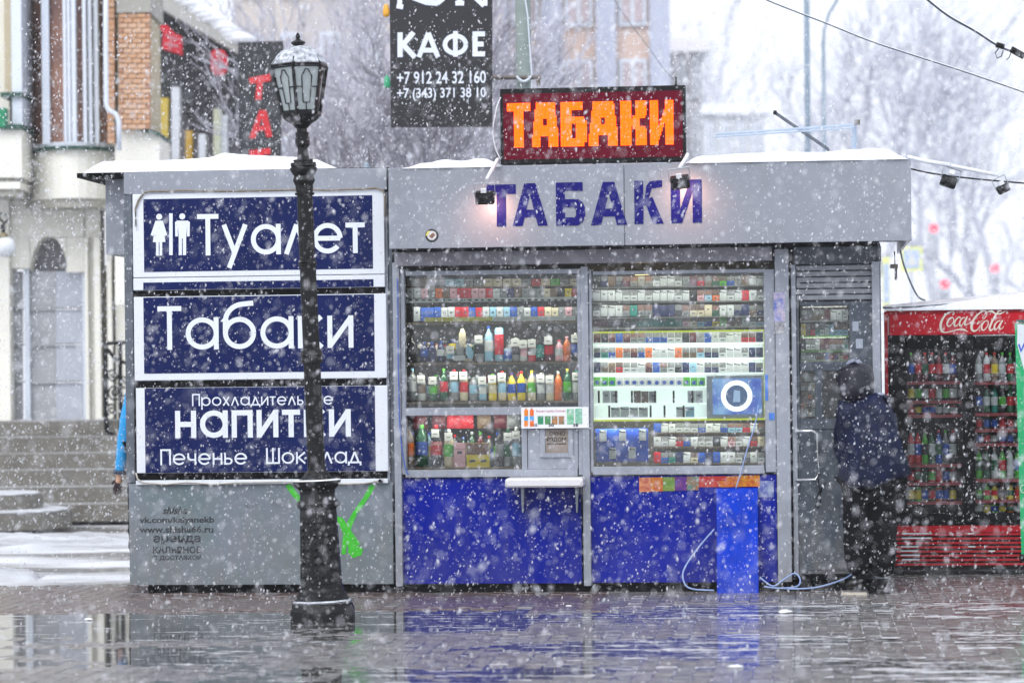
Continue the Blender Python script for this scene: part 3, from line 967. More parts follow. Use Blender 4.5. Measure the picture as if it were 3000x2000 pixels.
# lock cord hanging at the door
pc = [kv(x, y, -0.09) for x, y in ((1881, 1085), (1880, 1110), (1884, 1125), (1877, 1140), (1873, 1160), (1878, 1168), (1884, 1155), (1885, 1132), (1888, 1118), (1896, 1108))]
cb = MB(); cb.tube([(u, -0.085, z) for u, z in pc], 0.006, 6)
cb.build('door_cord', m_black, K)

# snow on the kiosk roof
def snow_ridge(name, parent, u0, u1, hs, y0, y1, z0, over=0.02, seed=0):
    nx = max(12, int((u1 - u0) / 0.035)); ny = 8
    vs = []
    for j in range(ny + 1):
        tj = j / ny
        for i in range(nx + 1):
            t = i / nx
            k = t * (len(hs) - 1)
            a = int(min(k, len(hs) - 2)); fr = k - a
            fr = fr * fr * (3 - 2 * fr)
            hh = hs[a] * (1 - fr) + hs[a + 1] * fr
            hh *= 1 + 0.12 * noise.noise(Vector((t * (u1 - u0) * 9 + seed, tj * 4, seed)))
            e = min(1, math.sin(math.pi * min(1, tj * 4) / 2)) * min(1, (min(t, 1 - t) * nx * 0.35)) ** 0.5
            ov = over * (1 + 0.8 * noise.noise(Vector((t * (u1 - u0) * 6 + seed, 3, seed)))) if j == 0 else 0
            vs.append((u0 + (u1 - u0) * t, y0 + (y1 - y0) * tj ** 2 - ov, z0 + max(0, hh * e)))
    bb = MB()
    bb.add(vs, [(j * (nx + 1) + i, j * (nx + 1) + i + 1, (j + 1) * (nx + 1) + i + 1, (j + 1) * (nx + 1) + i) for j in range(ny) for i in range(nx)])
    # front skirt
    o = len(bb.v)
    bb.v += [(v[0], v[1], z0 - 0.004) for v in vs[:nx + 1]]
    for i in range(nx):
        bb.f.append((o + i, o + i + 1, i + 1, i)); bb.m.append(0)
    return bb.build(name, m_snow, parent, smooth=True)
ua, ub, _, zt = krect(925, 378, 1150, 400, FY)
MB().box(uf0 + .001, kv(1434, 400, FY)[0], FY + .004, FY + .03, zf1 - .02, zf1 + 0.001).build('roof_trim', m_alu, K)
snow_ridge('roof_snow', K, ua, ub, [0.012, 0.045, 0.06, 0.055, 0.065, 0.05], FY + 0.01, 1.6, zf1 - .002, seed=2)
ua, ub, _, _ = krect(1575, 370, 2085, 380, FY)
snow_ridge('roof_snow', K, ua, ub, [0.06, 0.055, 0.065, 0.07, 0.08, 0.065, 0.07, 0.085, 0.08, 0.04], FY + 0.01, 1.9, zf1 - .002, over=0.02, seed=5)

# ------------------------------------------------------------------ the LED board on the roof
def led_board():
    yl = -0.34
    u0, u1, z0, z1 = krect(1149, 200, 1575, 374, yl)
    T = ketty('led_board', (u0 + u1) / 2, yl, z0, 'dark LED board on the kiosk roof showing orange letters', 'LED sign')
    W, H = (u1 - u0) / 2, z1 - z0
    bb = MB(); bb.bbox(-W, W, 0.0, 0.10, 0, H, 0.006)
    fixn(bb.build('casing', m_black, T))
    u_in = W * 0.965
    bb = MB(); bb.quad((-u_in, -0.002, H * .06), (u_in, -0.002, H * .06), (u_in, -0.002, H * .93), (-u_in, -0.002, H * .93))
    bb.build('glow_face', mat('dim glow LED face', '#3a0d1c', .45, 0, 5, .3, col2='#1c0c14', emit='#7a0826', estr=0.45, spec=.05), T)  # dim magenta emission paints the glow spilled between the letters
    rows, colsn = 33, 121
    # letters drawn on an 18 x 33 dot cell
    def inT(x, y): return y < 6 or 5 <= x < 13
    def inA(x, y):
        l = 3.4 * (1 - y / 33) - 0.5; 
        if not (l <= x < 18 - l + .5): return False
        if 12 <= y < 17.5 and 7.6 <= x < 10.4: return False
        if y > 24.5 and 6.2 - (y - 24) * .04 <= x < 11.8: return False
        return True
    def inB(x, y):
        if x < 7.5: return True
        if y < 6: return x < 15.5
        if y < 11.5: return False
        if y < 14: return x < 16
        if 16.5 <= y < 27.5 and 7.5 <= x < 10.8: return False
        return x < 18 - (1.5 if y > 30 else 0)
    def inK(x, y):
        if x < 7: return True
        d = abs(y - 16.0)
        if d < 3: return x < 13
        return 10.2 <= x < 17.5 if d > 4.5 else 8.2 <= x < 16
    def inI(x, y):
        if x < 6.6 or x >= 11.4: return True
        t = (x - 6.6) / 4.8
        return 23 - t * 14 < y + 3 and y < 27 - t * 14 + 3
    fn = [inT, inA, inB, inA, inK, inI]
    px0 = [1165, 1223, 1277, 1337, 1398, 1455]
    px1 = [1214, 1273, 1330, 1393, 1449, 1546 - 36]
    px0 = [1165, 1222, 1274, 1335, 1398, 1469]
    px1 = [1226, 1277, 1332, 1399, 1461, 1547]
    px0 = [1163, 1220, 1275, 1334, 1397, 1469]
    px1 = [1219, 1278, 1332, 1400, 1463, 1548]
    # measured letter boxes of the board
    px0 = [1165, 1222, 1288, 1352, 1425, 1493]
    px1 = [1218, 1282, 1347, 1418, 1488, 1548]
    pitch = (kv(1548, 290, yl)[0] - kv(1165, 290, yl)[0]) / colsn
    zt, zb_ = kv(1356, 234, yl)[1] - z0, kv(1356, 336, yl)[1] - z0
    pz = (zt - zb_) / rows
    dots = MB(); gl = MB()
    uc = (u0 + u1) / 2
    for f, a, c in zip(fn, px0, px1):
        ul = kv(a, 290, yl)[0] - uc
        ur = kv(c, 290, yl)[0] - uc
        nc = int(round((ur - ul) / pitch))
        for r in range(rows):
            for q in range(nc):
                if f((q + .5) * 18 / nc, (r + .5)):
                    x = ul + (q + .5) * pitch
                    z = zt - (r + .5) * pz
                    k = 0.42
                    dots.quad((x - pitch * k, -0.006, z - pz * k), (x + pitch * k, -0.006, z - pz * k), (x + pitch * k, -0.006, z + pz * k), (x - pitch * k, -0.006, z + pz * k))
                    k = 0.50 
                    gl.quad((x - pitch * k, -0.004, z - pz * k), (x + pitch * k, -0.004, z - pz * k), (x + pitch * k, -0.004, z + pz * k), (x - pitch * k, -0.004, z + pz * k))
    dots.build('lit_diodes', mat('orange diode', '#ff5a08', .6, 0, 5, 0, emit='#ff5c04', estr=2.1, spec=0), T)['kind'] = 'stuff'
    gl.build('letter_glow', mat('red letter glow', '#c01818', .4, 0, 5, 0, emit='#ff1c1c', estr=0.9, spec=0), T)['kind'] = 'stuff'  # red halo round the lit dots, painted as an emissive layer
    bb = MB()
    for s in (-W + .12, W - .12, 0): bb.box(s - .015, s + .015, .102, .13, -.10, H * .8)
    bb.build('mounting_rail', m_galv, T)
    bb = MB(); bb.tube([(W - .065, .05, H), (W - .065, .05, H + .06)], .006, 6); bb.lathe([(.014, H - .001), (.01, H + .012)], 8, W - .065, .05)
    bb.build('antenna_stub', m_black, T)
led_board()

# ------------------------------------------------------------------ roof frame of old sign, right
def roof_frame():
    T = ketty('roof_sign_frame', kv(1800, 340)[0], 0.6, kv(1800, 345)[1], 'bare pale metal sign frame lying tilted on the kiosk roof', 'metal frame')
    o = T
    b0 = kv(1800, 340)[0]; z00 = kv(1800, 345)[1]
    def P(x, y, yl): 
        u, z = kv(x, y, yl); return (u - b0, yl - 0.6, z - z00)
    m = mat('pale frame steel', '#a8b8cb', .4, .3, 9, .1)
    bb = MB()
    bb.tube([P(1642, 309, .5), P(1962, 287, .5)], .009, 4); bb.build('rail', m, T)
    bb = MB(); bb.tube([P(1642, 315, .65), P(1960, 294, .65)], .006, 4); bb.build('rail', m, T)
    bb = MB(); bb.tube([P(1962, 284, .55), P(1962, 345, .55)], .018, 4); bb.build('upright', m, T)
    bb = MB(); bb.tube([P(1777, 257, .7), P(1905, 345, .7)], .012, 4); bb.build('brace', m_greydark, T)
    bb = MB(); x, y, z = P(1969, 281, .5); bb.box(x - .02, x + .02, y - .03, y + .03, z - .016, z + .016); bb.build('end_block', mat('brown block', '#5c5a50', .6), T)
    bb = MB(); x, y, z = P(1780, 259, .7); bb.box(x - .012, x + .012, y - .02, y + .02, z - .014, z + .014); bb.build('brace_end', m_black, T)
    u, z = kv(842, 381, 0.3)
roof_frame()

# ------------------------------------------------------------------ floodlights
def floodlight(px, py, yl, label, rx=0.0, ry=0.0, w=.128, warm=0.0, side=False):
    u, z = kv(px, py, yl)
    T = ketty('floodlight', u, yl, z, label, 'floodlight', 'floodlights on arms round the kiosk roof')
    T.rotation_euler = (0, 0, -TH)
    h = w * .8
    R = Matrix.Rotation(ry, 4, 'Y') @ Matrix.Rotation(rx, 4, 'X')
    bb = MB()
    bb.bbox(-w / 2, w / 2, -.02, .035, -h * .85, 0, .008)
    bb.add([(-w * .4, -.02, -h * .75), (w * .4, -.02, -h * .75), (w * .4, -.02, -h * .15), (-w * .4, -.02, -h * .15), (-w * .22, -.06, -h * .6), (w * .22, -.06, -h * .6), (w * .22, -.06, -h * .3), (-w * .22, -.06, -h * .3)],
           [(4, 5, 6, 7), (0, 1, 5, 4), (1, 2, 6, 5), (2, 3, 7, 6), (3, 0, 4, 7)])
    bb.v = [tuple(R @ Vector(v)) for v in bb.v]
    fixn(bb.build('housing', m_black, T))
    bb = MB(); bb.box(-.018, .018, -.075, -.052, .004, .032); bb.v = [tuple(R @ Vector(v)) for v in bb.v]
    bb.build('terminal_box', mat('terminal box', '#d8dade' if not side else '#3a4048', .5), T)
    bb = MB()
    bb.tube([(-w * .55, 0, -h * .3), (-w * .55, 0, .055), (w * .55, 0, .055), (w * .55, 0, -h * .3)], .004, 5)
    bb.v = [tuple(R @ Vector(v)) for v in bb.v]
    bb.build('bracket', m_galv, T)
    if warm:
        bb = MB(); bb.quad((-w * .4, .036, -h * .75), (w * .4, .036, -h * .75), (w * .4, .036, -h * .1), (-w * .4, .036, -h * .1))
        bb.v = [tuple(R @ Vector(v)) for v in bb.v]
        bb.build('lamp_glass', mat('warm lamp glass', '#ffd9a8', .4, 0, 5, 0, emit='#ffb070', estr=3), T)
        l = bpy.data.lights.new('lamp', 'SPOT')
        l.energy = warm; l.color = (1.0, .50, .36); l.spot_size = math.radians(150); l.spot_blend = 1.0; l.shadow_soft_size = .04
        lo = bpy.data.objects.new('lamp', l); COL.objects.link(lo); lo.parent = T
        lo.location = R @ Vector((.03, .07, -h * .8))
        lo.rotation_euler = (math.radians(90) - .55, 0, 0)
    return T, (u, z)
def arm(T, o, pts, r=.011, snow=True):
    """bent pipe arm in kiosk coordinates, given relative to light o"""
    bb = MB(); bb.tube([(p[0] - o[0], p[1] - o[1], p[2] - o[2]) for p in pts], r, 7)
    bb.build('arm', m_galv if not snow else mat('snowy pipe', '#c9ced6', .6, .1, 12, .1), T)
    if snow:
        bb = MB(); bb.tube([(p[0] - o[0], p[1] - o[1], p[2] - o[2] + r * .9) for p in pts], r * 1.05, 6)
        bb.build('arm_snow', m_snow, T, smooth=True)
fy = -0.66
T, (u, z) = floodlight(1113, 440, fy, 'black floodlight on a snowy arm left of the big blue letters', rx=.25, warm=4.2)
e = kv(1143, 378, FY); g = kv(1118, 414, fy)
arm(T, (u, fy, z), [(e[0], FY + .05, e[1] + .03), (e[0], FY - .03, e[1] + .02), (g[0], fy, g[1])])
T, (u, z) = floodlight(1560, 405, fy, 'black floodlight on a short snowy arm over the last blue letter', rx=.3, ry=-.12, warm=4.2)
e = kv(1578, 366, FY); g = kv(1561, 388, fy)
arm(T, (u, fy, z), [(e[0], FY + .05, e[1] + .03), (e[0], FY - .03, e[1] + .01), (g[0], fy, g[1])])
T, (u, z) = floodlight(2183, 405, -0.1, 'black floodlight hung midway along the arm right of the kiosk', rx=-.1, ry=.35, w=.11, side=True)
e = kv(2085, 362, -.1); e2 = kv(2125, 372, -.1); g = kv(2182, 384, -.1)
arm(T, (u, -.1, z), [(e[0], -.1, e[1]), (e2[0], -.1, e2[1]), (g[0], -.1, g[1] + .01)], r=.010)
T, (u, z) = floodlight(2300, 425, -0.1, 'black floodlight hung at the far right end of the arm beyond the kiosk', rx=.1, ry=-.45, w=.085, side=True)
e = kv(2185, 382, -.1); g = kv(2294, 404, -.1)
arm(T, (u, -.1, z), [(e[0], -.1, e[1]), (g[0], -.1, g[1])], r=.009)

# ------------------------------------------------------------------ the toilet booth on the left
BO = ketty('toilet_booth', 0, 0, 0, 'grey booth with three stacked navy sign panels left of the kiosk', 'booth')
SY = -0.05
bu0, bu1, bz0, bz1 = krect(290, 392, 897, 1342, 0.0)
MB().box(bu0 + .012, bu1 - .03, 0.03, 2.0, bz0, bz1 - .01).build('shell', m_greydark, BO)
MB().box(kv(338, 1350)[0], bu1 - .03, 0.04, 1.9, 0.0, bz0).build('plinth', m_void, BO)
kb('header_panel', m_fascia, [(284, 391, 888, 441)], -0.03, 0.029, BO)
kb('corner_post', m_greydark, [(287, 441, 306, 1108)], -0.02, 0.029, BO)
kb('side_strip', m_alu, [(886, 441, 893, 1108)], -0.012, 0.029, BO)
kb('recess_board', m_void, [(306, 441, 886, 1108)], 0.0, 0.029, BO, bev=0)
kb('bottom_panel', m_lowpanel, [(297, 1109, 903, 1342)], -0.03, 0.029, BO)
kb('edge_post', m_greydark, [(894, 388, 903, 1108)], -0.01, 0.029, BO)
# roof slab, its overhang and side fascia on the left
u0 = kv(199, 404, 0.3)[0]; u1 = kv(892, 386, 0.0)[0]
zr = kv(500, 390, -.03)[1]
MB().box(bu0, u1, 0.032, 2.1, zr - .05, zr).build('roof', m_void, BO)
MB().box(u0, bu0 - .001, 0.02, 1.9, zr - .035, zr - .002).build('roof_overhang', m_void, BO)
ua, ub, za, zb = krect(243, 403, 287, 584, 0.2)
MB().box(ua, ub - .002, 0.2, 1.8, za, zr - .037).build('side_fascia', m_fascia, BO)
snow_ridge('roof_snow', BO, kv(203, 390, 0.1)[0], kv(757, 385)[0], [.07, .085, .085, .08, .085, .09, .10, .13, .11, .10, .09, .07, .06], -0.02, 1.8, zr - .001, over=.006, seed=11)
def sign(white, blue, name='sign_panel'):
    o = kb(name, m_white, [white], SY, -0.0015, BO, bev=.004)
    if blue:
        kb('sign_film', m_navy, [blue], SY - .0015, SY - .0002, BO, bev=0)
    return o
sign((305, 441, 883, 633.5), (330, 453, 856, 621))
sign((306, 635, 884, 663), (329, 645, 858, 662.5), 'sign_strip')
sign((308, 678, 888, 871), (330, 679.5, 860, 855))
sign((313, 888, 891, 1084), (333, 888.5, 862, 1083.5))
kb('sign_strip', m_white, [(312, 1101, 891, 1111)], SY, -0.0015, BO, bev=.002)
m_let = mat('white sign lettering', '#e2e9f5', .35, 0, 8, .02)
TY = SY - .0025
def word(text, x0, x1, yb, ytop, t=.155, yl=TY, m=None, gap=.13):
    b = MB()
    u0, u1, z0, z1 = krect(x0, ytop, x1, yb, yl)
    penword(b, text, u0, u1, z0, z1 - z0, yl, t, gap)
    return b.build('sign_lettering', m or m_let, BO)
word('Туалет', 453, 838, 584, 514, .16, gap=.10)
word('Табаки', 362, 812, 801, 727, .155, gap=.12)
word('Прохладительные', 441, 765, 930.5, 910, .15)
word('напитки', 402, 806, 1004, 941, .19)
word('Печенье', 368, 568, 1067, 1040, .15)
word('Шоколад', 611, 828, 1064, 1037, .15)
# pictograms of a woman and a man with the bar between them
def picto():
    b = MB()
    def R(pts, y=TY):
        b.prism([kv(x, yy, TY) for x, yy in pts], y, y + .0015)
    def disc(x, yy, r):
        u, z = kv(x, yy, TY); rr = r / 329
        b.prism([(u + rr * math.cos(a * math.pi / 10), z + rr * math.sin(a * math.pi / 10)) for a in range(20)], TY, TY + .0015)
    disc(365.5, 498, 7)
    R([(358, 507), (373, 507), (380, 556), (351, 556)])
    R([(357, 507), (360, 511), (352, 542), (346, 540)], TY - .0004); R([(374, 507), (371, 511), (378, 542), (384, 540)], TY - .0004)
    R([(358.5, 556), (364.5, 556), (364.5, 587), (358.5, 587)], TY - .0002); R([(366.5, 556), (372.5, 556), (372.5, 587), (366.5, 587)], TY - .0002)
    R([(388.5, 490), (396.5, 490), (396.5, 586), (388.5, 586)])
    disc(418.5, 497, 7)
    R([(408, 507), (430, 507), (427.5, 548), (410.5, 548)])
    R([(402, 510), (408.5, 506), (408.5, 543), (402.5, 543)], TY - .0004); R([(429.5, 506), (436, 510), (435.5, 543), (429.5, 543)], TY - .0004)
    R([(410.5, 548), (417.8, 548), (417.8, 586), (410.5, 586)], TY - .0002); R([(420, 548), (427.5, 548), (427.5, 586), (420, 586)], TY - .0002)
    return fixn(b.build('pictogram', m_let, BO))
picto()
# stencilled lettering on the bottom panel
m_sten = mat('faded stencil paint', '#17191d', .7, 0, 40, 0, col2='#43474e')
PY = -0.0315
for s, r in (('shisha', (373, 1163, 430, 1180)), ('vk.com/kalyanekb', (320, 1186, 492, 1204)), ('www.shisha66.ru', (320, 1207, 490, 1223)), ('аренда', (352, 1229, 461, 1250)), ('КАЛЬЯНОВ', (351, 1254, 463, 1270)), ('С ДОСТАВКОЙ', (351, 1272, 463, 1287))):
    u0, u1, z0, z1 = krect(*r, PY)
    textmesh(s, u0, u1, z0, z1, PY, bold=.028, shear=.3 if s == 'shisha' else 0).build('stencil_lettering', m_sten, BO)
# green spray cross
m_spray = mat('green spray paint', '#35b81c', .5, 0, 14, .12)
b = MB()
def spr(pts, w, yy):
    b.ribbon([kv(x, y, PY) for x, y in pts], [q / 329 for q in w], yy)
spr([(661, 1112), (672, 1128), (688, 1148), (700, 1158), (740, 1180), (783, 1195), (797, 1222), (815, 1256)], [13, 13, 12, 12, 12, 14, 20, 30], PY)
spr([(857, 1113), (840, 1143), (815, 1178), (802, 1205), (793, 1235), (789, 1272)], [13, 11, 10, 14, 12, 9], PY - .0004)
spr([(800, 1262), (812, 1268), (824, 1264), (830, 1256)], [10, 24, 22, 8], PY - .0008)
fixn(b.build('graffiti_cross', m_spray, BO))
# dirt smear hand prints
b = MB()
rr = random.Random(9)
for i in range(70):
    x = rr.gauss(600, 45); y = rr.gauss(1150, 22)
    if 1118 < y < 1200:
        a = rr.uniform(-.9, -.2); L = rr.uniform(5, 17)
        p0 = kv(x, y, PY); p1 = kv(x + L * math.cos(a), y - L * math.sin(a), PY)
        b.ribbon([p0, ((p0[0] + p1[0]) / 2 + .004, (p0[1] + p1[1]) / 2), p1], [.001, .006, .001], PY - .0001 * (i % 9))
b.build('dirt_smears', mat('grey dirt', '#70747a', .8, 0, 30, .2), BO)['kind'] = 'stuff'
# rope light round the sign panels
rl = empty('rope_light', k2w(0, 0, 0), -TH, 'thin brown rope light running along the top of the uppermost navy sign', 'rope light')
ry = SY - .012
pts = [(312, 520), (311, 480), (318, 460), (330, 443), (345, 440), (420, 438), (520, 439), (600, 438), (680, 436), (760, 437), (840, 434), (862, 432), (880, 438), (884, 452), (886, 500)]
b = MB(); b.tube([(kv(x, y, ry)[0], ry, kv(x, y, ry)[1]) for x, y in pts], .0075, 6)
b.build('tube', m_rope, rl, smooth=True)
r2 = empty('rope_light', k2w(0, 0, 0), -TH, 'thin pale rope light sagging along the white strip above the stencilled panel', 'rope light')
pts = [(312, 1085), (316, 1100), (330, 1108), (380, 1112), (430, 1107), (460, 1109), (490, 1112), (540, 1108), (590, 1107), (650, 1106), (720, 1108), (790, 1111), (840, 1109), (870, 1104)]
b = MB(); b.tube([(kv(x, y, ry)[0], ry, kv(x, y, ry)[1]) for x, y in pts], .006, 6); b.build('tube', mat('pale rope', '#b8b4aa', .6, 0, 20, .2), r2, smooth=True)
x, y = 874, 1104; u, z = kv(x, y, ry); MB().box(u - .012, u + .014, ry - .012, ry + .01, z - .01, z + .012).build('end_plug', m_black, r2)
# small glass insulator on the booth roof
u, z = kv(842, 384, .2)
b = MB(); b.lathe([(.02, 0), (.026, .01), (.012, .025), (.02, .035), (.004, .045)], 10)
o = b.build('insulator', mat('blue grey glass', '#8fa4b5', .2, 0, 9, .1), smooth=True); kput(o, u, .2, zr + .003)
tag(o, 'small pale blue grey insulator on the booth roof edge left of the kiosk', 'insulator')

# ------------------------------------------------------------------ goods behind the glass
ORD = ['first', 'second', 'third', 'fourth', 'fifth', 'sixth', 'seventh', 'eighth', 'ninth', 'tenth', 'eleventh', 'twelfth', 'thirteenth', 'fourteenth', 'fifteenth', 'sixteenth',
       'seventeenth', 'eighteenth', 'nineteenth', 'twentieth', 'twenty-first', 'twenty-second', 'twenty-third', 'twenty-fourth', 'twenty-fifth']
CC = dict(w=('white', '#c3c8ca'), g=('grey', '#84888a'), c=('cream', '#cfc5a8'), m=('maroon', '#5d1c28'), r=('red', '#c21d2c'), b=('blue', '#1f52b0'), n=('navy', '#232c5c'), t=('teal', '#1f8579'),
          y=('yellow', '#dcc421'), l=('green', '#4fae2e'), k=('black', '#24262a'), o=('orange', '#d86a28'), p=('pink', '#d8a6b0'), s=('pale blue', '#8fbcd6'), d=('dark green', '#1f5a3c'), e=('brown', '#75604d'), v=('violet', '#5a3c88'))
CM = {k: mat('pack ' + v[0], v[1], .38, 0, 22, .10) for k, v in CC.items()}
m_warn = [mat('health picture dark', '#3a3230', .45, 0, 60, 0, col2='#6a5348'), mat('health picture red', '#5a2a28', .45, 0, 60, 0, col2='#8d7468'), mat('health picture grey', '#55585a', .45, 0, 60, 0, col2='#8d9090')]
m_film = mat('pack print', '#50565e', .4, 0, 90, .3)
pack_cache = {}
def pack_mesh(c, w, h, dpt, var):
    key = (c, round(w, 3), round(h, 3), var)
    if key in pack_cache: return pack_cache[key]
    b = MB()
    b.cm = 0; b.box(-w / 2, w / 2, 0, dpt, 0, h)
    e = .0006
    if var == 0:      # picture panel above, brand below
        b.cm = 1; b.quad((-w / 2 + e, -e, h * .52), (w / 2 - e, -e, h * .52), (w / 2 - e, -e, h - e), (-w / 2 + e, -e, h - e))
        b.cm = 2; b.quad((-w * .25, -e, h * .2), (w * .25, -e, h * .22), (w * .25, -e, h * .32), (-w * .25, -e, h * .30))
    elif var == 1:    # plain with an emblem and lid line
        b.cm = 2; b.quad((-w * .2, -e, h * .55), (w * .2, -e, h * .55), (w * .2, -e, h * .66), (-w * .2, -e, h * .66))
        b.quad((-w / 2, -e, h * .74), (w / 2, -e, h * .74), (w / 2, -e, h * .755), (-w / 2, -e, h * .755))
    elif var == 2:    # diagonal corner
        b.cm = 2; b.add([(-w / 2, -e, h), (-w / 2, -e, h * .78), (w * .35, -e, h * .72), (w / 2, -e, h * .8), (-w * .1, -e, h * .84)], [(0, 1, 2, 3, 4)])
    else:             # roundel
        b.cm = 1; b.add([(w * .3 * math.cos(a * math.pi / 5), -e, h * .4 + w * .3 * math.sin(a * math.pi / 5)) for a in range(10)], [tuple(range(10))])
    me = bpy.data.meshes.new('cigarette_pack')
    me.from_pydata(b.v, [], b.f)
    me.materials.append(CM[c]); me.materials.append(m_warn[(ord(c) + var) % 3] if var != 3 else CM['b']); me.materials.append(m_film)
    me.polygons.foreach_set('material_index', b.m)
    me.update()
    pack_cache[key] = me
    return me
rg = random.Random(21)
def packrow(colors, x0, x1, ytop, ybot, yl, where, var=None, what='cigarette pack', jit=.3, group=None):
    n = len(colors)
    pitch = (x1 - x0) / n
    cnt = {}
    k = 0
    for i, c in enumerate(colors):
        if c in ' |_': continue
        k += 1
        x = x0 + (i + .5) * pitch
        u, z = kv(x, ybot, yl)
        w = kv(x + pitch / 2, ybot, yl)[0] - kv(x - pitch / 2, ybot, yl)[0]
        h = kv(x, ytop, yl)[1] - z
        v = var if var is not None else (2 if c == 'w' and rg.random() < .4 else rg.choice([0, 0, 1]))
        me = pack_mesh(c, w * .93, h * rg.choice([1, 1, .96]), .024, v)
        o = bpy.data.objects.new('cigarette_pack' if what == 'cigarette pack' else what.replace(' ', '_'), me)
        COL.objects.link(o)
        kput(o, u, yl + rg.uniform(0, .006), z)
        o.rotation_euler.z += rg.uniform(-.03, .03)
        tag(o, '%s %s, %s from left %s' % (CC[c][0], what, ORD[k - 1], where), what.split()[-1], group or (what + 's set out in rows'))

W2 = 'of the right window'
packrow('knekmgggwwwwgmredlbgeww', 1362, 1755, 634, 657, .09, 'on the topmost shelf ' + W2)
packrow('wwwwwwwwwwwwwkpsowwwrww', 1362, 1755, 666, 691, .085, 'on the second shelf ' + W2)
packrow('wwwwgtggnnnkgcccdwwnnen', 1362, 1755, 700, 726, .085, 'on the third shelf ' + W2)
packrow('mmkkggttttttpcsbyleewws', 1362, 1755, 728, 749.5, .06, 'just above the yellow frame')
DS = 'in the %s row of the yellow framed case'
packrow('mkmbmggbbbwwkmgbwwwwrrn', 1363, 1753, 763.5, 786.5, .06, DS % 'top')
packrow('ntbogmbowwwoeesnnwwwwnn', 1363, 1753, 798, 821.5, .06, DS % 'second')
packrow('neerwwwmbgwknswnnwwwwnn', 1363, 1753, 832, 855.5, .06, DS % 'third')
packrow('lllwwwwwwwwwlll', 1363, 1620, 866, 886.5, .06, DS % 'fourth', var=3)
packrow(' ww  eeg    ww ', 1366, 1632, 897, 925, .06, DS % 'fifth', var=1)
packrow('  wwww   ws  ', 1360, 1638, 934, 958, .06, DS % 'bottom', var=2)
for (a, c_) in ((1373, 1413), (1449, 1502), (1545, 1588)):
    kb('pack_cradle', m_black, [(a, 897, a + 4, 925), (c_, 897, c_ + 4, 925)], .045, .09, bev=0)
for (a, c_) in ((1397, 1492), (1524, 1568)):
    kb('pack_cradle', m_black, [(a, 931, a + 4, 958), (c_, 931, c_ + 4, 958)], .045, .09, bev=0)
LS = 'on the %s shelf low in the right window'
packrow('bwwwwwbwwbssrwg', 1501, 1757, 972, 992.5, .07, LS % 'upper')
packrow('wwwrbwwwkwpwwrc', 1501, 1757, 1002, 1024.5, .07, LS % 'middle')
packrow('rbtnwcbnbwwwkww', 1501, 1757, 1038, 1062.5, .07, LS % 'lowest')
for k, (x, y) in enumerate(((1385, 1001), (1430, 1000), (1476, 999), (1407, 1041), (1452, 1040))):
    u, z = kv(x, y + 12, .042)
    o = bpy.data.objects.new('cigarette_pack', pack_mesh('w', .048, .078, .016, 2)); COL.objects.link(o)
    kput(o, u, .042, z)
    tag(o, 'white cigarette pack fixed to the blue promotion board, ' + ['upper left', 'upper middle', 'upper right', 'lower left', 'lower right'][k], 'pack', 'cigarette packs set out in rows')
DR = 'behind the door glass, %s row'
packrow('kkeemwww', 1840, 1948, 711, 734.5, .09, DR % 'top')
packrow('yertwwssss', 1840, 1948, 744, 770.5, .08, DR % 'second')
packrow('kwwwmmgggt', 1840, 1948, 779, 803.5, .08, DR % 'third')
packrow('wwweebrvcr', 1840, 1948, 809, 825.5, .08, DR % 'bottom')
for i, row in enumerate(('ewwg', 'wgwc', 'meoe', 'oekc', 'gwcw')):
    packrow(row, 1840, 1872, 858 + i * 20, 876 + i * 20, .10, 'in the small lower left door pane, %s row' % ORD[i])

# boxes and tins on the upper shelves of the left window
W1 = 'of the left window'
packrow('geekssggccccgrclgc', 934, 1330, 640, 657, .26, 'under the ceiling ' + W1, var=1, what='carton', group='cartons under the ceiling')
u0, u1, _, _ = krect(931, 657, 1333, 659, .26); MB().box(u0, u1, .24, .42, kv(1130, 660, .26)[1], kv(1130, 657.5, .26)[1]).build('shelf', m_beige, K)
packrow('gwpgoeprrpprwgnegggcekyr', 934, 1330, 662, 684.5, .08, 'on the top shelf ' + W1, var=1, what='snack box', group='snack boxes on the top shelves')
packrow('_wbbbwwrrbrwswsbgwbrccgpg', 934, 1330, 705, 737, .08, 'on the second shelf ' + W1, var=1, what='snack box', group='snack boxes on the top shelves')
kb('price_strip', m_card, [(932, 684, 1331, 693)], .035, .039, bev=0)
kb('price_strip', mat('yellow price strip', '#cfc74a', .5, 0, 60, .2), [(975, 728, 1132, 738)], .035, .039, bev=0)
kb('price_strip', m_card, [(1134, 726, 1322, 737)], .035, .039, bev=0)
b = MB()
for i in range(26):
    x = 938 + i * 15.2
    u0, u1, z0, z1 = krect(x, 687, x + 8, 691, .034)
    b.box(u0, u1, .0338, .0346, z0, z1)
b.build('price_digits', mat('printed digits', '#4a4d55', .6), K)['kind'] = 'stuff'

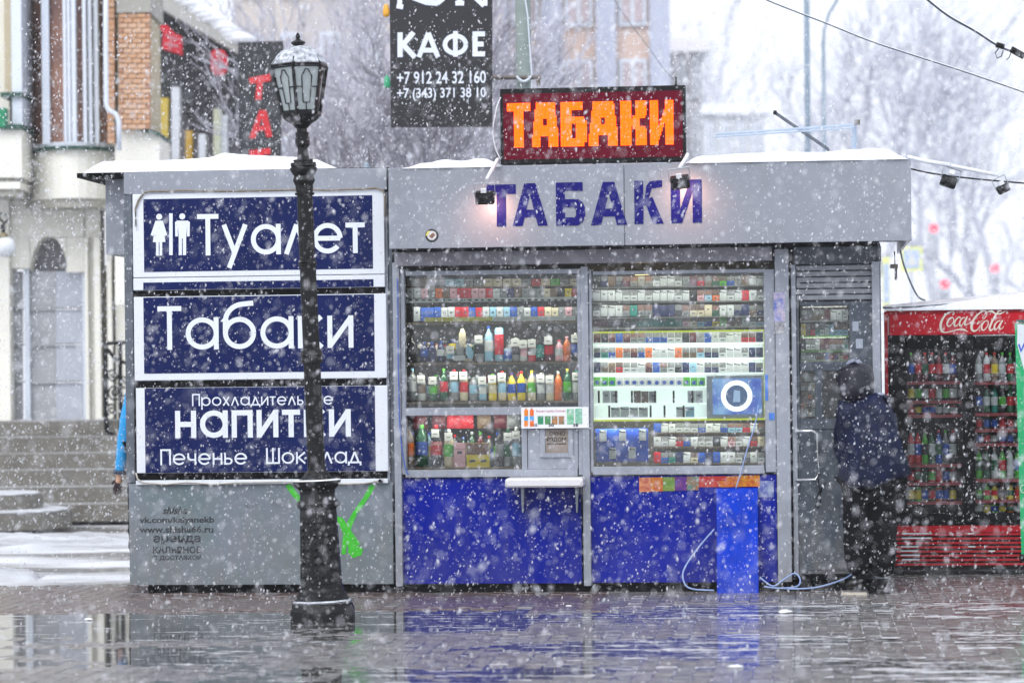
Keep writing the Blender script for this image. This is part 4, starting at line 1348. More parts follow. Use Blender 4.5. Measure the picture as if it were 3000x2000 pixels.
m_pet = {}
def pet(c):
    k = 'bottle ' + CC[c][0]
    return mat(k, CC[c][1], .12, 0, 9, .10, spec=.6)
bott_cache = {}
PROF = {
    'bottle': [(.30, 0), (.48, .02), (.5, .06), (.5, .30), (.46, .38), (.5, .46), (.5, .62), (.40, .74), (.20, .85), (.15, .88), (.15, .93)],
    'can': [(.40, 0), (.5, .04), (.5, .93), (.42, .98), (.42, 1.0)],
    'jug': [(.4, 0), (.5, .04), (.5, .66), (.34, .80), (.15, .9), (.15, .94)],
}
def bottle_meshes(kind, c, lc, cc):
    key = (kind, c, lc, cc)
    if key in bott_cache: return bott_cache[key]
    def me(b, name, m):
        q = bpy.data.meshes.new(name); q.from_pydata(b.v, [], b.f); q.materials.append(m)
        q.polygons.foreach_set('use_smooth', [True] * len(q.polygons)); q.update(); return q
    b = MB(); b.lathe(PROF[kind], 10)
    body = me(b, 'bottle', pet(c))
    lo, hi = (.28, .60) if kind != 'can' else (.2, .8)
    b = MB(); b.lathe([(.512, lo), (.512, hi)], 10, cap=False)
    lab = me(b, 'label', CM[lc])
    cap = None
    if kind != 'can':
        b = MB(); b.lathe([(.19, .91), (.19, .985), (.16, 1.0)], 8)
        cap = me(b, 'cap', CM[cc])
    bott_cache[key] = (body, lab, cap)
    return bott_cache[key]
tb_ = MB(); tb_.quad((-.5, 0, -.5), (.5, 0, -.5), (.5, 0, .5), (-.5, 0, .5)); tb_.cm = 1; tb_.quad((-.25, -.01, -.12), (.25, -.01, -.12), (.25, -.01, -.02), (-.25, -.01, -.02))
tag_me = bpy.data.meshes.new('price_tag'); tag_me.from_pydata(tb_.v, [], tb_.f); tag_me.materials.append(m_card); tag_me.materials.append(m_film); tag_me.polygons.foreach_set('material_index', tb_.m)
def bottle(px, ybot, ytop, wpx, kind, c, lc, cc, yl, label, price=False, group='drink bottles and cans on the window shelves', root=None, cat=None):
    u, z = kv(px, ybot, yl)
    h = kv(px, ytop, yl)[1] - z
    w = wpx / FPX * (D0 + .1)
    body, lab, cap = bottle_meshes(kind, c, lc, cc)
    nm = 'drink_can' if kind == 'can' else 'drink_bottle'
    o = bpy.data.objects.new(nm, body)
    COL.objects.link(o)
    kput(o, u, yl + w / 2, z)
    o.scale = (w, w, h)
    o.rotation_euler.z += rg.uniform(-3, 3)
    l = bpy.data.objects.new('label', lab); COL.objects.link(l); l.parent = o
    if cap:
        k = bpy.data.objects.new('cap', cap); COL.objects.link(k); k.parent = o
    tag(o, label, cat or ('can' if kind == 'can' else 'bottle'), group)
    if price:
        t = bpy.data.objects.new('price_tag', tag_me); COL.objects.link(t); t.parent = o
        t.matrix_parent_inverse = Matrix.Identity(4)
        a = -o.rotation_euler.z - TH
        R = Matrix.Rotation(a, 4, 'Z')
        pw, ph_ = .056 / w, .056 / h
        t.matrix_basis = R @ Matrix.Translation((0, -.62, .80 if kind != 'can' else .9)) @ Matrix.Diagonal((pw, 1, ph_, 1))
    return o
# third shelf: cans, tins, small bottles
row3 = [(945, 'jug', 'k', 'k', 'k', 770, 26), (974, 'bottle', 'n', 'b', 'b', 785, 21), (991, 'bottle', 'n', 'n', 'b', 785, 21), (1012, 'bottle', 'n', 'w', 'b', 784, 19), (1035, 'can', 'k', 's', 'k', 800, 21),
        (1056, 'can', 'g', 'g', 'k', 782, 20), (1075, 'can', 'c', 'k', 'y', 790, 20), (1100, 'bottle', 'g', 'k', 'k', 766, 24), (1122, 'bottle', 's', 'w', 'b', 748, 22), (1146, 'can', 's', 'r', 's', 752, 22),
        (1166, 'can', 's', 'b', 's', 800, 21), (1184, 'bottle', 'g', 'k', 'w', 775, 20), (1202, 'bottle', 'w', 'p', 'w', 780, 19), (1222, 'bottle', 'r', 'w', 'w', 778, 19), (1240, 'can', 'k', 't', 't', 782, 21),
        (1260, 'bottle', 'm', 'r', 'w', 770, 22), (1284, 'bottle', 'p', 'w', 'r', 780, 20), (1302, 'bottle', 'o', 'o', 'p', 772, 19), (1322, 'bottle', 'k', 'b', 'w', 764, 22)]
for i, (x, kd, c, lc, cc, yt, w) in enumerate(row3):
    bottle(x, 830, yt, w, kd, c, lc, cc, .09, '%s drink %s with %s label, %s on third shelf of left window' % (CC[c][0], 'can' if kd == 'can' else 'bottle', CC[lc][0], ORD[i]), price=i in (4, 7, 11, 12, 13, 15, 18))
row4 = [(947, 'g', 'w', 's'), (968, 'w', 'e', 'g'), (994, 'd', 'l', 'k'), (1019, 'd', 'r', 'l'), (1043, 'g', 's', 'r'), (1065, 'c', 'r', 'r'), (1087, 'g', 's', 'k'), (1108, 's', 'w', 'n'), (1131, 'y', 'c', 'l'), (1153, 'c', 's', 'r'),
        (1175, 'y', 'b', 'v'), (1197, 'y', 'b', 'r'), (1221, 'c', 'l', 'y'), (1242, 'g', 'w', 'c'), (1263, 'c', 'w', 'e'), (1282, 'o', 'o', 'w'), (1303, 'd', 'l', 'y'), (1321, 'g', 'w', 't')]
for i, (x, c, lc, cc) in enumerate(row4):
    if i == 17: x = 1324
    bottle(x, 920.5, [845, 858, 862, 846, 848, 848, 860, 862, 858, 852, 856, 852, 850, 856, 858, 852, 846, 850][i], 20, 'bottle', c, lc, cc, .09,
           '%s bottle with %s label, %s from left above the window rail' % (CC[c][0], CC[lc][0], ORD[i]), price=i in (1, 2, 4, 5, 7, 8, 9, 13, 14, 17))
rgb_ = random.Random(77)
for rr_, (yb_, yt_, nm_) in enumerate(((829, 786, 'third shelf'), (919.5, 862, 'shelf above the window rail'), (1071, 1000, 'window bottom'))):
    nb_ = 21 if rr_ < 2 else 13
    for i in range(nb_):
        x = 946 + i * (374 if rr_ < 2 else 236) / (nb_ - 1)
        c_ = rgb_.choice('kdegcnmdkgs'); lc_ = rgb_.choice('rlwsbyckw')
        bottle(x, yb_, yt_ + rgb_.uniform(-9, 6), 18.5, rgb_.choice(['bottle', 'bottle', 'can']) if rr_ == 0 else 'bottle', c_, lc_, rgb_.choice('wrlkb'), .17,
               '%s bottle with %s label, %s in the back row, %s' % (CC[c_][0], CC[lc_][0], ORD[i], nm_))
row5 = [(940, 'e', 'o', 'k', 980, 22, 'jug'), (968, 'd', 'b', 'l', 975, 30, 'jug'), (1001, 'k', 'r', 'r', 975, 28, 'bottle'), (1031, 'c', 'l', 'w', 985, 25, 'bottle'), (1148, 'k', 'g', 'k', 985, 22, 'bottle'), (1167, 'g', 'd', 'd', 985, 22, 'bottle'), (1186, 'g', 's', 'w', 980, 24, 'bottle')]
for i, (x, c, lc, cc, yt, w, kd) in enumerate(row5):
    o = bottle(x, 1072.5, yt, w, kd, c, lc, cc, .09, '%s bottle with %s label, %s at the left window bottom' % (CC[c][0], CC[lc][0], ORD[i]), price=i in (2, 3, 5, 6))
u0, u1, z0, z1 = krect(990, 1012, 1014, 1022, .075)
tm = textmesh('Coca-Cola', u0, u1, z0, z1, .078, bold=.01, shear=.35)
to = tm.build('bottle_lettering', m_card, K)
for i, (x, c, what) in enumerate(((1056, 'p', 'pink'), (1085, 'y', 'yellow'), (1111, 'y', 'yellow'))):
    u, z = kv(x, 1072.5, .07)
    me = pack_mesh(c, .082, .17, .05, 0 if i else 1)
    o = bpy.data.objects.new('juice_carton', me); COL.objects.link(o); kput(o, u, .07, z)
    tag(o, '%s juice carton at the bottom of the left window, %s of three from left' % (what, ORD[i]), 'carton', 'juice cartons')
# snack bags hanging behind the lower pane
def bag(px, py, w, h, c, label):
    u, z = kv(px, py, .2)
    b = MB()
    nx, nz = 6, 6
    w, h = w / 329, h / 329
    vs = []
    for s_ in (-1, 1):
        for j in range(nz + 1):
            for i in range(nx + 1):
                e = math.sin(math.pi * i / nx) * math.sin(math.pi * j / nz)
                vs.append(((i / nx - .5) * w * (1 - .05 * (j in (0, nz))), s_ * .022 * max(0, e) ** .6, (j / nz - .5) * h))
    k = (nx + 1) * (nz + 1)
    fs = [(j * (nx + 1) + i, j * (nx + 1) + i + 1, (j + 1) * (nx + 1) + i + 1, (j + 1) * (nx + 1) + i) for j in range(nz) for i in range(nx)]
    fs += [tuple(k + q for q in f)[::-1] for f in fs]
    b.add(vs, fs)
    o = b.build('snack_bag', CM[c], smooth=True); kput(o, u, .2, z)
    tag(o, label, 'snack bag', 'snack bags in the left window')
for px, c, l in ((965, 'm', 'leftmost'), (1008, 'm', 'second from left'), (1042, 'r', 'third from left'), (1072, 'r', 'fourth from left'), (1112, 'e', 'fifth from left'), (1150, 'm', 'sixth from left'), (1178, 'g', 'rightmost')):
    bag(px, 968, 32, 32, c, '%s snack bag hanging behind the lower left pane, %s' % (CC[c][0], l))
# hanging cardboard fish and tags in the left window
for (x, y, w, h, c, l) in ((1062, 775, 18, 42, 'c', 'pale fish shaped card hanging in the third shelf bay of the left window'), (1078, 808, 17, 34, 's', 'tilted pale blue hang tag before the cans in the left window'), (1055, 822, 28, 12, 'w', 'wide white price card lying on the third shelf of the left window')):
    u0, u1, z0, z1 = krect(x - w / 2, y - h / 2, x + w / 2, y + h / 2, .06)
    b = MB(); cx, cz = (u0 + u1) / 2, (z0 + z1) / 2
    W, H = (u1 - u0) / 2, (z1 - z0) / 2
    if h > 30: b.prism([(-W * .5, -H), (W * .5, -H), (W, -H * .3), (W * .8, H * .5), (W * .2, H), (-W * .2, H), (-W * .8, H * .5), (-W, -H * .3)], 0, .003)
    else: b.prism([(-W, -H), (W, -H), (W, H), (-W, H)], 0, .003)
    o = fixn(b.build('hang_tag', CM[c])); kput(o, cx, .06, cz); tag(o, l, 'tag')
    if c == 's': o.rotation_euler.y = -.2

# ------------------------------------------------------------------ bright blue board leaning on the lower panel
u0, u1, z0, z1 = krect(1645, 1120, 1741, 1353, -.2)
b = MB(); W = (u1 - u0) / 2
b.bbox(-W, W, 0, .02, 0, 0.72, .003)
b = MB(); b.bbox(-W, W, 0, .02, 0, z1 + .0, .003)
o = fixn(b.build('blue_board', m_ply)); kput(o, (u0 + u1) / 2, -.16, 0.0); o.rotation_euler = (-.15, 0, -TH)
tag(o, 'bright blue painted board leaning upright against the right lower panel', 'board')
# cables
def cable(name, pts, r, m, label, cat, yl=None, group=None):
    """pts: photo positions with kiosk depth"""
    P = [(*kv(x, y, d)[:1], d, kv(x, y, d)[1]) for x, y, d in pts]
    # smooth with Catmull-Rom
    Q = []
    V = [Vector(p) for p in P]
    for i in range(len(V) - 1):
        p0, p1, p2, p3 = V[max(i - 1, 0)], V[i], V[i + 1], V[min(i + 2, len(V) - 1)]
        for k in range(6):
            t = k / 6
            Q.append(.5 * ((2 * p1) + (-p0 + p2) * t + (2 * p0 - 5 * p1 + 4 * p2 - p3) * t * t + (-p0 + 3 * p1 - 3 * p2 + p3) * t ** 3))
    Q.append(V[-1])
    b = MB(); b.tube(Q, r, 6)
    o = b.build(name, m, smooth=True)
    kput(o, 0, 0, 0)
    return tag(o, label, cat, group)
m_bluec = mat('pale blue cable', '#8fa6d6', .4, 0, 20, .1)
def gz(px, py):  # depth where a ground point seen at this photo row lies, kiosk frame
    return CAM_H / (-ray(px, py)[1]) - D0 - .05
cable('blue_cable', [(1640, 1215, -.08), (1600, 1262, -.10), (1570, 1310, -.13), (1573, 1340, -.16), (1592, 1352, -.18), (1640, 1355, -.2)], .006, m_bluec, 'pale blue cable looping down left of the bright blue board', 'cable')
cable('blue_cable', [(1745, 1325, -.12), (1775, 1345, -.14), (1800, 1330, -.12), (1825, 1316, -.09), (1838, 1330, -.12), (1830, 1346, -.18), (1790, 1350, -.22), (1755, 1346, -.22)], .006, m_bluec, 'pale blue cable coiled round the foot of the right kiosk post', 'cable')
cable('blue_cable', [(1800, 1352, -.2), (1860, 1350, -.22), (1900, 1342, -.2), (1940, 1328, -.15), (1965, 1312, -.08)], .006, m_bluec, 'pale blue cable trailing past the door to the shoe', 'cable')
cable('window_cable', [(1742, 930, -.07), (1734, 975, -.07), (1715, 1035, -.07), (1700, 1090, -.07), (1690, 1120, -.07)], .005, m_bluec, 'thin pale blue cable hanging across the right window corner', 'cable')
cable('window_cable', [(913, 640, -.08), (914, 760, -.08), (916, 900, -.08), (920, 1000, -.08), (930, 1070, -.08), (938, 1090, -.08)], .005, mat('blue wire', '#4a66b8', .4), 'thin blue wire running down the left window post', 'cable')
cable('white_wire', [(1150, 224, -.37), (1140, 250, -.4), (1132, 300, -.4), (1138, 340, -.4), (1150, 366, -.4)], .004, mat('white wire', '#dfe2e6', .4), 'thin white wire hanging left of the LED board', 'wire')

# ------------------------------------------------------------------ drinks fridge
FD = 1.45   # its depth behind the kiosk front
def fr_rect(x0, y0, x1, y1): return krect(x0, y0, x1, y1, FD)
fu0, fu1, fz0, fz1 = fr_rect(2036, 712, 2420, 1318)
FR = ketty('drinks_fridge', (fu0 + fu1) / 2, FD, 0, 'tall red two door drinks fridge with lit header beside the kiosk', 'fridge')
fc = (fu0 + fu1) / 2
def fbx(name, m, rects, y0, y1, bev=.003, parent=FR):
    b = MB()
    for r in rects:
        u0, u1, z0, z1 = fr_rect(*r)
        (b.bbox(u0 - fc, u1 - fc, y0, y1, z0, z1, bev) if bev else b.box(u0 - fc, u1 - fc, y0, y1, z0, z1))
    return fixn(b.build(name, m, parent))
m_fred = mat('fridge red', '#b4081f', .35, 0, 4, .15, spec=.2, grime=.15)
m_fblk = mat('fridge black frame', '#0e0f12', .4, 0, 6, .15, spec=.12)
fbx('side_wall', m_fblk, [(2040, 770, 2050, 1310)], .01, .7)
fbx('side_wall', m_fblk, [(2408, 770, 2416, 1310)], .01, .7)
fbx('back', m_fblk, [(2050, 770, 2408, 1310)], .60, .68, 0)
fbx('top', m_fred, [(2036, 711, 2420, 722)], .0, .7)
fbx('header', mat('header red', '#c00d22', .3, 0, 1.6, .0, col2='#a80a1c', emit='#c8102c', estr=.06, spec=.2), [(2042, 720, 2416, 768)], -.02, .6)
fbx('side_trim', m_fred, [(2033, 716, 2041, 1200)], -.01, .02)
fbx('door_frame', m_fblk, [(2050, 770, 2082, 1200), (2212, 770, 2238, 1200), (2400, 770, 2416, 1200), (2082, 770, 2212, 800), (2238, 770, 2400, 800), (2082, 1178, 2212, 1203), (2238, 1178, 2400, 1203)], -.02, .01)
m_fg = glass('fridge glass', (.9, .92, .92), 1.25)
fbx('door_pane', m_fg, [(2081, 799, 2213, 1179)], -.008, -.003, 0)
fbx('door_pane', m_fg, [(2237, 799, 2401, 1179)], -.008, -.003, 0)
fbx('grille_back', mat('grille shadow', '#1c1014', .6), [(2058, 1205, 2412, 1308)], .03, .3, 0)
for i in range(9):
    y = 1207 + i * 10.6
    h = 16 if i == 0 else 5.2
    y = 1206 if i == 0 else 1214 + i * 9.8
    fbx('grille_slat', m_fred, [(2056, y, 2412, y + h)], -.012, .03, .002)
m_pale = mat('worn white sticker', '#d8dce2', .4, 0, 20, .1)
for (x0, x1, y) in ((2071, 2116, 1223), (2118, 2140, 1223), (2071, 2140, 1233.4), (2069, 2110, 1253), (2069, 2108, 1262.8), (2069, 2112, 1272.6), (2072, 2112, 1282.6), (2224, 2236, 1223), (2224, 2240, 1253), (2270, 2285, 1263)):
    fbx('worn_strip', m_pale, [(x0, y, x1, y + 3)], -.0145, -.0122, 0)
sh_rows = [(828, 884), (898, 930), (940, 976), (985, 1068), (1082, 1112), (1118, 1158), (1122, 1175)]
shelves = [(2084, 2210, [876, 920, 952, 1066, 1108, 1152]), (2240, 2398, [876, 948, 985, 1018, 1100, 1148])]
m_fs = mat('fridge shelf strip', '#b23a44', .4, 0, 30, .0, col2='#7d2f38')
for (a, c, yy) in shelves:
    for y in yy:
        fbx('shelf', m_fs, [(a, y, c, y + 7)], .05, .45, 0)
fridge_cols = ['kmmkmkmk', 'kkmegkmk', 'rkrrkmrm', 'rrldbgkk', 'mrkrrmrr', 'dlgdomkd', 'dldgoedl']
fridge_cols2 = ['gwegdkde', 'kdtkddkd', 'mkmrkkmk', 'kkmrmkrk', 'ldwlwldb', 'dlyeyodl', 'dylgoedl']
rg2 = random.Random(4)
for side, ((a, c, yy), cols) in enumerate(zip(shelves, (fridge_cols, fridge_cols2))):
    prev = 800
    lv = yy + [1177]
    for r, y in enumerate(lv):
        hgt = min(y - prev - 10, 78)
        if hgt < 18: prev = y; continue
        n = 7 if side == 0 else 8
        for i in range(n):
            x = a + 9 + i * (c - a - 14) / n
            cc_ = cols[r][i % len(cols[r])]
            body, lab, cap = bottle_meshes('can' if hgt < 36 else 'bottle', cc_, rg2.choice('rrlbwykd'), rg2.choice('rrlkw'))
            u, z = kv(x, y, FD + .12)
            hh = hgt / FPX * 21.5
            o = bpy.data.objects.new('drink_can' if hgt < 36 else 'drink_bottle', body); COL.objects.link(o)
            kput(o, u, FD + .14, z); o.scale = (.052, .052, hh); 
            l = bpy.data.objects.new('label', lab); COL.objects.link(l); l.parent = o
            if cap: k_ = bpy.data.objects.new('cap', cap); COL.objects.link(k_); k_.parent = o
            tag(o, '%s %s, %s from left on the %s shelf behind the %s fridge door' % (CC[cc_][0], 'can' if hgt < 36 else 'bottle', ORD[i], ORD[r], ('left', 'right')[side]), 'can' if hgt < 36 else 'bottle', 'drinks in the red fridge')
        prev = y
l = bpy.data.lights.new('fridge_light', 'AREA'); l.shape = 'RECTANGLE'; l.size = .9; l.size_y = .05; l.energy = .35; l.color = (.9, .96, 1)
lo = bpy.data.objects.new('fridge_light', l); COL.objects.link(lo); lo.parent = FR; lo.location = (0, .06, kv(2200, 803, FD)[1]); lo.rotation_euler = (.3, 0, 0)
# script lettering on the header, drawn with a pen that swells and thins
def hp(X, Y):
    return (2700 + X / 6.273) / 1.27551, (850 + Y / 6.273) / 1.27551
hy = FD - .0225
b = MB()
nst = [0]
def pen(pts, ws):
    P = [kv(*hp(x, y), hy) for x, y in pts]
    V = [Vector((p[0] - fc, p[1])) for p in P]
    Q, Wd = [], []
    for i in range(len(V) - 1):
        p0, p1, p2, p3 = V[max(i - 1, 0)], V[i], V[i + 1], V[min(i + 2, len(V) - 1)]
        for k in range(5):
            t = k / 5
            Q.append(.5 * ((2 * p1) + (-p0 + p2) * t + (2 * p0 - 5 * p1 + 4 * p2 - p3) * t * t + (-p0 + 3 * p1 - 3 * p2 + p3) * t ** 3))
            Wd.append(ws[i] * (1 - t) + ws[i + 1] * t)
    Q.append(V[-1]); Wd.append(ws[-1])
    b.ribbon([(q.x, q.y) for q in Q], [w / 6.273 / 1.27551 / FPX * 21.5 for w in Wd], -.0225 - .0002 * (nst[0] % 8))
    nst[0] += 1
pen([(585, 450), (600, 410), (560, 395), (470, 430), (390, 520), (350, 640), (370, 740), (430, 775), (540, 755), (680, 722), (780, 725), (850, 768)], [10, 12, 14, 24, 36, 44, 40, 22, 16, 24, 34, 6])
pen([(560, 500), (500, 540), (470, 610), (485, 660), (530, 650), (580, 590), (590, 530), (560, 495), (530, 520)], [24, 26, 28, 24, 14, 14, 16, 18, 8])
pen([(700, 520), (710, 495), (670, 500), (620, 560), (600, 620), (620, 660), (680, 620)], [16, 16, 20, 28, 30, 24, 10])
pen([(800, 500), (740, 520), (700, 590), (705, 650), (750, 630), (810, 520)], [16, 20, 28, 26, 14, 14])
pen([(840, 480), (800, 580), (800, 640), (850, 620), (890, 600)], [26, 28, 26, 12, 10])
pen([(895, 605), (960, 585)], [22, 20])
pen([(1150, 460), (1120, 500), (1150, 520), (1200, 440), (1180, 390), (1110, 390), (1000, 480), (930, 600), (920, 700), (960, 750), (1030, 720), (1080, 640)], [8, 12, 14, 14, 16, 16, 30, 44, 46, 34, 16, 12])
pen([(1060, 560), (1020, 620), (1060, 600), (1130, 545)], [14, 14, 10, 10])
pen([(1210, 560), (1150, 580), (1105, 650), (1110, 720), (1150, 730), (1210, 660), (1225, 590), (1200, 555), (1170, 580)], [18, 22, 30, 30, 20, 16, 16, 18, 8])
pen([(1200, 400), (1290, 385), (1360, 430), (1450, 430), (1550, 380)], [6, 34, 22, 26, 4])
pen([(1470, 390), (1440, 375), (1370, 440), (1290, 590), (1250, 690), (1270, 740), (1330, 690)], [14, 16, 22, 34, 38, 28, 10])
pen([(1450, 560), (1390, 580), (1340, 650), (1345, 720), (1390, 700), (1450, 600)], [16, 20, 30, 28, 14, 14])
pen([(1490, 550), (1440, 640), (1430, 710), (1480, 700), (1510, 660)], [24, 28, 26, 12, 8])
b.build('header_lettering', mat('cream script', '#e4ddd0', .4), FR)
u0, z0 = kv(*hp(640, 430), hy); u1, z1 = kv(*hp(1010, 370), hy)
textmesh('Всё будет', u0 - fc, u1 - fc, z0, z1, -.0222, bold=.01).build('header_lettering', mat('pink print', '#e08a98', .4), FR)
snow_ridge('fridge_snow', FR, fu0 - fc + .02, fu1 - fc, [.0, .015, .03, .05, .08, .10, .1, .1], -.01, .6, kv(2200, 711, FD)[1] + .001, seed=30)
# dark rod over the fridge
def wire(name, pts, r, m, label, cat, seg=6, group=None, snow=False):
    V = [at(*p) for p in pts]
    Q = []
    for i in range(len(V) - 1):
        p0, p1, p2, p3 = V[max(i - 1, 0)], V[i], V[i + 1], V[min(i + 2, len(V) - 1)]
        for k in range(8):
            t = k / 8
            Q.append(.5 * ((2 * p1) + (-p0 + p2) * t + (2 * p0 - 5 * p1 + 4 * p2 - p3) * t * t + (-p0 + 3 * p1 - 3 * p2 + p3) * t ** 3))
    Q.append(V[-1])
    org = Q[0].copy()
    b = MB(); b.tube([q - org for q in Q], r, seg)
    o = b.build(name, m, loc=org, smooth=True)
    if snow:
        b = MB(); b.tube([q - org + Vector((0, 0, r * .8)) for q in Q], r * .7, 5)
        b.build('snow_cover', m_snow, o, smooth=True)
    return tag(o, label, cat, group)
wire('canopy_rod', [(2028, 707, 21.2), (2120, 703, 21.2), (2240, 692, 21.2), (2400, 674, 21.2)], .008, m_greydark, 'dark thin rod slanting up over the red fridge', 'rod', snow=True)
# white tent sheet behind the fridge top
u0, u1 = kv(2030, 640, 2.6)[0], kv(2500, 640, 2.6)[0]
b = MB()
nx, nz = 20, 8
zt0, zt1 = kv(2100, 700, 2.6)[1], kv(2100, 1300, 2.6)[1]
vs = [(u0 + (u1 - u0) * i / nx, .03 * math.sin(i * 1.3) + .02 * math.sin(j), zt1 + (zt0 + .14 * i / nx - zt1) * j / nz) for j in range(nz + 1) for i in range(nx + 1)]
b.add(vs, [(j * (nx + 1) + i, j * (nx + 1) + i + 1, (j + 1) * (nx + 1) + i + 1, (j + 1) * (nx + 1) + i) for j in range(nz) for i in range(nx)])
o = b.build('tent_wall', m_snow, smooth=True); kput(o, 0, 2.6, 0)
tag(o, 'white tent sheet hanging behind the red fridge', 'tent')
# green banner stand cut by the right edge
GB = ketty('banner_stand', kv(2380, 1275, -.1)[0], -.1, 0.0, 'green banner stand with white sheet cut off by the right edge', 'banner stand')
gc = kv(2380, 1275, -.1)[0]
def gbx(name, m, poly, y0, y1):
    P = [kv(x, y, -.1) for x, y in poly]
    b = MB(); b.prism([(p[0] - gc, p[1]) for p in P], y0, y1)
    return fixn(b.build(name, m, GB))
gbx('banner_sheet', mat('banner green', '#0f9f62', .35, 0, 4, .08), [(2331, 742), (2346, 1272), (2470, 1272), (2470, 742)], 0, .01)
gbx('banner_print', mat('banner pale print', '#cdd6dc', .4, 0, 5, .08), [(2337, 745), (2336, 790), (2352, 850), (2470, 850), (2470, 745)], -.003, -.0005)
gbx('top_rail', mat('dark teal rail', '#0f4a44', .4), [(2335, 734), (2335, 741), (2470, 741), (2470, 734)], -.006, .02)
gbx('foot', m_fblk, [(2344, 1273), (2344, 1288), (2470, 1288), (2470, 1273)], -.05, .08)
P = [kv(x, y, -.1) for x, y in ((2340, 790), (2345, 806), (2354, 786))]
b = MB(); b.ribbon([(p[0] - gc, p[1]) for p in P], .012, -.005); b.build('banner_lettering', mat('banner blue', '#2a4fc0', .4), GB)
u, z = kv(2351, 1122, -.1); b = MB(); b.ribbon([(u - gc + .022 * math.cos(a * math.pi / 8), z + .026 * math.sin(a * math.pi / 8)) for a in range(17)], .005, -.004); b.build('banner_lettering', m_card, GB)
bb = MB(); bb.box(-.02, .02, .012, .05, 0.02, kv(2380, 742, -.1)[1]); bb.build('stand_pole', m_greydark, GB)

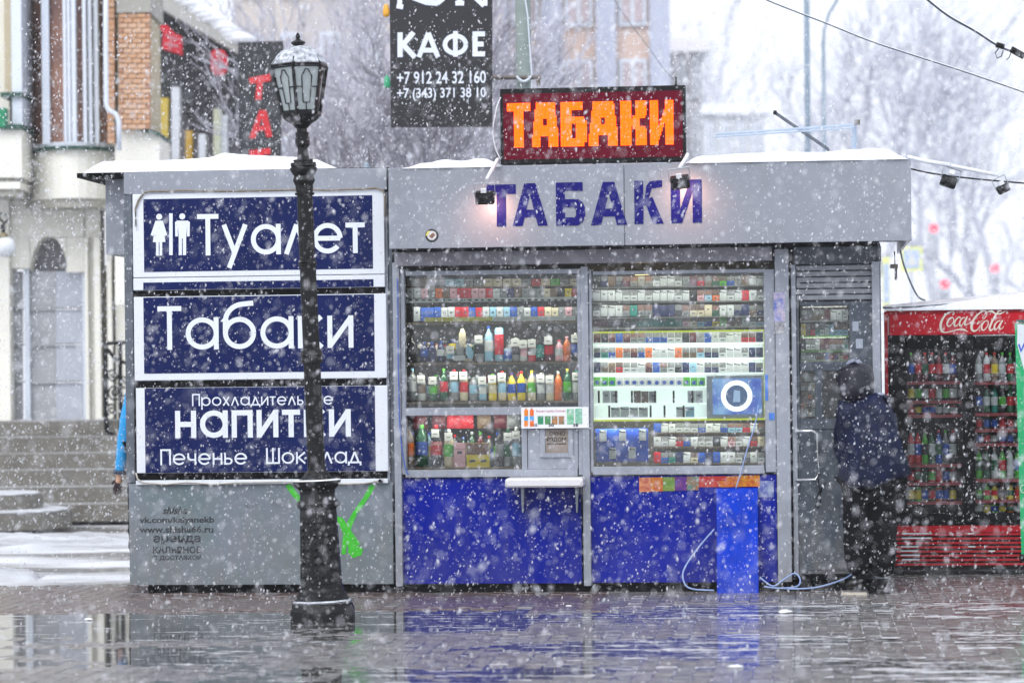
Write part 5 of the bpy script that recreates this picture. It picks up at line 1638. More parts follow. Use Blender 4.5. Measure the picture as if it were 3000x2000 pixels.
# ------------------------------------------------------------------ street lamp
def street_lamp():
    LD = CAM_H / (-ray(742, 1424)[1])
    base = at(742, 1424, LD); base.z = 0
    top = at(684, 80, LD)
    sc = LD / FPX
    lean = math.atan2(top.x - base.x, top.z)
    T = empty('street_lamp', base, 0, 'black cast iron street lamp with snowy six sided lantern, leaning before the navy signs', 'street lamp')
    T.rotation_euler = (0, lean, 0)
    m_iron = mat('black cast iron', '#111214', .42, .2, 20, .3, bump=.3, b_scale=60, spec=.3)
    L = (top - base).length
    kz = L / (1424 - 80)
    def pr(rows): return [(hw * sc, (1424 - y) * kz) for y, hw in rows][::1]
    def part(name, rows, seg=8, m=m_iron, rot=math.pi / 8, smooth=False, parent=T):
        b = MB(); b.lathe(pr(rows), seg, rot=rot); return b.build(name, m, parent, smooth=smooth)
    part('base', [(1424.5, 78), (1400, 78), (1384, 72), (1383, 74), (1380, 74), (1379, 66), (1372, 66), (1370, 61), (1362, 60), (1360, 56), (1354, 55), (1350, 52), (1340, 51)])
    part('pedestal', [(1341, 50.5), (1336, 51), (1300, 49), (1186, 45), (1170, 44), (1166, 46), (1162, 51), (1155, 52.5), (1150, 50), (1147, 44), (1134, 42), (1124, 44), (1118, 50), (1112, 56), (1104, 58), (1103, 57)])
    part('collar', [(1103, 44), (1100, 43), (1098, 36), (1094, 34), (1091, 30), (1086, 28), (1082, 24), (1079, 21.5)], 16, smooth=False)
    # raised lattice on the front faces
    b = MB()
    for fce in range(-1, 2):
        a0 = -math.pi / 2 + fce * math.pi / 4
        rot = Matrix.Rotation(a0 + math.pi / 2, 4, 'Z')
        for k in range(9):
            y = 1196 + k * 15.5
            hw = 44.5 + (y - 1186) * .036
            ap = hw * math.cos(math.pi / 8) * sc
            z = (1424 - y) * kz
            for s_ in (-1, 1):
                cx = s_ * .020
                pts = [(cx - .019, -ap - .0005, z), (cx, -ap - .0005, z - .021), (cx + .019, -ap - .0005, z), (cx, -ap - .0005, z + .021), (cx, -ap - .009, z)]
                b.add([rot @ Vector(p) for p in pts], [(0, 1, 4), (1, 2, 4), (2, 3, 4), (3, 0, 4)])
    b.build('lattice_relief', m_iron, T)['kind'] = 'stuff'
    # fluted shaft
    b = MB()
    rows = [(1080, 20.5), (832, 19.5), (606, 18.6), (448, 18.0)]
    seg = 36; vs = []
    for y, hw in rows:
        for k in range(seg):
            r = hw * sc * (1.0 if k % 3 else .90)
            a = 2 * math.pi * k / seg
            vs.append((r * math.cos(a), r * math.sin(a), (1424 - y) * kz))
    b.add(vs, [(i * seg + k, i * seg + (k + 1) % seg, (i + 1) * seg + (k + 1) % seg, (i + 1) * seg + k) for i in range(3) for k in range(seg)])
    b.build('shaft', m_iron, T)
    for rows in ([(834, 20), (832, 26), (827, 27), (824, 24), (818, 24), (815, 27), (812, 25), (806, 23), (803, 23), (800, 20)], [(610, 19.5), (609, 22), (606, 22), (605, 20), (602, 22), (600, 19.5)]):
        part('ring', rows, 20)
    part('capital', [(449, 18), (448, 23), (444, 24), (442, 20), (425, 22), (415, 27), (405, 24), (400, 27), (390, 33), (386, 33), (384, 28), (382, 31), (374, 31), (373, 20), (371, 24), (367, 24), (366, 14)], 8)
    part('neck', [(367, 14.5), (350, 12.5), (340, 11.5), (336, 15), (334, 17), (318, 17), (315, 15), (305, 16), (303, 12), (296, 12), (292, 17), (288, 20), (284, 24), (279, 34), (272, 42), (266, 45)], 12)
    # six sided lantern
    LH0, LH1, r0, r1 = 258, 154, 45, 66
    rot = math.radians(-90 - 8)
    part('lantern_tray', [(268, 45), (266, 51), (260, 52), (257, 47)], 6, rot=rot)
    lt = empty('lantern', (0, 0, 0)); lt.parent = T
    z0, z1 = (1424 - LH0) * kz, (1424 - LH1) * kz
    m_frost = mat('frosted lantern glass', '#a0a9ab', .5, 0, 3, .12)
    for k in range(6):
        a = rot + k * math.pi / 3; a2 = a + math.pi / 3
        p0 = Vector((r0 * sc * math.cos(a), r0 * sc * math.sin(a), z0)); p1 = Vector((r1 * sc * math.cos(a), r1 * sc * math.sin(a), z1))
        q0 = Vector((r0 * sc * math.cos(a2), r0 * sc * math.sin(a2), z0)); q1 = Vector((r1 * sc * math.cos(a2), r1 * sc * math.sin(a2), z1))
        b = MB(); b.tube([p0, p1], .012, 5); b.build('lantern_post', m_iron, lt)
        c = (p0 + q0 + p1 + q1) / 4; nrm = Vector((c.x, c.y, 0)).normalized()
        ins = nrm * -.006
        b = MB(); b.add([p0 + ins, q0 + ins, q1 + ins, p1 + ins, p0 + ins * 1.8, q0 + ins * 1.8, q1 + ins * 1.8, p1 + ins * 1.8], [(0, 1, 2, 3), (7, 6, 5, 4)]); b.build('glass_pane', m_frost, lt)
        def Q(s_, t): 
            return (p0.lerp(q0, s_)).lerp(p1.lerp(q1, s_), t)
        b = MB()
        for pl in ([(.5, 0), (.5, .18)], [(.34, .18), (.66, .18), (.70, .75), (.62, .82), (.56, .90), (.44, .90), (.38, .82), (.30, .75), (.34, .18)], [(0, .52), (.33, .52)], [(.68, .52), (1, .52)], [(.0, .01), (1, .01)], [(0, .97), (1, .97)]):
            b.tube([Q(*p) for p in pl], .0035, 4)
        b.build('leading', m_iron, lt)
    part('lantern_floor', [(257, 45), (255, 44)], 6, rot=rot)
    part('lantern_roof', [(152, 60), (155, 68), (150, 69), (146, 64), (138, 58), (128, 50), (118, 38), (112, 22), (110, 9)], 6, rot=rot)
    part('finial', [(111, 9), (108, 7), (105, 10), (101, 16), (99, 17), (97, 16), (93, 8), (90, 5), (88, 4), (86, 6), (82, 5), (76, 2)], 12)
    b = MB(); b.lathe(pr([(151.5, 66), (147, 63), (139, 57.5), (129, 51), (119, 40), (112, 25), (108, 12), (107, 5)]), 24)
    rr = random.Random(3)
    b.v = [(x * (1 + .03 * noise.noise(Vector((x * 30, y * 30, z * 30)))), y * (1 + .03 * noise.noise(Vector((x * 30, y * 30, z * 30)))), z + .004 + .006 * noise.noise(Vector((x * 25, y * 25, 3)))) for x, y, z in b.v]
    m_patchy = mat('thin patchy snow', '#dfe4ee', .8, 0, 34, 0, col2='#4a4f55', stretch=(1, 1, 1))
    b.build('roof_snow', m_patchy, T, smooth=True)
    b = MB(); b.lathe(pr([(99, 15.5), (97, 14), (94, 9), (91, 3)]), 14); b.build('finial_snow', m_snow, T, smooth=True)
    b = MB(); b.lathe(pr([(1103.2, 55), (1101.5, 54), (1100.5, 48), (1100.2, 40)]), 24); b.build('collar_snow', m_snow, T, smooth=True)
    b = MB(); b.lathe(pr([(1384, 71), (1382, 74.5), (1378, 69), (1376, 66.5)]), 8, rot=math.pi / 8)
    b.build('base_snow', m_patchy, T)
street_lamp()

# ------------------------------------------------------------------ people
def skin_mesh(name, verts, edges, radii, material, parent, sub=2, disp=0.0, root=0):
    me = bpy.data.meshes.new(name)
    me.from_pydata([tuple(v) for v in verts], edges, [])
    o = bpy.data.objects.new(name, me)
    COL.objects.link(o)
    if parent: o.parent = parent
    sk = o.modifiers.new('s', 'SKIN'); sk.use_smooth_shade = True
    for i, r in enumerate(radii):
        r = r if isinstance(r, tuple) else (r, r)
        me.skin_vertices[0].data[i].radius = r
    me.skin_vertices[0].data[root].use_root = True
    ss = o.modifiers.new('u', 'SUBSURF'); ss.levels = sub; ss.render_levels = sub
    if disp:
        tx = bpy.data.textures.new(name, 'CLOUDS'); tx.noise_scale = .09
        dm = o.modifiers.new('d', 'DISPLACE'); dm.texture = tx; dm.strength = disp; dm.mid_level = .5
    dg = bpy.context.evaluated_depsgraph_get()
    me2 = bpy.data.meshes.new_from_object(o.evaluated_get(dg))
    o.modifiers.clear()
    o.data = me2
    me2.name = name
    me2.materials.clear(); me2.materials.append(material)
    me2.polygons.foreach_set('use_smooth', [True] * len(me2.polygons))
    return o

def person(name, loc, rz, J, label, mats, jac, hood=True, glove=None):
    """J: joints in metres in the figure's own frame, x right, y away from the camera, z up"""
    T = empty(name, loc, rz, label, 'person')
    V, E, R = [], [], []
    def vtx(p, r): V.append(Vector(p)); R.append(r); return len(V) - 1
    pel = vtx(J['pelvis'], .10)
    ch = vtx(J['chest'], .105); E.append((pel, ch))
    nk = vtx(J['neck'], .055); E.append((ch, nk))
    hd = vtx(J['head'], .085); E.append((nk, hd))
    ht = vtx(Vector(J['head']) + Vector(J['headup']) * .09, .06); E.append((hd, ht))
    for s in 'lr':
        sh = vtx(J['sh_' + s], .06); E.append((ch, sh))
        el = vtx(J['el_' + s], .043); E.append((sh, el))
        wr = vtx(J['wr_' + s], .028); E.append((el, wr))
        d = (Vector(J['wr_' + s]) - Vector(J['el_' + s])).normalized()
        side = d.cross(Vector((0, 1, 0))).normalized() if abs(d.y) < .9 else Vector((1, 0, 0))
        pm = vtx(Vector(J['wr_' + s]) + d * .06, .03); E.append((wr, pm))
        hipj = vtx(J['hip_' + s], .09); E.append((pel, hipj))
        kn = vtx(J['kn_' + s], .062); E.append((hipj, kn))
        an = vtx(J['an_' + s], .042); E.append((kn, an))
    body = skin_mesh('body', V, E, R, mats['skin'], T)
    body.data.materials.append(mats['under'])
    hd_, wl, wr_ = Vector(J['head']), Vector(J['wr_l']), Vector(J['wr_r'])
    for f in body.data.polygons:
        c = f.center
        f.material_index = 0 if (c - hd_).length < .16 and c.z > J['neck'][2] + .02 or min((c - wl).length, (c - wr_).length) < .10 else 1
    # five fingers on each palm, each its own bent chain rooted inside the palm
    for s in 'lr':
        wr = Vector(J['wr_' + s]); d = (wr - Vector(J['el_' + s])).normalized()
        side = d.cross(Vector((0, 1, 0)))
        side = side.normalized() if side.length > .2 else Vector((1, 0, 0))
        bend = d.cross(side).normalized()
        fv, fe, fr = [], [], []
        palm = wr + d * .05
        fv.append(palm); fr.append(.024)
        for k, ln in enumerate((.062, .072, .076, .068)):
            b0 = wr + d * .085 + side * (.028 - .019 * k)
            b1 = b0 + d * ln * .5 + bend * .008
            b2 = b0 + d * ln * .8 + bend * .03
            i0 = len(fv); fv += [b0, b1, b2]; fr += [.010, .0095, .008]; fe += [(0, i0), (i0, i0 + 1), (i0 + 1, i0 + 2)]
        i0 = len(fv); t0 = wr + d * .035 + side * -.035
        fv += [t0, t0 + d * .035 - side * .014 + bend * .01]; fr += [.012, .010]; fe += [(0, i0), (i0, i0 + 1)]
        skin_mesh('hand', fv, fe, fr, glove or mats['skin'], T, sub=1)
    # jacket over the same joints
    V2, E2, R2 = [], [], []
    def v2(p, r): V2.append(Vector(p)); R2.append(r); return len(V2) - 1
    k = jac
    pv = Vector(J['pelvis']); cv = Vector(J['chest'])
    mid = v2(pv.lerp(cv, .5), .205 * k); hem = v2(pv + Vector((0, 0, -.15)), .20 * k); E2.append((mid, hem))
    c2 = v2(cv, .21 * k); E2.append((mid, c2))
    n2 = v2(Vector(J['neck']) + Vector((0, 0, .0)), .115 * k); E2.append((c2, n2))
    for s in 'lr':
        a = v2(J['sh_' + s], .11 * k); e = v2(J['el_' + s], .072 * k); w = v2(Vector(J['wr_' + s]), .052 * k)
        m1 = v2(Vector(J['sh_' + s]).lerp(Vector(J['el_' + s]), .5), .078 * k)
        E2 += [(c2, a), (a, m1), (m1, e), (e, w)]
        if glove is not None and s == 'l':
            cf = Vector(J['wr_' + s]); dd = (cf - Vector(J['el_' + s])).normalized()
            b = MB(); b.tube([cf - dd * .05, cf - dd * .02], .054, 12); b.build('cuff_band', mats['cuff'], T, smooth=True)
    skin_mesh('jacket', V2, E2, R2, mats['jacket'], T, disp=.06 if k >= 1 else .015)
    # trousers
    V3, E3, R3 = [], [], []
    def v3(p, r): V3.append(Vector(p)); R3.append(r); return len(V3) - 1
    p0 = v3(pv, .165)
    for s in 'lr':
        h = v3(J['hip_' + s], .14); kk = v3(J['kn_' + s], .11); aa = v3(Vector(J['an_' + s]) + Vector((0, 0, -.02)), .095)
        E3 += [(p0, h), (h, kk), (kk, aa)]
    skin_mesh('trousers', V3, E3, R3, mats['trousers'], T, disp=.03)
    # shoes
    for s in 'lr':
        a = Vector(J['an_' + s]); t = Vector(J['toe_' + s])
        heel = a + (a - t).normalized() * .04; heel.z = .045
        o = skin_mesh('shoe', [heel, a + Vector((0, 0, -.02)), a.lerp(t, .5).xyz * 1, t], [(0, 1), (0, 2), (2, 3)], [(.042, .036), (.045, .045), (.044, .036), (.038, .028)], mats['shoe'], T, sub=2)
        d = (t - heel); d.z = 0; L = d.length; d.normalize(); pr_ = Vector((-d.y, d.x, 0))
        b = MB(); pts = []
        for q in range(16):
            an = 2 * math.pi * q / 16
            pts.append((heel.x + d.x * L / 2) + d.x * math.cos(an) * (L / 2 + .03) + pr_.x * math.sin(an) * .04)
            pts.append((heel.y + d.y * L / 2) + d.y * math.cos(an) * (L / 2 + .03) + pr_.y * math.sin(an) * .04)
        vs = [(pts[2 * q], pts[2 * q + 1], z) for z in (.001, .016) for q in range(16)]
        b.add(vs, [tuple(range(16))[::-1], tuple(range(16, 32))] + [(q, (q + 1) % 16, 16 + (q + 1) % 16, 16 + q) for q in range(16)])
        b.build('sole', mats['sole'] if s == 'l' else mats['shoe'], o)
    hv = Vector(J['head']); hu = Vector(J['headup'])
    nkv = Vector(J['neck'])
    fwd = Vector(J['face'])
    # a face: nose and ears set on the head, eyes and mouth
    rt = fwd.cross(hu).normalized()
    b = MB(); b.add([hv + fwd * .082 + hu * .02, hv + fwd * .082 - rt * .014 - hu * .02, hv + fwd * .082 + rt * .014 - hu * .02, hv + fwd * .112 - hu * .018], [(0, 1, 3), (0, 3, 2), (1, 2, 3)])
    b.build('nose', mats['skin'], T)
    for sg in (-1, 1):
        p = hv + fwd * .078 + rt * sg * .03 + hu * .02
        b = MB(); b.ball(tuple(p), .011, 8, 6); b.build('eye', mats['eye'], T, smooth=True)
    p = hv + fwd * .083 - hu * .04
    b = MB(); b.tube([p - rt * .02, p + fwd * .004, p + rt * .02], .005, 5); b.build('mouth', mats['lip'], T)
    if hood:
        o = skin_mesh('hood', [nkv + Vector((0, 0, -.06)), nkv.lerp(hv, .55) - fwd * .02, hv - fwd * .025 + hu * .01, hv - fwd * .02 + hu * .095], [(0, 1), (1, 2), (2, 3)], [.125, .128, .135, .125], mats['hood'], T, disp=.02)
    else:
        o = skin_mesh('knit_cap', [hv - fwd * .015 + hu * .03, hv - fwd * .015 + hu * .10], [(0, 1)], [.098, .07], mats['hood'], T)
    return T

sk_m = mat('skin', '#c99a80', .5, 0, 9, .05)
eye_m = mat('eye', '#22201f', .2)
lip_m = mat('lips', '#a3645a', .5)
PD = 19.45
pc0 = at(1990, 1345, PD)
S = PD / FPX
def pj(px, py, dy=0.0):
    p = at(px, py, PD + dy)
    return (p.x - pc0.x, dy, p.z)
J1 = dict(pelvis=pj(1996, 1080), chest=pj(1990, 962, .02), neck=pj(1968, 908, .05), head=pj(1957, 866, .07), headup=(-.15, .1, .98), face=(-.85, .5, -.15),
          sh_l=pj(1950, 938, .10), el_l=pj(1934, 1020, .18), wr_l=pj(1948, 1072, .26), sh_r=pj(2024, 936, -.04), el_r=pj(2036, 1022, -.02), wr_r=pj(1998, 1072, .16),
          hip_l=pj(1976, 1110, .04), kn_l=pj(1972, 1215, .02), an_l=pj(1972, 1318, .02), toe_l=pj(1942, 1337, .04), hip_r=pj(2016, 1110, 0), kn_r=pj(2026, 1215, .0), an_r=pj(2028, 1322, .05), toe_r=pj(2004, 1340, .12))
for k in ('toe_l', 'toe_r'): J1[k] = (J1[k][0], J1[k][1], .04)
und = mat('dark base layer', '#15161b', .8)
m1 = dict(skin=sk_m, under=und, eye=eye_m, lip=lip_m, jacket=mat('navy puffer fabric', '#091434', .55, 0, 9, .5, spec=.2, bump=.5, b_scale=25), trousers=mat('dark trousers', '#0f1014', .8, 0, 12, .25, spec=.1), shoe=mat('black shoe', '#141416', .4),
          sole=mat('pale shoe sole', '#c8bfae', .6), hood=mat('dark navy hood', '#080d22', .5, 0, 9, .3, bump=.4, b_scale=25), cuff=m_black)
person('person', (pc0.x, PD, 0), 0, J1, 'person in dark navy hooded jacket and dark trousers hunched at the kiosk door', m1, 1.0)
# a dark shoulder bag at the right hip
# second person mostly hidden behind the booth, arm in view
per1 = [o for o in SC.objects if o.name == 'person'][0]
for (px, py, dy, rx_, n_) in ((2018, 906, -.02, .075, 'shoulder_snow'), (1950, 915, .06, .05, 'shoulder_snow'), (1960, 829, .05, .06, 'hood_snow')):
    c = pj(px, py, dy)
    b = MB(); b.ball((c[0], c[1], c[2]), rx_, 12, 6, 1.0, .8, .22)
    b.v = [(x + .012 * noise.noise(Vector((x * 40, y * 40, z * 40))), y, z + .02 * noise.noise(Vector((x * 30, y * 30, 2))) - abs(x - c[0]) * .35) for x, y, z in b.v]
    b.build(n_, mat('thin settled snow', '#aab2c4', .9, 0, 60, 0, col2='#3a4668'), per1, smooth=True)
P2 = 23.2
q0 = at(352, 1200, P2)
def pk(px, py, dy=0.0):
    p = at(px, py, P2 + dy); return (p.x - q0.x, dy, p.z)
zz = lambda x, z, y=0: (x, y, z)
J2 = dict(pelvis=zz(0, .95), chest=zz(0, 1.28), neck=zz(0, 1.47), head=zz(0.02, 1.60), headup=(0, 0, 1), face=(.95, -.3, 0),
          sh_l=zz(-.16, 1.40), el_l=zz(pk(288, 1030)[0], 1.10), wr_l=zz(pk(274, 1094)[0], pk(274, 1094)[2]), sh_r=zz(.17, 1.40), el_r=zz(.22, 1.12), wr_r=zz(.30, .88, -.1),
          hip_l=zz(-.09, .9), kn_l=zz(-.10, .5, .02), an_l=zz(-.12, .1), toe_l=zz(0.0, .04, -.05), hip_r=zz(.09, .9), kn_r=zz(.12, .5, .02), an_r=zz(.13, .1), toe_r=zz(.27, .04, -.05))
m2 = dict(skin=sk_m, under=und, eye=eye_m, lip=lip_m, jacket=mat('bright blue jacket', '#1596d8', .45, 0, 9, .12), trousers=m1['trousers'], shoe=m1['shoe'], sole=m_black, hood=mat('grey knit', '#5a5f68', .8), cuff=mat('navy cuff', '#20304f', .5))
person('person', (q0.x, P2, 0), 0, J2, 'person in bright blue jacket behind the booth, only sleeve and dark glove showing', m2, .85, hood=False, glove=mat('dark maroon glove', '#2c1a20', .7))

# ------------------------------------------------------------------ cream building on the left
BD = 33.0
def bp(px, py, d=BD):
    p = at(px, py, d); return p.x, p.z
BL_ = empty('cream_building', (at(150, 1160, BD).x, BD, 0), 0, 'cream rendered building with tall bay windows, arched doorway and orange brick pier', 'building')
bx_ = BL_.location.x
def bb_(name, m, rects, y0, y1, d=None, parent=BL_):
    """photo rectangles taken at distance d; y0..y1 measured from the facade plane, negative is nearer"""
    b = MB()
    dd = BD + y0 if d is None else d
    for (x0, yy0, x1, yy1) in rects:
        xm, ym = (x0 + x1) / 2, (yy0 + yy1) / 2
        a = at(x0, ym, dd); c = at(x1, ym, dd); t = at(xm, yy0, dd); o = at(xm, yy1, dd)
        b.box(a.x - bx_, c.x - bx_, y0, y1, o.z, t.z)
    return b.build(name, m, parent)
m_cream = mat('cream render', '#eceae0', .8, 0, 1.2, .08, bump=.15, b_scale=20)
m_cream2 = mat('beige render', '#b9ad93', .8, 0, 2, .06)
m_shadeband = mat('cornice shade grey', '#a2a097', .8, 0, 3, .10)  # grey carries the shadow under the bays in its colour
m_green = mat('green ledge tin', '#2b5246', .5, .2, 9, .2)
m_frame = mat('white window profile', '#d5dde9', .4, 0, 6, .04)
m_glassb = mat('bay glass with painted reflections', '#5a484a', .12, 0, 1.3, 0, col2='#ab826e', spec=.5)  # brown mottling puts the reflections into the glass colour
# walls with the door recess left open
bb_('wall', m_cream, [(-420, -560, 22, 1160), (195, 455, 232, 975), (22, 455, 195, 545), (246, 455, 258, 975), (266, 455, 345, 1160), (-200, 968, 345, 1175)], 0.05, 0.45)
bb_('wall', m_cream, [(-420, -760, 345, 455)], 0.35, 0.55)
# arch over the door
cx, czt = 110, 622
b = MB()
for k in range(12):
    a0, a1 = math.pi * k / 12, math.pi * (k + 1) / 12
    def ap(a): return bp(cx + 42 * math.cos(a), czt - 80 * math.sin(a))
    p, q = ap(a0), ap(a1)
    t0 = bp(cx + 88 * math.cos(a0), 545)[1]; 
    b.add([(p[0] - bx_, .05, p[1]), (q[0] - bx_, .05, q[1]), (q[0] - bx_, .05, t0), (p[0] - bx_, .05, t0), (p[0] - bx_, .35, p[1]), (q[0] - bx_, .35, q[1])], [(0, 3, 2, 1), (0, 1, 5, 4)])
b.build('arch', m_cream, BL_)
bb_('wall', m_cream, [(22, 545, 68, 616)], 0.05, 0.45)
bb_('wall', m_cream, [(152, 545, 195, 625)], 0.05, 0.45)
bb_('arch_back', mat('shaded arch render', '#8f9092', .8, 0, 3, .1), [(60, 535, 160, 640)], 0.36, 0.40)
bb_('niche_back', m_cream2, [(203, 553, 217, 960), (230, 610, 248, 970), (257, 610, 268, 800)], 0.30, 0.34)
m_dpan = mat('pale grey door panel', '#a9abb0', .4, .1, 3, .06)
m_dpan2 = mat('light door panel', '#b7bcc8', .4, .1, 3, .05)
ys = [617, 700, 787, 874, 960]
ys = [620, 708, 790, 876, 965]
for i in range(len(ys)):
    y0 = 617 if i == 0 else ys[i - 1] + 4
    if i == 0: continue
    y0, y1 = ys[i - 1] + 3, ys[i] - 2
    bb_('door_panel', m_dpan, [(28, y0, 52, y1)], .20, .24)
    bb_('door_panel', m_dpan, [(71, y0, 128, y1)], .20, .24)
    bb_('door_panel', m_dpan2, [(128.6, y0, 190, y1)], .19, .235)
    bb_('door_bar', mat('white snowy door bar', '#8c8f94', .6), [(26, y1 + .3, 192, y1 + 4)], .15, .2)
bb_('door_jamb', m_frame, [(22, 612, 28, 975), (190, 612, 197, 975), (56, 612, 68, 972)], .12, .26)
bb_('door_handle', m_galv, [(69, 730, 73, 820)], .02, .05)
bb_('pilaster', m_cream, [(-12, 460, 22, 975), (196, 545, 203, 965), (217, 545, 231, 965), (247, 600, 257, 960)], -.06, .05)
bb_('pilaster', m_cream2, [(-60, 460, -14, 975)], -.02, .05)
# rounded bay over the door
def bay(name, px0, px1, pyb, pyt, m, bulge=.7, y0=.3, n=14, parent=BL_, sag=0, thick=0):
    b = MB(); vs = []
    for i in range(n + 1):
        t = i / n
        px = px0 + (px1 - px0) * t
        c = bulge * math.sin(math.pi * min(1, max(0, t))) ** .8
        d = BD + y0 - c
        z0 = at((px0 + px1) / 2, pyb, BD)[2]; z1 = at((px0 + px1) / 2, pyt, BD)[2]
        vs.append((at(px, 600, BD).x - bx_, y0 - c - thick, z0)); vs.append((at(px, 600, BD).x - bx_, y0 - c - thick, z1))
    k = len(vs)
    vs += [(v[0], y0 + .1, v[2]) for v in vs]
    fs = []
    for i in range(n):
        a = 2 * i
        fs += [(a, a + 2, a + 3, a + 1), (a + 1, a + 3, k + a + 3, k + a + 1), (a, k + a, k + a + 2, a + 2)]
    b.add(vs, fs)
    return fixn(b.build(name, m, parent))
bay('bay_wall', 48, 312, 462, 352, m_cream, .9)
bay('bay_cornice_and_shade', 40, 320, 482, 462, m_shadeband, .86)  # band painted grey for the shadow below the bay
bay('bay_ledge', 46, 316, 353, 345, m_green, .98)
bay('bay_sill', 50, 310, 345, 335, m_frame, .9)
bay('bay_glass', 52, 306, 336, -300, m_glassb, .8)
# bay window profiles
def prof(x0, x1, t0, yb=338, yt=-300):
    t = ((x0 + x1) / 2 - 52) / (306 - 52)
    c = .8 * math.sin(math.pi * t) ** .8
    a = at(x0, 600, BD).x - bx_; c2 = at(x1, 600, BD).x - bx_
    z0 = at(233, yb, BD).z; z1 = at(233, yt, BD).z
    MB().box(a, c2, .3 - c - .10, .3 - c + .1, z0, z1).build('window_mullion', m_frame, BL_)
for x0, x1 in ((116, 133), (169, 176), (178, 185), (187, 197), (211, 219), (222, 230), (233, 243)):
    prof(x0, x1, 0)
# left neighbour bay
bb_('bay_wall', m_cream, [(-400, 296, 50, 410)], -.9, .3)
bb_('bay_ledge', m_green, [(-400, 288, 52, 299)], -.97, .3)
bb_('bay_cornice_and_shade', m_shadeband, [(-400, 410, 48, 420), (-400, 436, 40, 452)], -.84, .3)
bb_('bay_cornice_and_shade', m_cream, [(-400, 420, 46, 436)], -.88, .3)
bb_('window_mullion', m_frame, [(25, -300, 48, 288)], -.8, .3)
bb_('window_mullion', m_cream2, [(8, -300, 25, 215)], -.7, .3)
bb_('bay_ledge', m_green, [(0, 212, 50, 222)], -.86, .3)
bb_('green_awning', mat('green awning', '#15855c', .5), [(-60, 248, 12, 292)], -1.0, -.8)
# pier of orange brick
bb_('pier_cap', mat('grey stone cap', '#a5a39c', .8, 0, 3, .08), [(267, -40, 345, 29)], -.85, .35)
bb_('pier_core', m_cream2, [(270, 30, 343, 296)], -.70, .34)
bb_('pier_core', m_cream2, [(246, -200, 264, 330)], -.70, .34)
m_ob = [mat('orange brick %d' % i, c, .8, 0, 12, .2) for i, c in enumerate(('#b88a6e', '#c29878', '#ab8068', '#c9a488'))]
bmesh_cache = {}
rr = random.Random(8)
D_ = BD - .82
for r in range(23):
    y = 31 + r * 11.6
    for c_ in range(-1, 4):
        x0 = 273 + (c_ + (.5 if r % 2 else 0)) * 21
        x1 = x0 + 20.2
        x0, x1 = max(x0, 273), min(x1, 344)
        if x1 - x0 < 4: continue
        a = at(x0, y, D_); c2 = at(x1, y + 10.4, D_)
        key = (round(x1 - x0), r % 4)
        if key not in bmesh_cache:
            w, h = (x1 - x0) / FPX * D_ / 2, 10.4 / FPX * D_ / 2
            q = MB(); q.bbox(-w, w, -.03, .10, -h, h, .005)
            me = bpy.data.meshes.new('brick'); me.from_pydata(q.v, [], q.f); me.materials.append(m_ob[(r + round(x1)) % 4]); me.update()
            bmesh_cache[key] = me
        o = bpy.data.objects.new('brick', bmesh_cache[key]); COL.objects.link(o); o.parent = BL_
        o.location = ((a.x + c2.x) / 2 - bx_, -.80 + rr.uniform(-.006, .006), (a.z + c2.z) / 2)
b = MB()
for r in range(30):
    y = -60 + r * 13
    p = at(247, y, BD - .76); q = at(263, y + 11.5, BD - .76)
    b.box(p.x - bx_, q.x - bx_, -.76 - .012 * (r % 2), -.69, q.z, p.z)
b.build('edge_bricks', m_ob[1], BL_)['kind'] = 'stuff'
pp = [at(x, y, BD - 1.1) for x, y in ((243, -200), (243, 100), (244, 240), (249, 252), (266, 262), (273, 280), (274, 345))]
b = MB(); b.tube([(p.x - bx_, -1.1, p.z) for p in pp], .028, 8); b.build('downpipe', m_frame, BL_, smooth=True)
# lower right wall with sloping green ledge
b = MB()
P = [at(*p, BD - .7) for p in ((264, 280), (366, 312), (366, 700), (264, 700))]
b.prism([(p.x - bx_, p.z) for p in P], -.7, .3)
fixn(b.build('low_wall', m_cream, BL_))
b = MB(); P = [at(*p, BD - .78) for p in ((262, 273), (368, 305), (368, 313), (262, 281))]
b.prism([(p.x - bx_, p.z) for p in P], -.78, .3); fixn(b.build('wall_ledge', m_green, BL_))
# black wrought iron rail
RA = empty('stair_railing', (at(270, 1100, BD - .8).x, BD - .8, 0), 0, 'black wrought iron stair railing with scrolls left of the booth', 'railing')
ro = RA.location.copy()
def rp(x, y): p = at(x, y, ro.y); return (p.x - ro.x, 0, p.z)
b = MB(); b.tube([rp(238, 790), rp(262, 787), rp(330, 786)], .025, 6); b.build('handrail', m_black, RA)
b = MB(); b.tube([rp(240, 792), rp(262, 822), rp(300, 838), rp(340, 842)], .022, 6); b.tube([rp(238, 985), rp(300, 1020), rp(350, 1040)], .02, 6); b.build('lower_rail', m_black, RA)
for x in (243, 276, 320):
    b = MB(); b.tube([rp(x, 790), rp(x + 1, 985)], .026, 6); b.build('baluster', m_black, RA)
for i, (x, y, r) in enumerate(((258, 860, 13), (262, 900, 15), (256, 940, 12), (285, 880, 13), (288, 925, 14))):
    b = MB(); b.tube([rp(x + (r * (1 - k / 22)) * math.cos(k * .55 + i), y + (r * 1.3 * (1 - k / 22)) * math.sin(k * .55 + i)) for k in range(20)], .012, 5); b.build('scroll', m_black, RA)
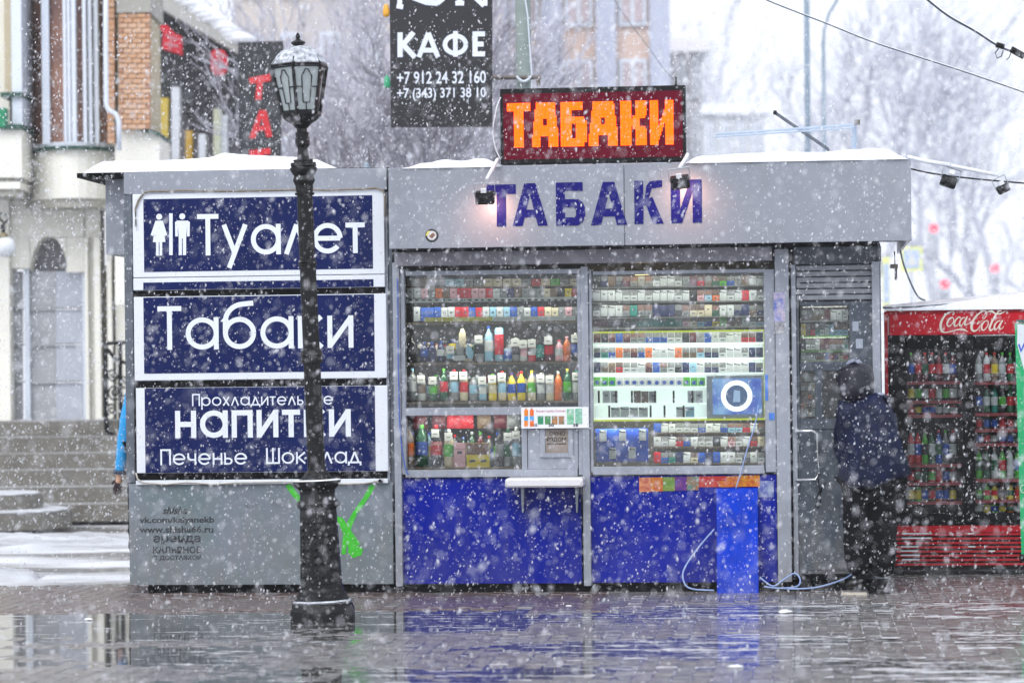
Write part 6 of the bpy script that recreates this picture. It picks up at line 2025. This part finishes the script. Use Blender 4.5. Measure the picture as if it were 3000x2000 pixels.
# stairs
ST_ = empty('stone_stairs', (bx_, BD, 0), 0, 'wide grey stone stairs leading up to the arched doorway, dusted with snow', 'stairs')
m_step = mat('wet grey stone', '#6e6b64', .5, 0, 5, .25, bump=.3, b_scale=20)
m_dust = mat('dusting of snow', '#8b8a88', .9, 0, 2.5, .0, col2='#b4b6ba', world=True)
zt_ = at(100, 968, BD - .6).z
nst_ = 6
for i in range(nst_):
    z1 = zt_ * (nst_ - i) / nst_
    y0 = -.75 - i * .34
    MB().box(-6, 2.6 - .1 * (i % 2), y0, y0 + (.34 if i else .85), 0 if i else z1 - .16, z1).build('step', m_step, ST_)
    MB().box(-5.99, 2.49 - .1 * (i % 2), y0 + .10, y0 + (.34 if i else .7), z1 + .002, z1 + .012).build('step_snow', m_dust, ST_)
RS = empty('round_steps', (at(-30, 1170, 29.2).x, 29.6, 0), 0, 'two low rounded stone steps under snow at the lower left edge', 'steps')
for r, z0, z1 in ((.80, 0, .17), (.50, .17, .34)):
    b = MB(); b.lathe([(r, z0), (r, z1)], 32); b.build('step', m_step, RS)
    b = MB(); b.lathe([(r * .97, z1 + .002), (r * .95, z1 + .015), (r * .86, z1 + .026)], 40); b.v = [(x * (1 + .05 * noise.noise(Vector((x * 5, y * 5, 1)))), y * (1 + .05 * noise.noise(Vector((x * 5, y * 5, 1)))), zq + .012 * noise.noise(Vector((x * 7, y * 7, 2)))) for x, y, zq in b.v]; b.build('step_snow', m_trod, RS, smooth=True)
# globe lamp on a bracket at the left edge
GL = empty('globe_lamp', at(10, 600, BD - 1.4), 0, 'white globe wall lamp on black scrolled bracket at the left edge', 'lamp')
g0 = GL.location.copy()
def gp(x, y): p = at(x, y, g0.y); return (p.x - g0.x, 0, p.z - g0.z)
b = MB(); c_ = gp(12, 567); b.ball(c_, .115, 20, 14); b.build('globe', mat('milk glass globe', '#d8dde2', .3, 0, 5, .03), GL, smooth=True)
b = MB(); b.tube([gp(8, 540), gp(8, 518)], .022, 6); b.tube([gp(-60, 522), gp(-10, 530), gp(4, 520), gp(16, 506), gp(12, 492), gp(2, 490), gp(-2, 502), gp(8, 510)], .014, 6); b.build('bracket', m_black, GL)
b = MB(); c_ = gp(9, 545); b.lathe([(.05, c_[2] - .04), (.06, c_[2]), (.03, c_[2] + .05)], 12, c_[0]); b.build('lamp_cap', mat('brass cap', '#7a7258', .4, .6), GL)

# shop front further back with red glyph boxes
SD = 38.0
SF = empty('shop_facade', (at(450, 1000, SD).x, SD, 0), 0, 'dark shop facade with two red hieroglyph boxes and yellow and white columns', 'building')
sx_ = SF.location.x
def sb(name, m, poly, y0, y1, parent=SF):
    b = MB(); P = [at(x, y, SD + y0) for x, y in poly]
    b.prism([(p.x - sx_, p.z) for p in P], y0, y1); return fixn(b.build(name, m, parent))
def R4(x0, y0, x1, y1): return [(x0, y1), (x1, y1), (x1, y0), (x0, y0)]
m_dk = mat('dark tinted fascia', '#33363c', .5, 0, 2, .2)
sb('wall', mat('grey lilac wall', '#9c9aa2', .8, 0, 2, .12), R4(330, 80, 560, 900), .3, .8)
sb('fascia', m_dk, [(340, 215), (545, 330), (545, 110), (340, 0)], 0, .3)
sb('fascia', m_dk, R4(438, 60, 470, 300), -.04, -.002)
sb('eave', mat('pale eave', '#b7b6b2', .7, 0, 3, .06), [(345, 5), (545, 122), (545, 92), (355, -30)], -.5, .3)
b = MB()
rr = random.Random(2)
for k in range(16):
    t = k / 15
    p = at(362 + 188 * t, -45 + 135 * t, SD - .45)
    b.ball((p.x - sx_, -.4, p.z), .11 + .04 * rr.random(), 10, 6, 1.5, 1.2, .6)
b.build('eave_snow', m_snow, SF, smooth=True)
for x0, x1, yt, m in ((366, 386, 225, '#d6bb52'), (394, 412, 200, '#dfe3ea'), (426, 441, 300, '#caa343'), (456, 472, 308, '#dfe3ea'), (490, 506, 250, '#c6cbb0'), (505, 520, 265, '#dfe3ea')):
    sb('column', mat('column ' + m, m, .6, 0, 3, .05), R4(x0, yt, x1, 1150), -.25 if x0 % 2 else -.3, -.02)
m_glyr = mat('red glyph box', '#d2263a', .4, 0, 8, .15)
def glyphbox(poly, strokes, label):
    P = [at(x, y, SD - .55) for x, y in poly]
    c = sum(P, Vector()) / len(P)
    T = empty('glyph_sign', (c.x, c.y, c.z), 0, label, 'sign', 'red glyph signs on the dark shop facade')
    b = MB(); b.prism([(p.x - c.x, p.z - c.z) for p in P], 0, .16); fixn(b.build('box', m_glyr, T))
    b = MB()
    for i, s in enumerate(strokes):
        b.ribbon([((at(x, y, SD - .55).x - c.x), at(x, y, SD - .55).z - c.z) for x, y in s], .035, -.004 - .001 * i)
    b.build('glyph_strokes', mat('pale red stroke', '#c77d86', .5), T)
glyphbox([(372, 112), (392, 118), (418, 126), (417, 84), (400, 76), (382, 56), (366, 60), (374, 78)], [[(380, 80), (408, 92)], [(394, 84), (390, 116)], [(378, 100), (410, 108)]], 'red box sign with a white character, left one on the dark facade')
glyphbox([(484, 160), (492, 171), (508, 173), (520, 162), (522, 130), (514, 116), (494, 112), (483, 122)], [[(490, 124), (516, 128)], [(502, 118), (502, 166)], [(490, 144), (516, 148)], [(492, 158), (514, 160)]], 'red box sign with rounded corners, right one on the dark facade')
# dark vertical banner with red letters
VB = empty('vertical_banner', at(598, 230, 31), 0, 'dark grey vertical banner with red capital letters behind the street lamp', 'banner')
v0 = VB.location.copy()
def vb(name, m, poly, y0, y1):
    b = MB(); P = [at(x, y, v0.y) for x, y in poly]; b.prism([(p.x - v0.x, p.z - v0.z) for p in P], y0, y1); return fixn(b.build(name, m, VB))
vb('cloth', mat('dark banner cloth', '#2c2f33', .7, 0, 2, .25), [(549, 520), (640, 520), (652, 95), (547, 97)], 0, .04)
m_vr = mat('red banner lettering', '#c8242f', .5, 0, 9, .15)
vb('letter', m_vr, [(572, 180), (574, 194), (590, 190), (586, 230), (600, 230), (604, 190), (622, 186), (621, 170)], -.01, -.002)
vb('letter', m_vr, [(572, 318), (596, 253), (612, 253), (626, 314), (612, 316), (608, 300), (592, 302), (586, 318)], -.01, -.002)
vb('letter_counter', mat('dark banner cloth', '#2c2f33'), [(596, 290), (604, 288), (602, 272)], -.012, -.0105)
vb('letter', m_vr, [(572, 346), (574, 360), (592, 358), (590, 400), (604, 400), (606, 356), (622, 354), (621, 340)], -.01, -.002)
vb('pole', m_greydark, [(594, 1000), (600, 1000), (600, 520), (594, 520)], .05, .1)

# cafe banner and its concrete pole
PO = 24.0
def pole(name, px, ptop, pbot, d, r, m, label, cat='pole', lean=0, group=None, extra=None):
    c = at(px, pbot, d)
    T = empty(name, (c.x, d, 0), 0, label, cat, group)
    t = at(px + lean, ptop, d)
    b = MB(); b.lathe([(r * 1.06, 0), (r, t.z)], 14); o = b.build('shaft', m, T, smooth=True)
    o.rotation_euler = (0, math.atan2(t.x - c.x, t.z), 0)
    return T
m_conc = mat('grey green concrete', '#7c8785', .8, 0, 6, .15)
CP = pole('concrete_pole', 1203, -260, 500, PO, .064, m_conc, 'thick grey concrete pole behind the LED board carrying the black banner', lean=-4)
c0 = CP.location.copy()
def cp(x, y, dy=0): p = at(x, y, PO); return (p.x - c0.x, dy, p.z)
b = MB(); b.tube([cp(1128, 181, -.09), cp(1243, 181, -.09)], .018, 4); b.tube([cp(1236, 181, -.09), cp(1236, 200, -.09)], .018, 4); b.build('crossbar', mat('rusty steel', '#6b6460', .6, .3, 20, .25), CP)
b = MB(); b.tube([cp(1180 + 6 + 34 * k / 12, 178 + 12 * math.sin(math.pi * k / 12), -.10) for k in range(13)], .011, 6); b.build('clamp_ring', m_frame, CP)
b = MB(); b.tube([cp(x, y, -.085) for x, y in ((1196, -120), (1206, 0), (1212, 40), (1216, 100), (1221, 170), (1222, 260))], .006, 5); b.build('pole_wire', m_frame, CP)
CBN = empty('cafe_banner', at(1012, 140, PO - .1), 0, 'black hanging cafe banner with white letters and two phone numbers', 'banner')
n0 = CBN.location.copy()
def nb(x, y): p = at(x, y, n0.y); return (p.x - n0.x, p.z - n0.z)
b = MB(); b.prism([nb(898, 293), nb(1131, 291), nb(1131, -180), nb(893, -180)], 0, .05); fixn(b.build('sheet', mat('black banner sheet', '#191b20', .55, 0, 3, .2), CBN))
m_bl = mat('white banner lettering', '#dfe5f2', .5)
def nword(s, x0, y0, x1, y1, bold):
    a = nb(x0, (y0 + y1) / 2); c = nb(x1, (y0 + y1) / 2); t = nb((x0 + x1) / 2, y0); o = nb((x0 + x1) / 2, y1)
    textmesh(s, a[0], c[0], o[1], t[1], -.004, bold=bold).build('banner_lettering', m_bl, CBN)
def nglyph(strokes, w):
    b = MB()
    for k, st in enumerate(strokes):
        b.ribbon([nb(x, y) for x, y in st], w / FPX * PO, -.004 - .0004 * k)
    return b.build('banner_letter', m_bl, CBN)
nglyph([[(919, 75), (919, 132)], [(950, 75), (926, 103), (953, 132)]], 12)
nglyph([[(962, 132), (984, 76)], [(984, 76), (1006, 132)], [(972, 116), (998, 116)]], 11)
nglyph([[(1046 + 24 * math.cos(k * math.pi / 12), 103 + 20 * math.sin(k * math.pi / 12)) for k in range(25)], [(1046, 72), (1046, 131)]], 10.5)
nglyph([[(1091, 73), (1091, 130)], [(1091, 78.5), (1114, 78.5)], [(1091, 102), (1111, 102)], [(1091, 124.5), (1114, 124.5)]], 11.5)
nword('+7 912 24 32 160', 912, 164, 1116, 193, .014)
nword('+7 (343) 371 38 10', 912, 202, 1116, 232, .014)
nglyph([[(918, -70), (918, 14)], [(911, 14), (926, 17)]], 11)
nglyph([[(930, -40), (950, -5), (980, 6), (1006, 8)], [(1004, 8), (1018, -4)]], 13)
nglyph([[(1052, -70), (1056, 4)], [(1046, 8), (1066, 8)]], 11)
nglyph([[(1056, -50), (1090, -6), (1112, 14)], [(1114, -70), (1114, 14)]], 11)
for (x, y, c, lab) in ((887, 26, '#e0a22a', 'yellow'), (889, 190, '#1f9a6a', 'green')):
    q = at(x, y, PO - .1)
    b = MB(); b.lathe([(.006, .06), (.02, .045), (.026, .02), (.03, -.02), (.022, -.045), (.008, -.05)], 12)
    o = b.build('garland_lamp', mat('garland ' + lab, c, .3, 0, 9, .1), loc=q, smooth=True)
    tag(o, 'small %s garland lamp at the left edge of the black banner' % lab, 'lamp', 'garland lamps by the banner')

# distant poles, wires
m_polef = mat('haze paled pole', '#7d8fa0', .6, .1, 5, .1)  # pole colour paled to stand for the haze before it
pole('lighting_pole', 1854, -500, 345, 42, .042, m_polef, 'tall blue grey pole rising behind the kiosk roof, left and thicker of two', lean=-6, group='poles in the haze')
LP2 = pole('lighting_pole', 1892, 95, 345, 48, .032, m_polef, 'thinner pale pole with curved top, right of the thick one', lean=-1, group='poles in the haze')
l0 = LP2.location.copy()
pts = [at(x, y, 48) for x, y in ((1891, 98), (1893, 70), (1903, 35), (1918, 8), (1940, -30))]
b = MB(); b.tube([(p.x - l0.x, 0, p.z) for p in pts], .028, 6); b.build('curved_arm', m_polef, LP2)
m_wire = mat('dark wire', '#33404d', .6)
wire('overhead_wire', [(1700, -30, 21), (1760, 0, 21), (1830, 28, 21), (1900, 55, 21), (2000, 95, 21), (2100, 128, 21), (2230, 170, 21), (2380, 222, 21)], .0055, m_wire, 'long thin wire sagging from top centre to the right edge', 'wire', snow=True)
W2o = wire('overhead_wire', [(2100, -25, 20.5), (2133, 2, 20.5), (2180, 38, 20.5), (2240, 72, 20.5), (2290, 104, 20.5), (2330, 120, 20.5), (2400, 140, 20.5)], .009, m_wire, 'thick twisted wire with a clamp crossing the top right corner', 'wire', snow=True)
w0 = W2o.location.copy()
def wp(x, y): p = at(x, y, 20.5) - w0; return p
b = MB(); b.tube([wp(2288, 103), wp(2306, 108)], .02, 8); b.tube([wp(2322, 113), wp(2352, 130)], .024, 8); b.build('clamp', m_black, W2o)
b = MB(); b.tube([wp(2296, 108), wp(2286, 122), wp(2290, 134), wp(2300, 130), wp(2304, 116)], .005, 5); b.tube([wp(2322, 122), wp(2318, 132), wp(2312, 138)], .004, 5); b.build('wire_loop', m_wire, W2o)
wire('overhead_wire', [(1400, -20, 26), (1430, 30, 26), (1490, 110, 26), (1530, 165, 26), (1562, 196, 26)], .0035, mat('faint wire', '#6d727a', .6), 'faint thin wire slanting down behind the LED board', 'wire')
wire('side_cable', [(2092, 388, 20.3), (2150, 400, 20.3), (2250, 412, 20.3), (2400, 425, 20.3)], .0065, m_black, 'straight black cable leaving the right end of the kiosk fascia', 'cable')
wire('side_cable', [(2068, 575, 20.2), (2075, 605, 20.2), (2090, 645, 20.2), (2108, 680, 20.2), (2125, 690, 20.2)], .007, mat('grey hose', '#7d8592', .5), 'grey cable end dangling in a curve right of the kiosk', 'cable')
# snapped bracket hanging at the fascia corner
c = at(2055, 610, 20.1)
b = MB(); b.tube([Vector((0, 0, .1)), Vector((.002, 0, 0)), Vector((-.01, 0, -.02))], .006, 6); b.box(-.03, .02, -.02, .02, -.02, .01); b.box(.0, .016, -.01, .01, -.10, -.02)
o = b.build('hanging_socket', mat('brown grey socket', '#756e6b', .6, 0, 30, .3), loc=c)
tag(o, 'small broken brown socket hanging under the right fascia corner', 'socket')
# traffic lights far down the street
m_red = mat('red signal lens', '#ff2a3a', .4, 0, 5, 0, emit='#ff3a4c', estr=2.2)
m_tl = mat('haze paled signal housing', '#c6cad4', .7)  # housing, like the unlit lenses, paled to stand for distance haze
for k, (x, y, lab) in enumerate(((2145, 524, 'highest and left, under the hanging floodlight'), (2285, 616, 'nearest the right edge'), (2170, 652, 'lowest, over the red fridge'))):
    c = at(x, y, 75)
    T = empty('traffic_light', (c.x, 75, 0), 0, 'far traffic light glowing red through the haze, ' + lab, 'traffic light', 'red traffic lights in the haze')
    b = MB(); b.lathe([(.05, 0), (.04, c.z - .7)], 8, 0, .12); b.build('pole', m_tl, T)
    b = MB(); b.bbox(-.15, .15, 0, .2, c.z - .78, c.z + .18, .03); fixn(b.build('housing', m_tl, T))
    b = MB(); b.prism([(.10 * math.cos(a * math.pi / 8), c.z + .10 * math.sin(a * math.pi / 8)) for a in range(16)], -.02, -.004); fixn(b.build('lens', m_red, T))
    for dz in (-.30, -.60):
        b = MB(); b.prism([(.10 * math.cos(a * math.pi / 8), c.z + dz + .10 * math.sin(a * math.pi / 8)) for a in range(16)], -.02, -.004); fixn(b.build('unlit_lens', mat('unlit lens', '#a4abb6', .5), T))
for (x, y, w, h, lab, dd) in ((2094, 595, 50, 56, 'pale blue crossing sign with yellow border in the haze beside the kiosk corner', 60), (2036, 650, 16, 120, 'tall narrow yellow sign edge behind the kiosk right wall', 58)):
    c = at(x, y, dd)
    T = empty('road_sign', (c.x, dd, 0), 0, lab, 'road sign')
    W, H = w / FPX * dd / 2, h / FPX * dd / 2
    b = MB(); b.prism([(-W, c.z - H), (W, c.z - H), (W, c.z + H), (-W, c.z + H)], 0, .03); fixn(b.build('border', mat('sign yellow', '#e2e68a', .5), T))  # border yellow paled to imitate fading in the haze
    b = MB(); b.prism([(-W * .7, c.z - H * .75), (W * .7, c.z - H * .75), (W * .7, c.z + H * .75), (-W * .7, c.z + H * .75)], -.01, -.002); fixn(b.build('face', mat('sign pale blue', '#a8bbdc', .5), T))
    if w > 40:
        b = MB(); b.prism([(-W * .5, c.z - H * .5), (W * .5, c.z - H * .5), (0, c.z + H * .55)], -.016, -.011); fixn(b.build('triangle', m_card, T))
    b = MB(); b.lathe([(.04, 0), (.04, c.z - H)], 8, 0, .05); b.build('pole', m_tl, T)

# ------------------------------------------------------------------ buildings behind the trees
def block(name, px0, px1, ptop, d, m, label, rows, cols, wy0, wy1, wm, depth=9, pil=None, snow=True, group=None):
    a, c = at(px0, 600, d), at(px1, 600, d)
    zt = at((px0 + px1) / 2, ptop, d).z
    T = empty(name, ((a.x + c.x) / 2, d, 0), 0, label, 'building', group)
    W = (c.x - a.x) / 2
    MB().box(-W, W, .3, depth, 0, zt).build('wall', m, T)
    if snow:
        MB().box(-W - .2, W + .2, .0, depth, zt, zt + .35).build('roof_snow', m_snow, T)
    for r in range(rows):
        for q in range(cols):
            x = -W + (q + .5) * 2 * W / cols
            ww = W / cols * .52
            z1 = at(0, wy0 + (wy1 - wy0) * r / rows, d).z; z0 = at(0, wy0 + (wy1 - wy0) * (r + .66) / rows, d).z
            f = MB().box(x - ww, x + ww, .2, .30, z0, z1).build('window', m_frame, T)
            MB().box(x - ww + .08, x - .04, .17, .198, z0 + .08, z1 - .08).build('window_pane', wm, f)
            MB().box(x + .04, x + ww - .08, .17, .198, z0 + .08, z1 - .08).build('window_pane', wm, f)
    if pil:
        for q in range(cols + 1):
            x = -W + q * 2 * W / cols
            MB().box(x - .22, x + .22, .0, .29, 0, zt - .2).build('pilaster', pil, T)
    return T
m_win = mat('far window', '#9ba0a8', .2, 0, 4, .1)  # far window and wall tones paled in place of thicker haze
block('apartment_building', 540, 1160, -300, 58, mat('mottled grey beige facade', '#b4b0b4', .85, 0, .5, .12, col2='#c9bfb6'), 'grey beige facade behind the frosted trees left of the black banner', 3, 7, -160, 560, mat('far dark window', '#8d8a90', .2, 0, 4, .1), snow=False)
block('apartment_building', 1150, 1522, -400, 62, mat('pink beige facade', '#d8c0b4', .85, 0, .6, .08), 'pink beige facade with pale pilasters behind the LED board', 4, 3, -300, 600, mat('far rosy window', '#b8aab0', .2, 0, 4, .1), pil=mat('pale lilac pilaster', '#b3b9cc', .8))
block('apartment_building', 1522, 1618, 118, 74, mat('far grey facade', '#b4b8bf', .85, 0, .6, .08), 'low grey building with snowy roof just right of the pink facade', 3, 3, 150, 560, m_win)
block('low_building', 1618, 1760, 260, 110, mat('far pale facade', '#c4c8ce', .85), 'very faint low building beyond the street in the haze', 2, 4, 300, 560, m_win)

# ------------------------------------------------------------------ bare frosted trees
def tree(name, px, d, height, seed, m, label, spread=.5, depth=7, r0=.13, group=None, lean=0, leafy=1.0, trunk_h=.28):
    rr = random.Random(seed)
    base = at(px, 900, d)
    T = empty(name, (base.x, d, 0), 0, label, 'tree', group)
    tr, cr2 = MB(), MB()
    def grow(p, dr, ln, r, lv):
        n = 3
        pts = [p]
        q = p.copy(); dd = dr.copy()
        for i in range(n):
            dd = (dd + Vector((rr.gauss(0, .13), rr.gauss(0, .13), rr.gauss(.03, .08)))).normalized()
            q = q + dd * ln / n
            pts.append(q.copy())
        (tr if lv >= depth - 1 else cr2).tube(pts, r, 6 if lv >= depth - 1 else (4 if lv > 3 else 3), r2=r * .68)
        if lv == 0: return
        k = 3 if lv > 1 else 4
        for i in range(k):
            if i and rr.random() < .08: continue
            a = rr.uniform(0, 2 * math.pi)
            t = rr.uniform(.35, 1.0) if i else 1.0
            s = rr.uniform(.35, .95) * spread * (1.0 if i else .5)
            ax = dd.cross(Vector((math.cos(a), math.sin(a), .2))).normalized()
            nd = (Matrix.Rotation(s * 1.4, 3, ax) @ dd)
            nd.z += .06
            j = min(n, max(1, int(round(t * n))))
            grow(pts[j], nd.normalized(), ln * rr.uniform(.62, .85), r * .66, lv - 1)
    grow(Vector((0, 0, 0)), Vector((lean, 0, 1)).normalized(), height * trunk_h, r0, depth)
    tr.build('trunk', m, T)
    cr2.build('crown', m, T)
    return T
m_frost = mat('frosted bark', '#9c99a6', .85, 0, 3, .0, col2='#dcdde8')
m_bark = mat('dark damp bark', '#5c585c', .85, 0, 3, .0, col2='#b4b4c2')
m_farb = mat('haze paled far bark', '#b2b6c4', .85, 0, 3, .1)  # bark colour paled so far trees fade as if in haze
GT = 'frosted bare trees behind the booth'
tree('bare_tree', 690, 36, 6.6, 1, m_frost, 'frosted bare tree directly behind the street lamp lantern', .62, 7, .10, GT)
tree('bare_tree', 820, 34, 7.0, 2, m_bark, 'darker bare tree with upright trunk between lamp and black banner', .60, 7, .11, GT)
tree('bare_tree', 560, 43, 8.5, 7, m_frost, 'frosted bare tree left of the lamp behind the dark vertical banner', .6, 7, .11, GT)
tree('bare_tree', 980, 41, 8.0, 4, m_frost, 'frosted bare tree standing behind the black banner', .62, 7, .12, GT)
tree('bare_tree', 1230, 46, 8.0, 5, m_frost, 'slim frosted tree behind the concrete pole', .5, 6, .09, GT)
GF = 'faint bare trees in the snow haze'
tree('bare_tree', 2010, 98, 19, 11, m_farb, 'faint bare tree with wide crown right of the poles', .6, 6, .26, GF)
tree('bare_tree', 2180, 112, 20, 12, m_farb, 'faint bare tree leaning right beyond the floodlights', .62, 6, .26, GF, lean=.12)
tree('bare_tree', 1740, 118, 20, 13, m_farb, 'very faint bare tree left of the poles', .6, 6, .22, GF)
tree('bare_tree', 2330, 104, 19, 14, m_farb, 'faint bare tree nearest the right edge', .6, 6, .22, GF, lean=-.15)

# ------------------------------------------------------------------ falling snow
def snowfall():
    rng = np.random.default_rng(3)
    def pts(d0, d1, dens, mx, mz):
        V = (d1 - d0) * (.4 * d1 + 2 * mx) * (.14 * d1 + mz)
        n = int(V * dens)
        D = rng.uniform(d0, d1, n)
        X = rng.uniform(-(.2 * d1 + mx), .2 * d1 + mx, n)
        Z = rng.uniform(0.02, .14 * d1 + mz, n)
        keep = (np.abs(X) < .2 * D + mx) & (Z < .14 * D + mz)
        return np.stack([X[keep], D[keep], Z[keep]], 1)
    A0 = pts(2.2, 8.0, 9, .5, 1.0)
    A = pts(8.0, 20.5, FLAKE_NEAR, .6, 1.2)
    B = pts(20.5, 44, FLAKE_FAR, .8, 1.4)
    C = pts(44, 110, 2.2, 1.0, 1.6)
    P = np.concatenate([A0, A, B, C])
    # keep the flakes out of the kiosk, the booth and the fridge
    dx, dy = P[:, 0], P[:, 1] - D0
    u = dx * CT - dy * ST
    y = dx * ST + dy * CT
    inside = (u > kv(280, 900)[0]) & (u < kv(2100, 900)[0]) & (y > -.08) & (y < 2.15) & (P[:, 2] < 3.02)
    inside |= (u > kv(2020, 900)[0]) & (y > 1.42) & (y < 2.3) & (P[:, 2] < 2.05)
    inside |= (u > kv(890, 500)[0]) & (u < kv(2095, 500)[0]) & (y > -.37) & (y < .1) & (P[:, 2] > 2.3) & (P[:, 2] < 3.0)
    # the street lamp and the person
    inside |= (np.hypot(P[:, 0] + 1.16, P[:, 1] - 17.72) < .24) & (P[:, 2] < 3.7)
    inside |= (P[:, 1] > 31.5) & (P[:, 1] < 50) & (P[:, 0] < -2.7)
    P = P[~inside]
    n = len(P)
    r = rng.lognormal(math.log(.0021), .50, n)
    r = np.where(P[:, 1] > 20.5, r * 1.5, r)
    r = np.where(P[:, 1] < 8, np.minimum(r * .9, .0038), r)
    r = np.clip(r, .0015, .0065)
    r = np.where(P[:, 1] > 44, r * 6, r)
    el = rng.uniform(1.1, 3.0, n)
    ax = rng.normal(0, .33, n) + .22
    ay = rng.normal(0, .3, n)
    d = np.stack([-np.sin(ax), np.sin(ay), -np.cos(ax)], 1)
    d /= np.linalg.norm(d, axis=1)[:, None]
    s1 = np.cross(d, np.array([0, 1., 0])); s1 /= np.linalg.norm(s1, axis=1)[:, None]
    s2 = np.cross(d, s1)
    r_ = r[:, None]
    V = np.stack([P + d * r_ * el[:, None], P - d * r_ * el[:, None], P + s1 * r_, P - s1 * r_, P + s2 * r_, P - s2 * r_], 1)
    V += rng.normal(0, 1, V.shape) * (r * .18)[:, None, None]
    F = np.array([(0, 2, 4), (0, 4, 3), (0, 3, 5), (0, 5, 2), (1, 4, 2), (1, 3, 4), (1, 5, 3), (1, 2, 5)])
    me = bpy.data.meshes.new('falling_snow')
    nv, nf = n * 6, n * 8
    me.vertices.add(nv); me.vertices.foreach_set('co', V.reshape(-1))
    idx = (F[None] + (np.arange(n) * 6)[:, None, None]).reshape(-1).astype(np.int32)
    me.loops.add(nf * 3); me.loops.foreach_set('vertex_index', idx)
    me.polygons.add(nf); me.polygons.foreach_set('loop_start', np.arange(0, nf * 3, 3, dtype=np.int32)); me.polygons.foreach_set('loop_total', np.full(nf, 3, dtype=np.int32))
    me.polygons.foreach_set('use_smooth', np.ones(nf, dtype=bool))
    me.update()
    m = bpy.data.materials.new('snowflake')
    m.use_nodes = True
    t = m.node_tree
    t.nodes.clear()
    out = t.nodes.new('ShaderNodeOutputMaterial')
    df = t.nodes.new('ShaderNodeBsdfDiffuse'); df.inputs[0].default_value = (.95, .96, 1, 1)
    tl = t.nodes.new('ShaderNodeBsdfTranslucent'); tl.inputs[0].default_value = (.95, .96, 1, 1)
    mi = t.nodes.new('ShaderNodeMixShader'); mi.inputs[0].default_value = .4
    t.links.new(df.outputs[0], mi.inputs[1]); t.links.new(tl.outputs[0], mi.inputs[2]); tp = t.nodes.new('ShaderNodeBsdfTransparent'); m5 = t.nodes.new('ShaderNodeMixShader'); m5.inputs[0].default_value = .58
    t.links.new(tp.outputs[0], m5.inputs[1]); t.links.new(mi.outputs[0], m5.inputs[2]); t.links.new(m5.outputs[0], out.inputs[0])
    me.materials.append(m)
    o = bpy.data.objects.new('falling_snow', me)
    COL.objects.link(o)
    tag(o, 'dense falling snowflakes filling the air over the whole street', 'snow', kind='stuff')
    print('flakes', n)
FLAKE_NEAR, FLAKE_FAR = 175, 60
snowfall()

# ------------------------------------------------------------------ the snowy air
b = MB(); b.box(-70, 70, -6, 200, -1.1, 24)
hz = b.build('haze', None)
hm = bpy.data.materials.new('snow haze')
hm.use_nodes = True
t = hm.node_tree
t.nodes.clear()
out = t.nodes.new('ShaderNodeOutputMaterial')
pv = t.nodes.new('ShaderNodeVolumePrincipled')
pv.inputs['Color'].default_value = (.97, .975, 1.0, 1)
pv.inputs['Density'].default_value = 0.0007
t.links.new(pv.outputs[0], out.inputs['Volume'])
hz.data.materials.append(hm)
tag(hz, 'pale snowy haze filling the street', 'haze', kind='stuff')
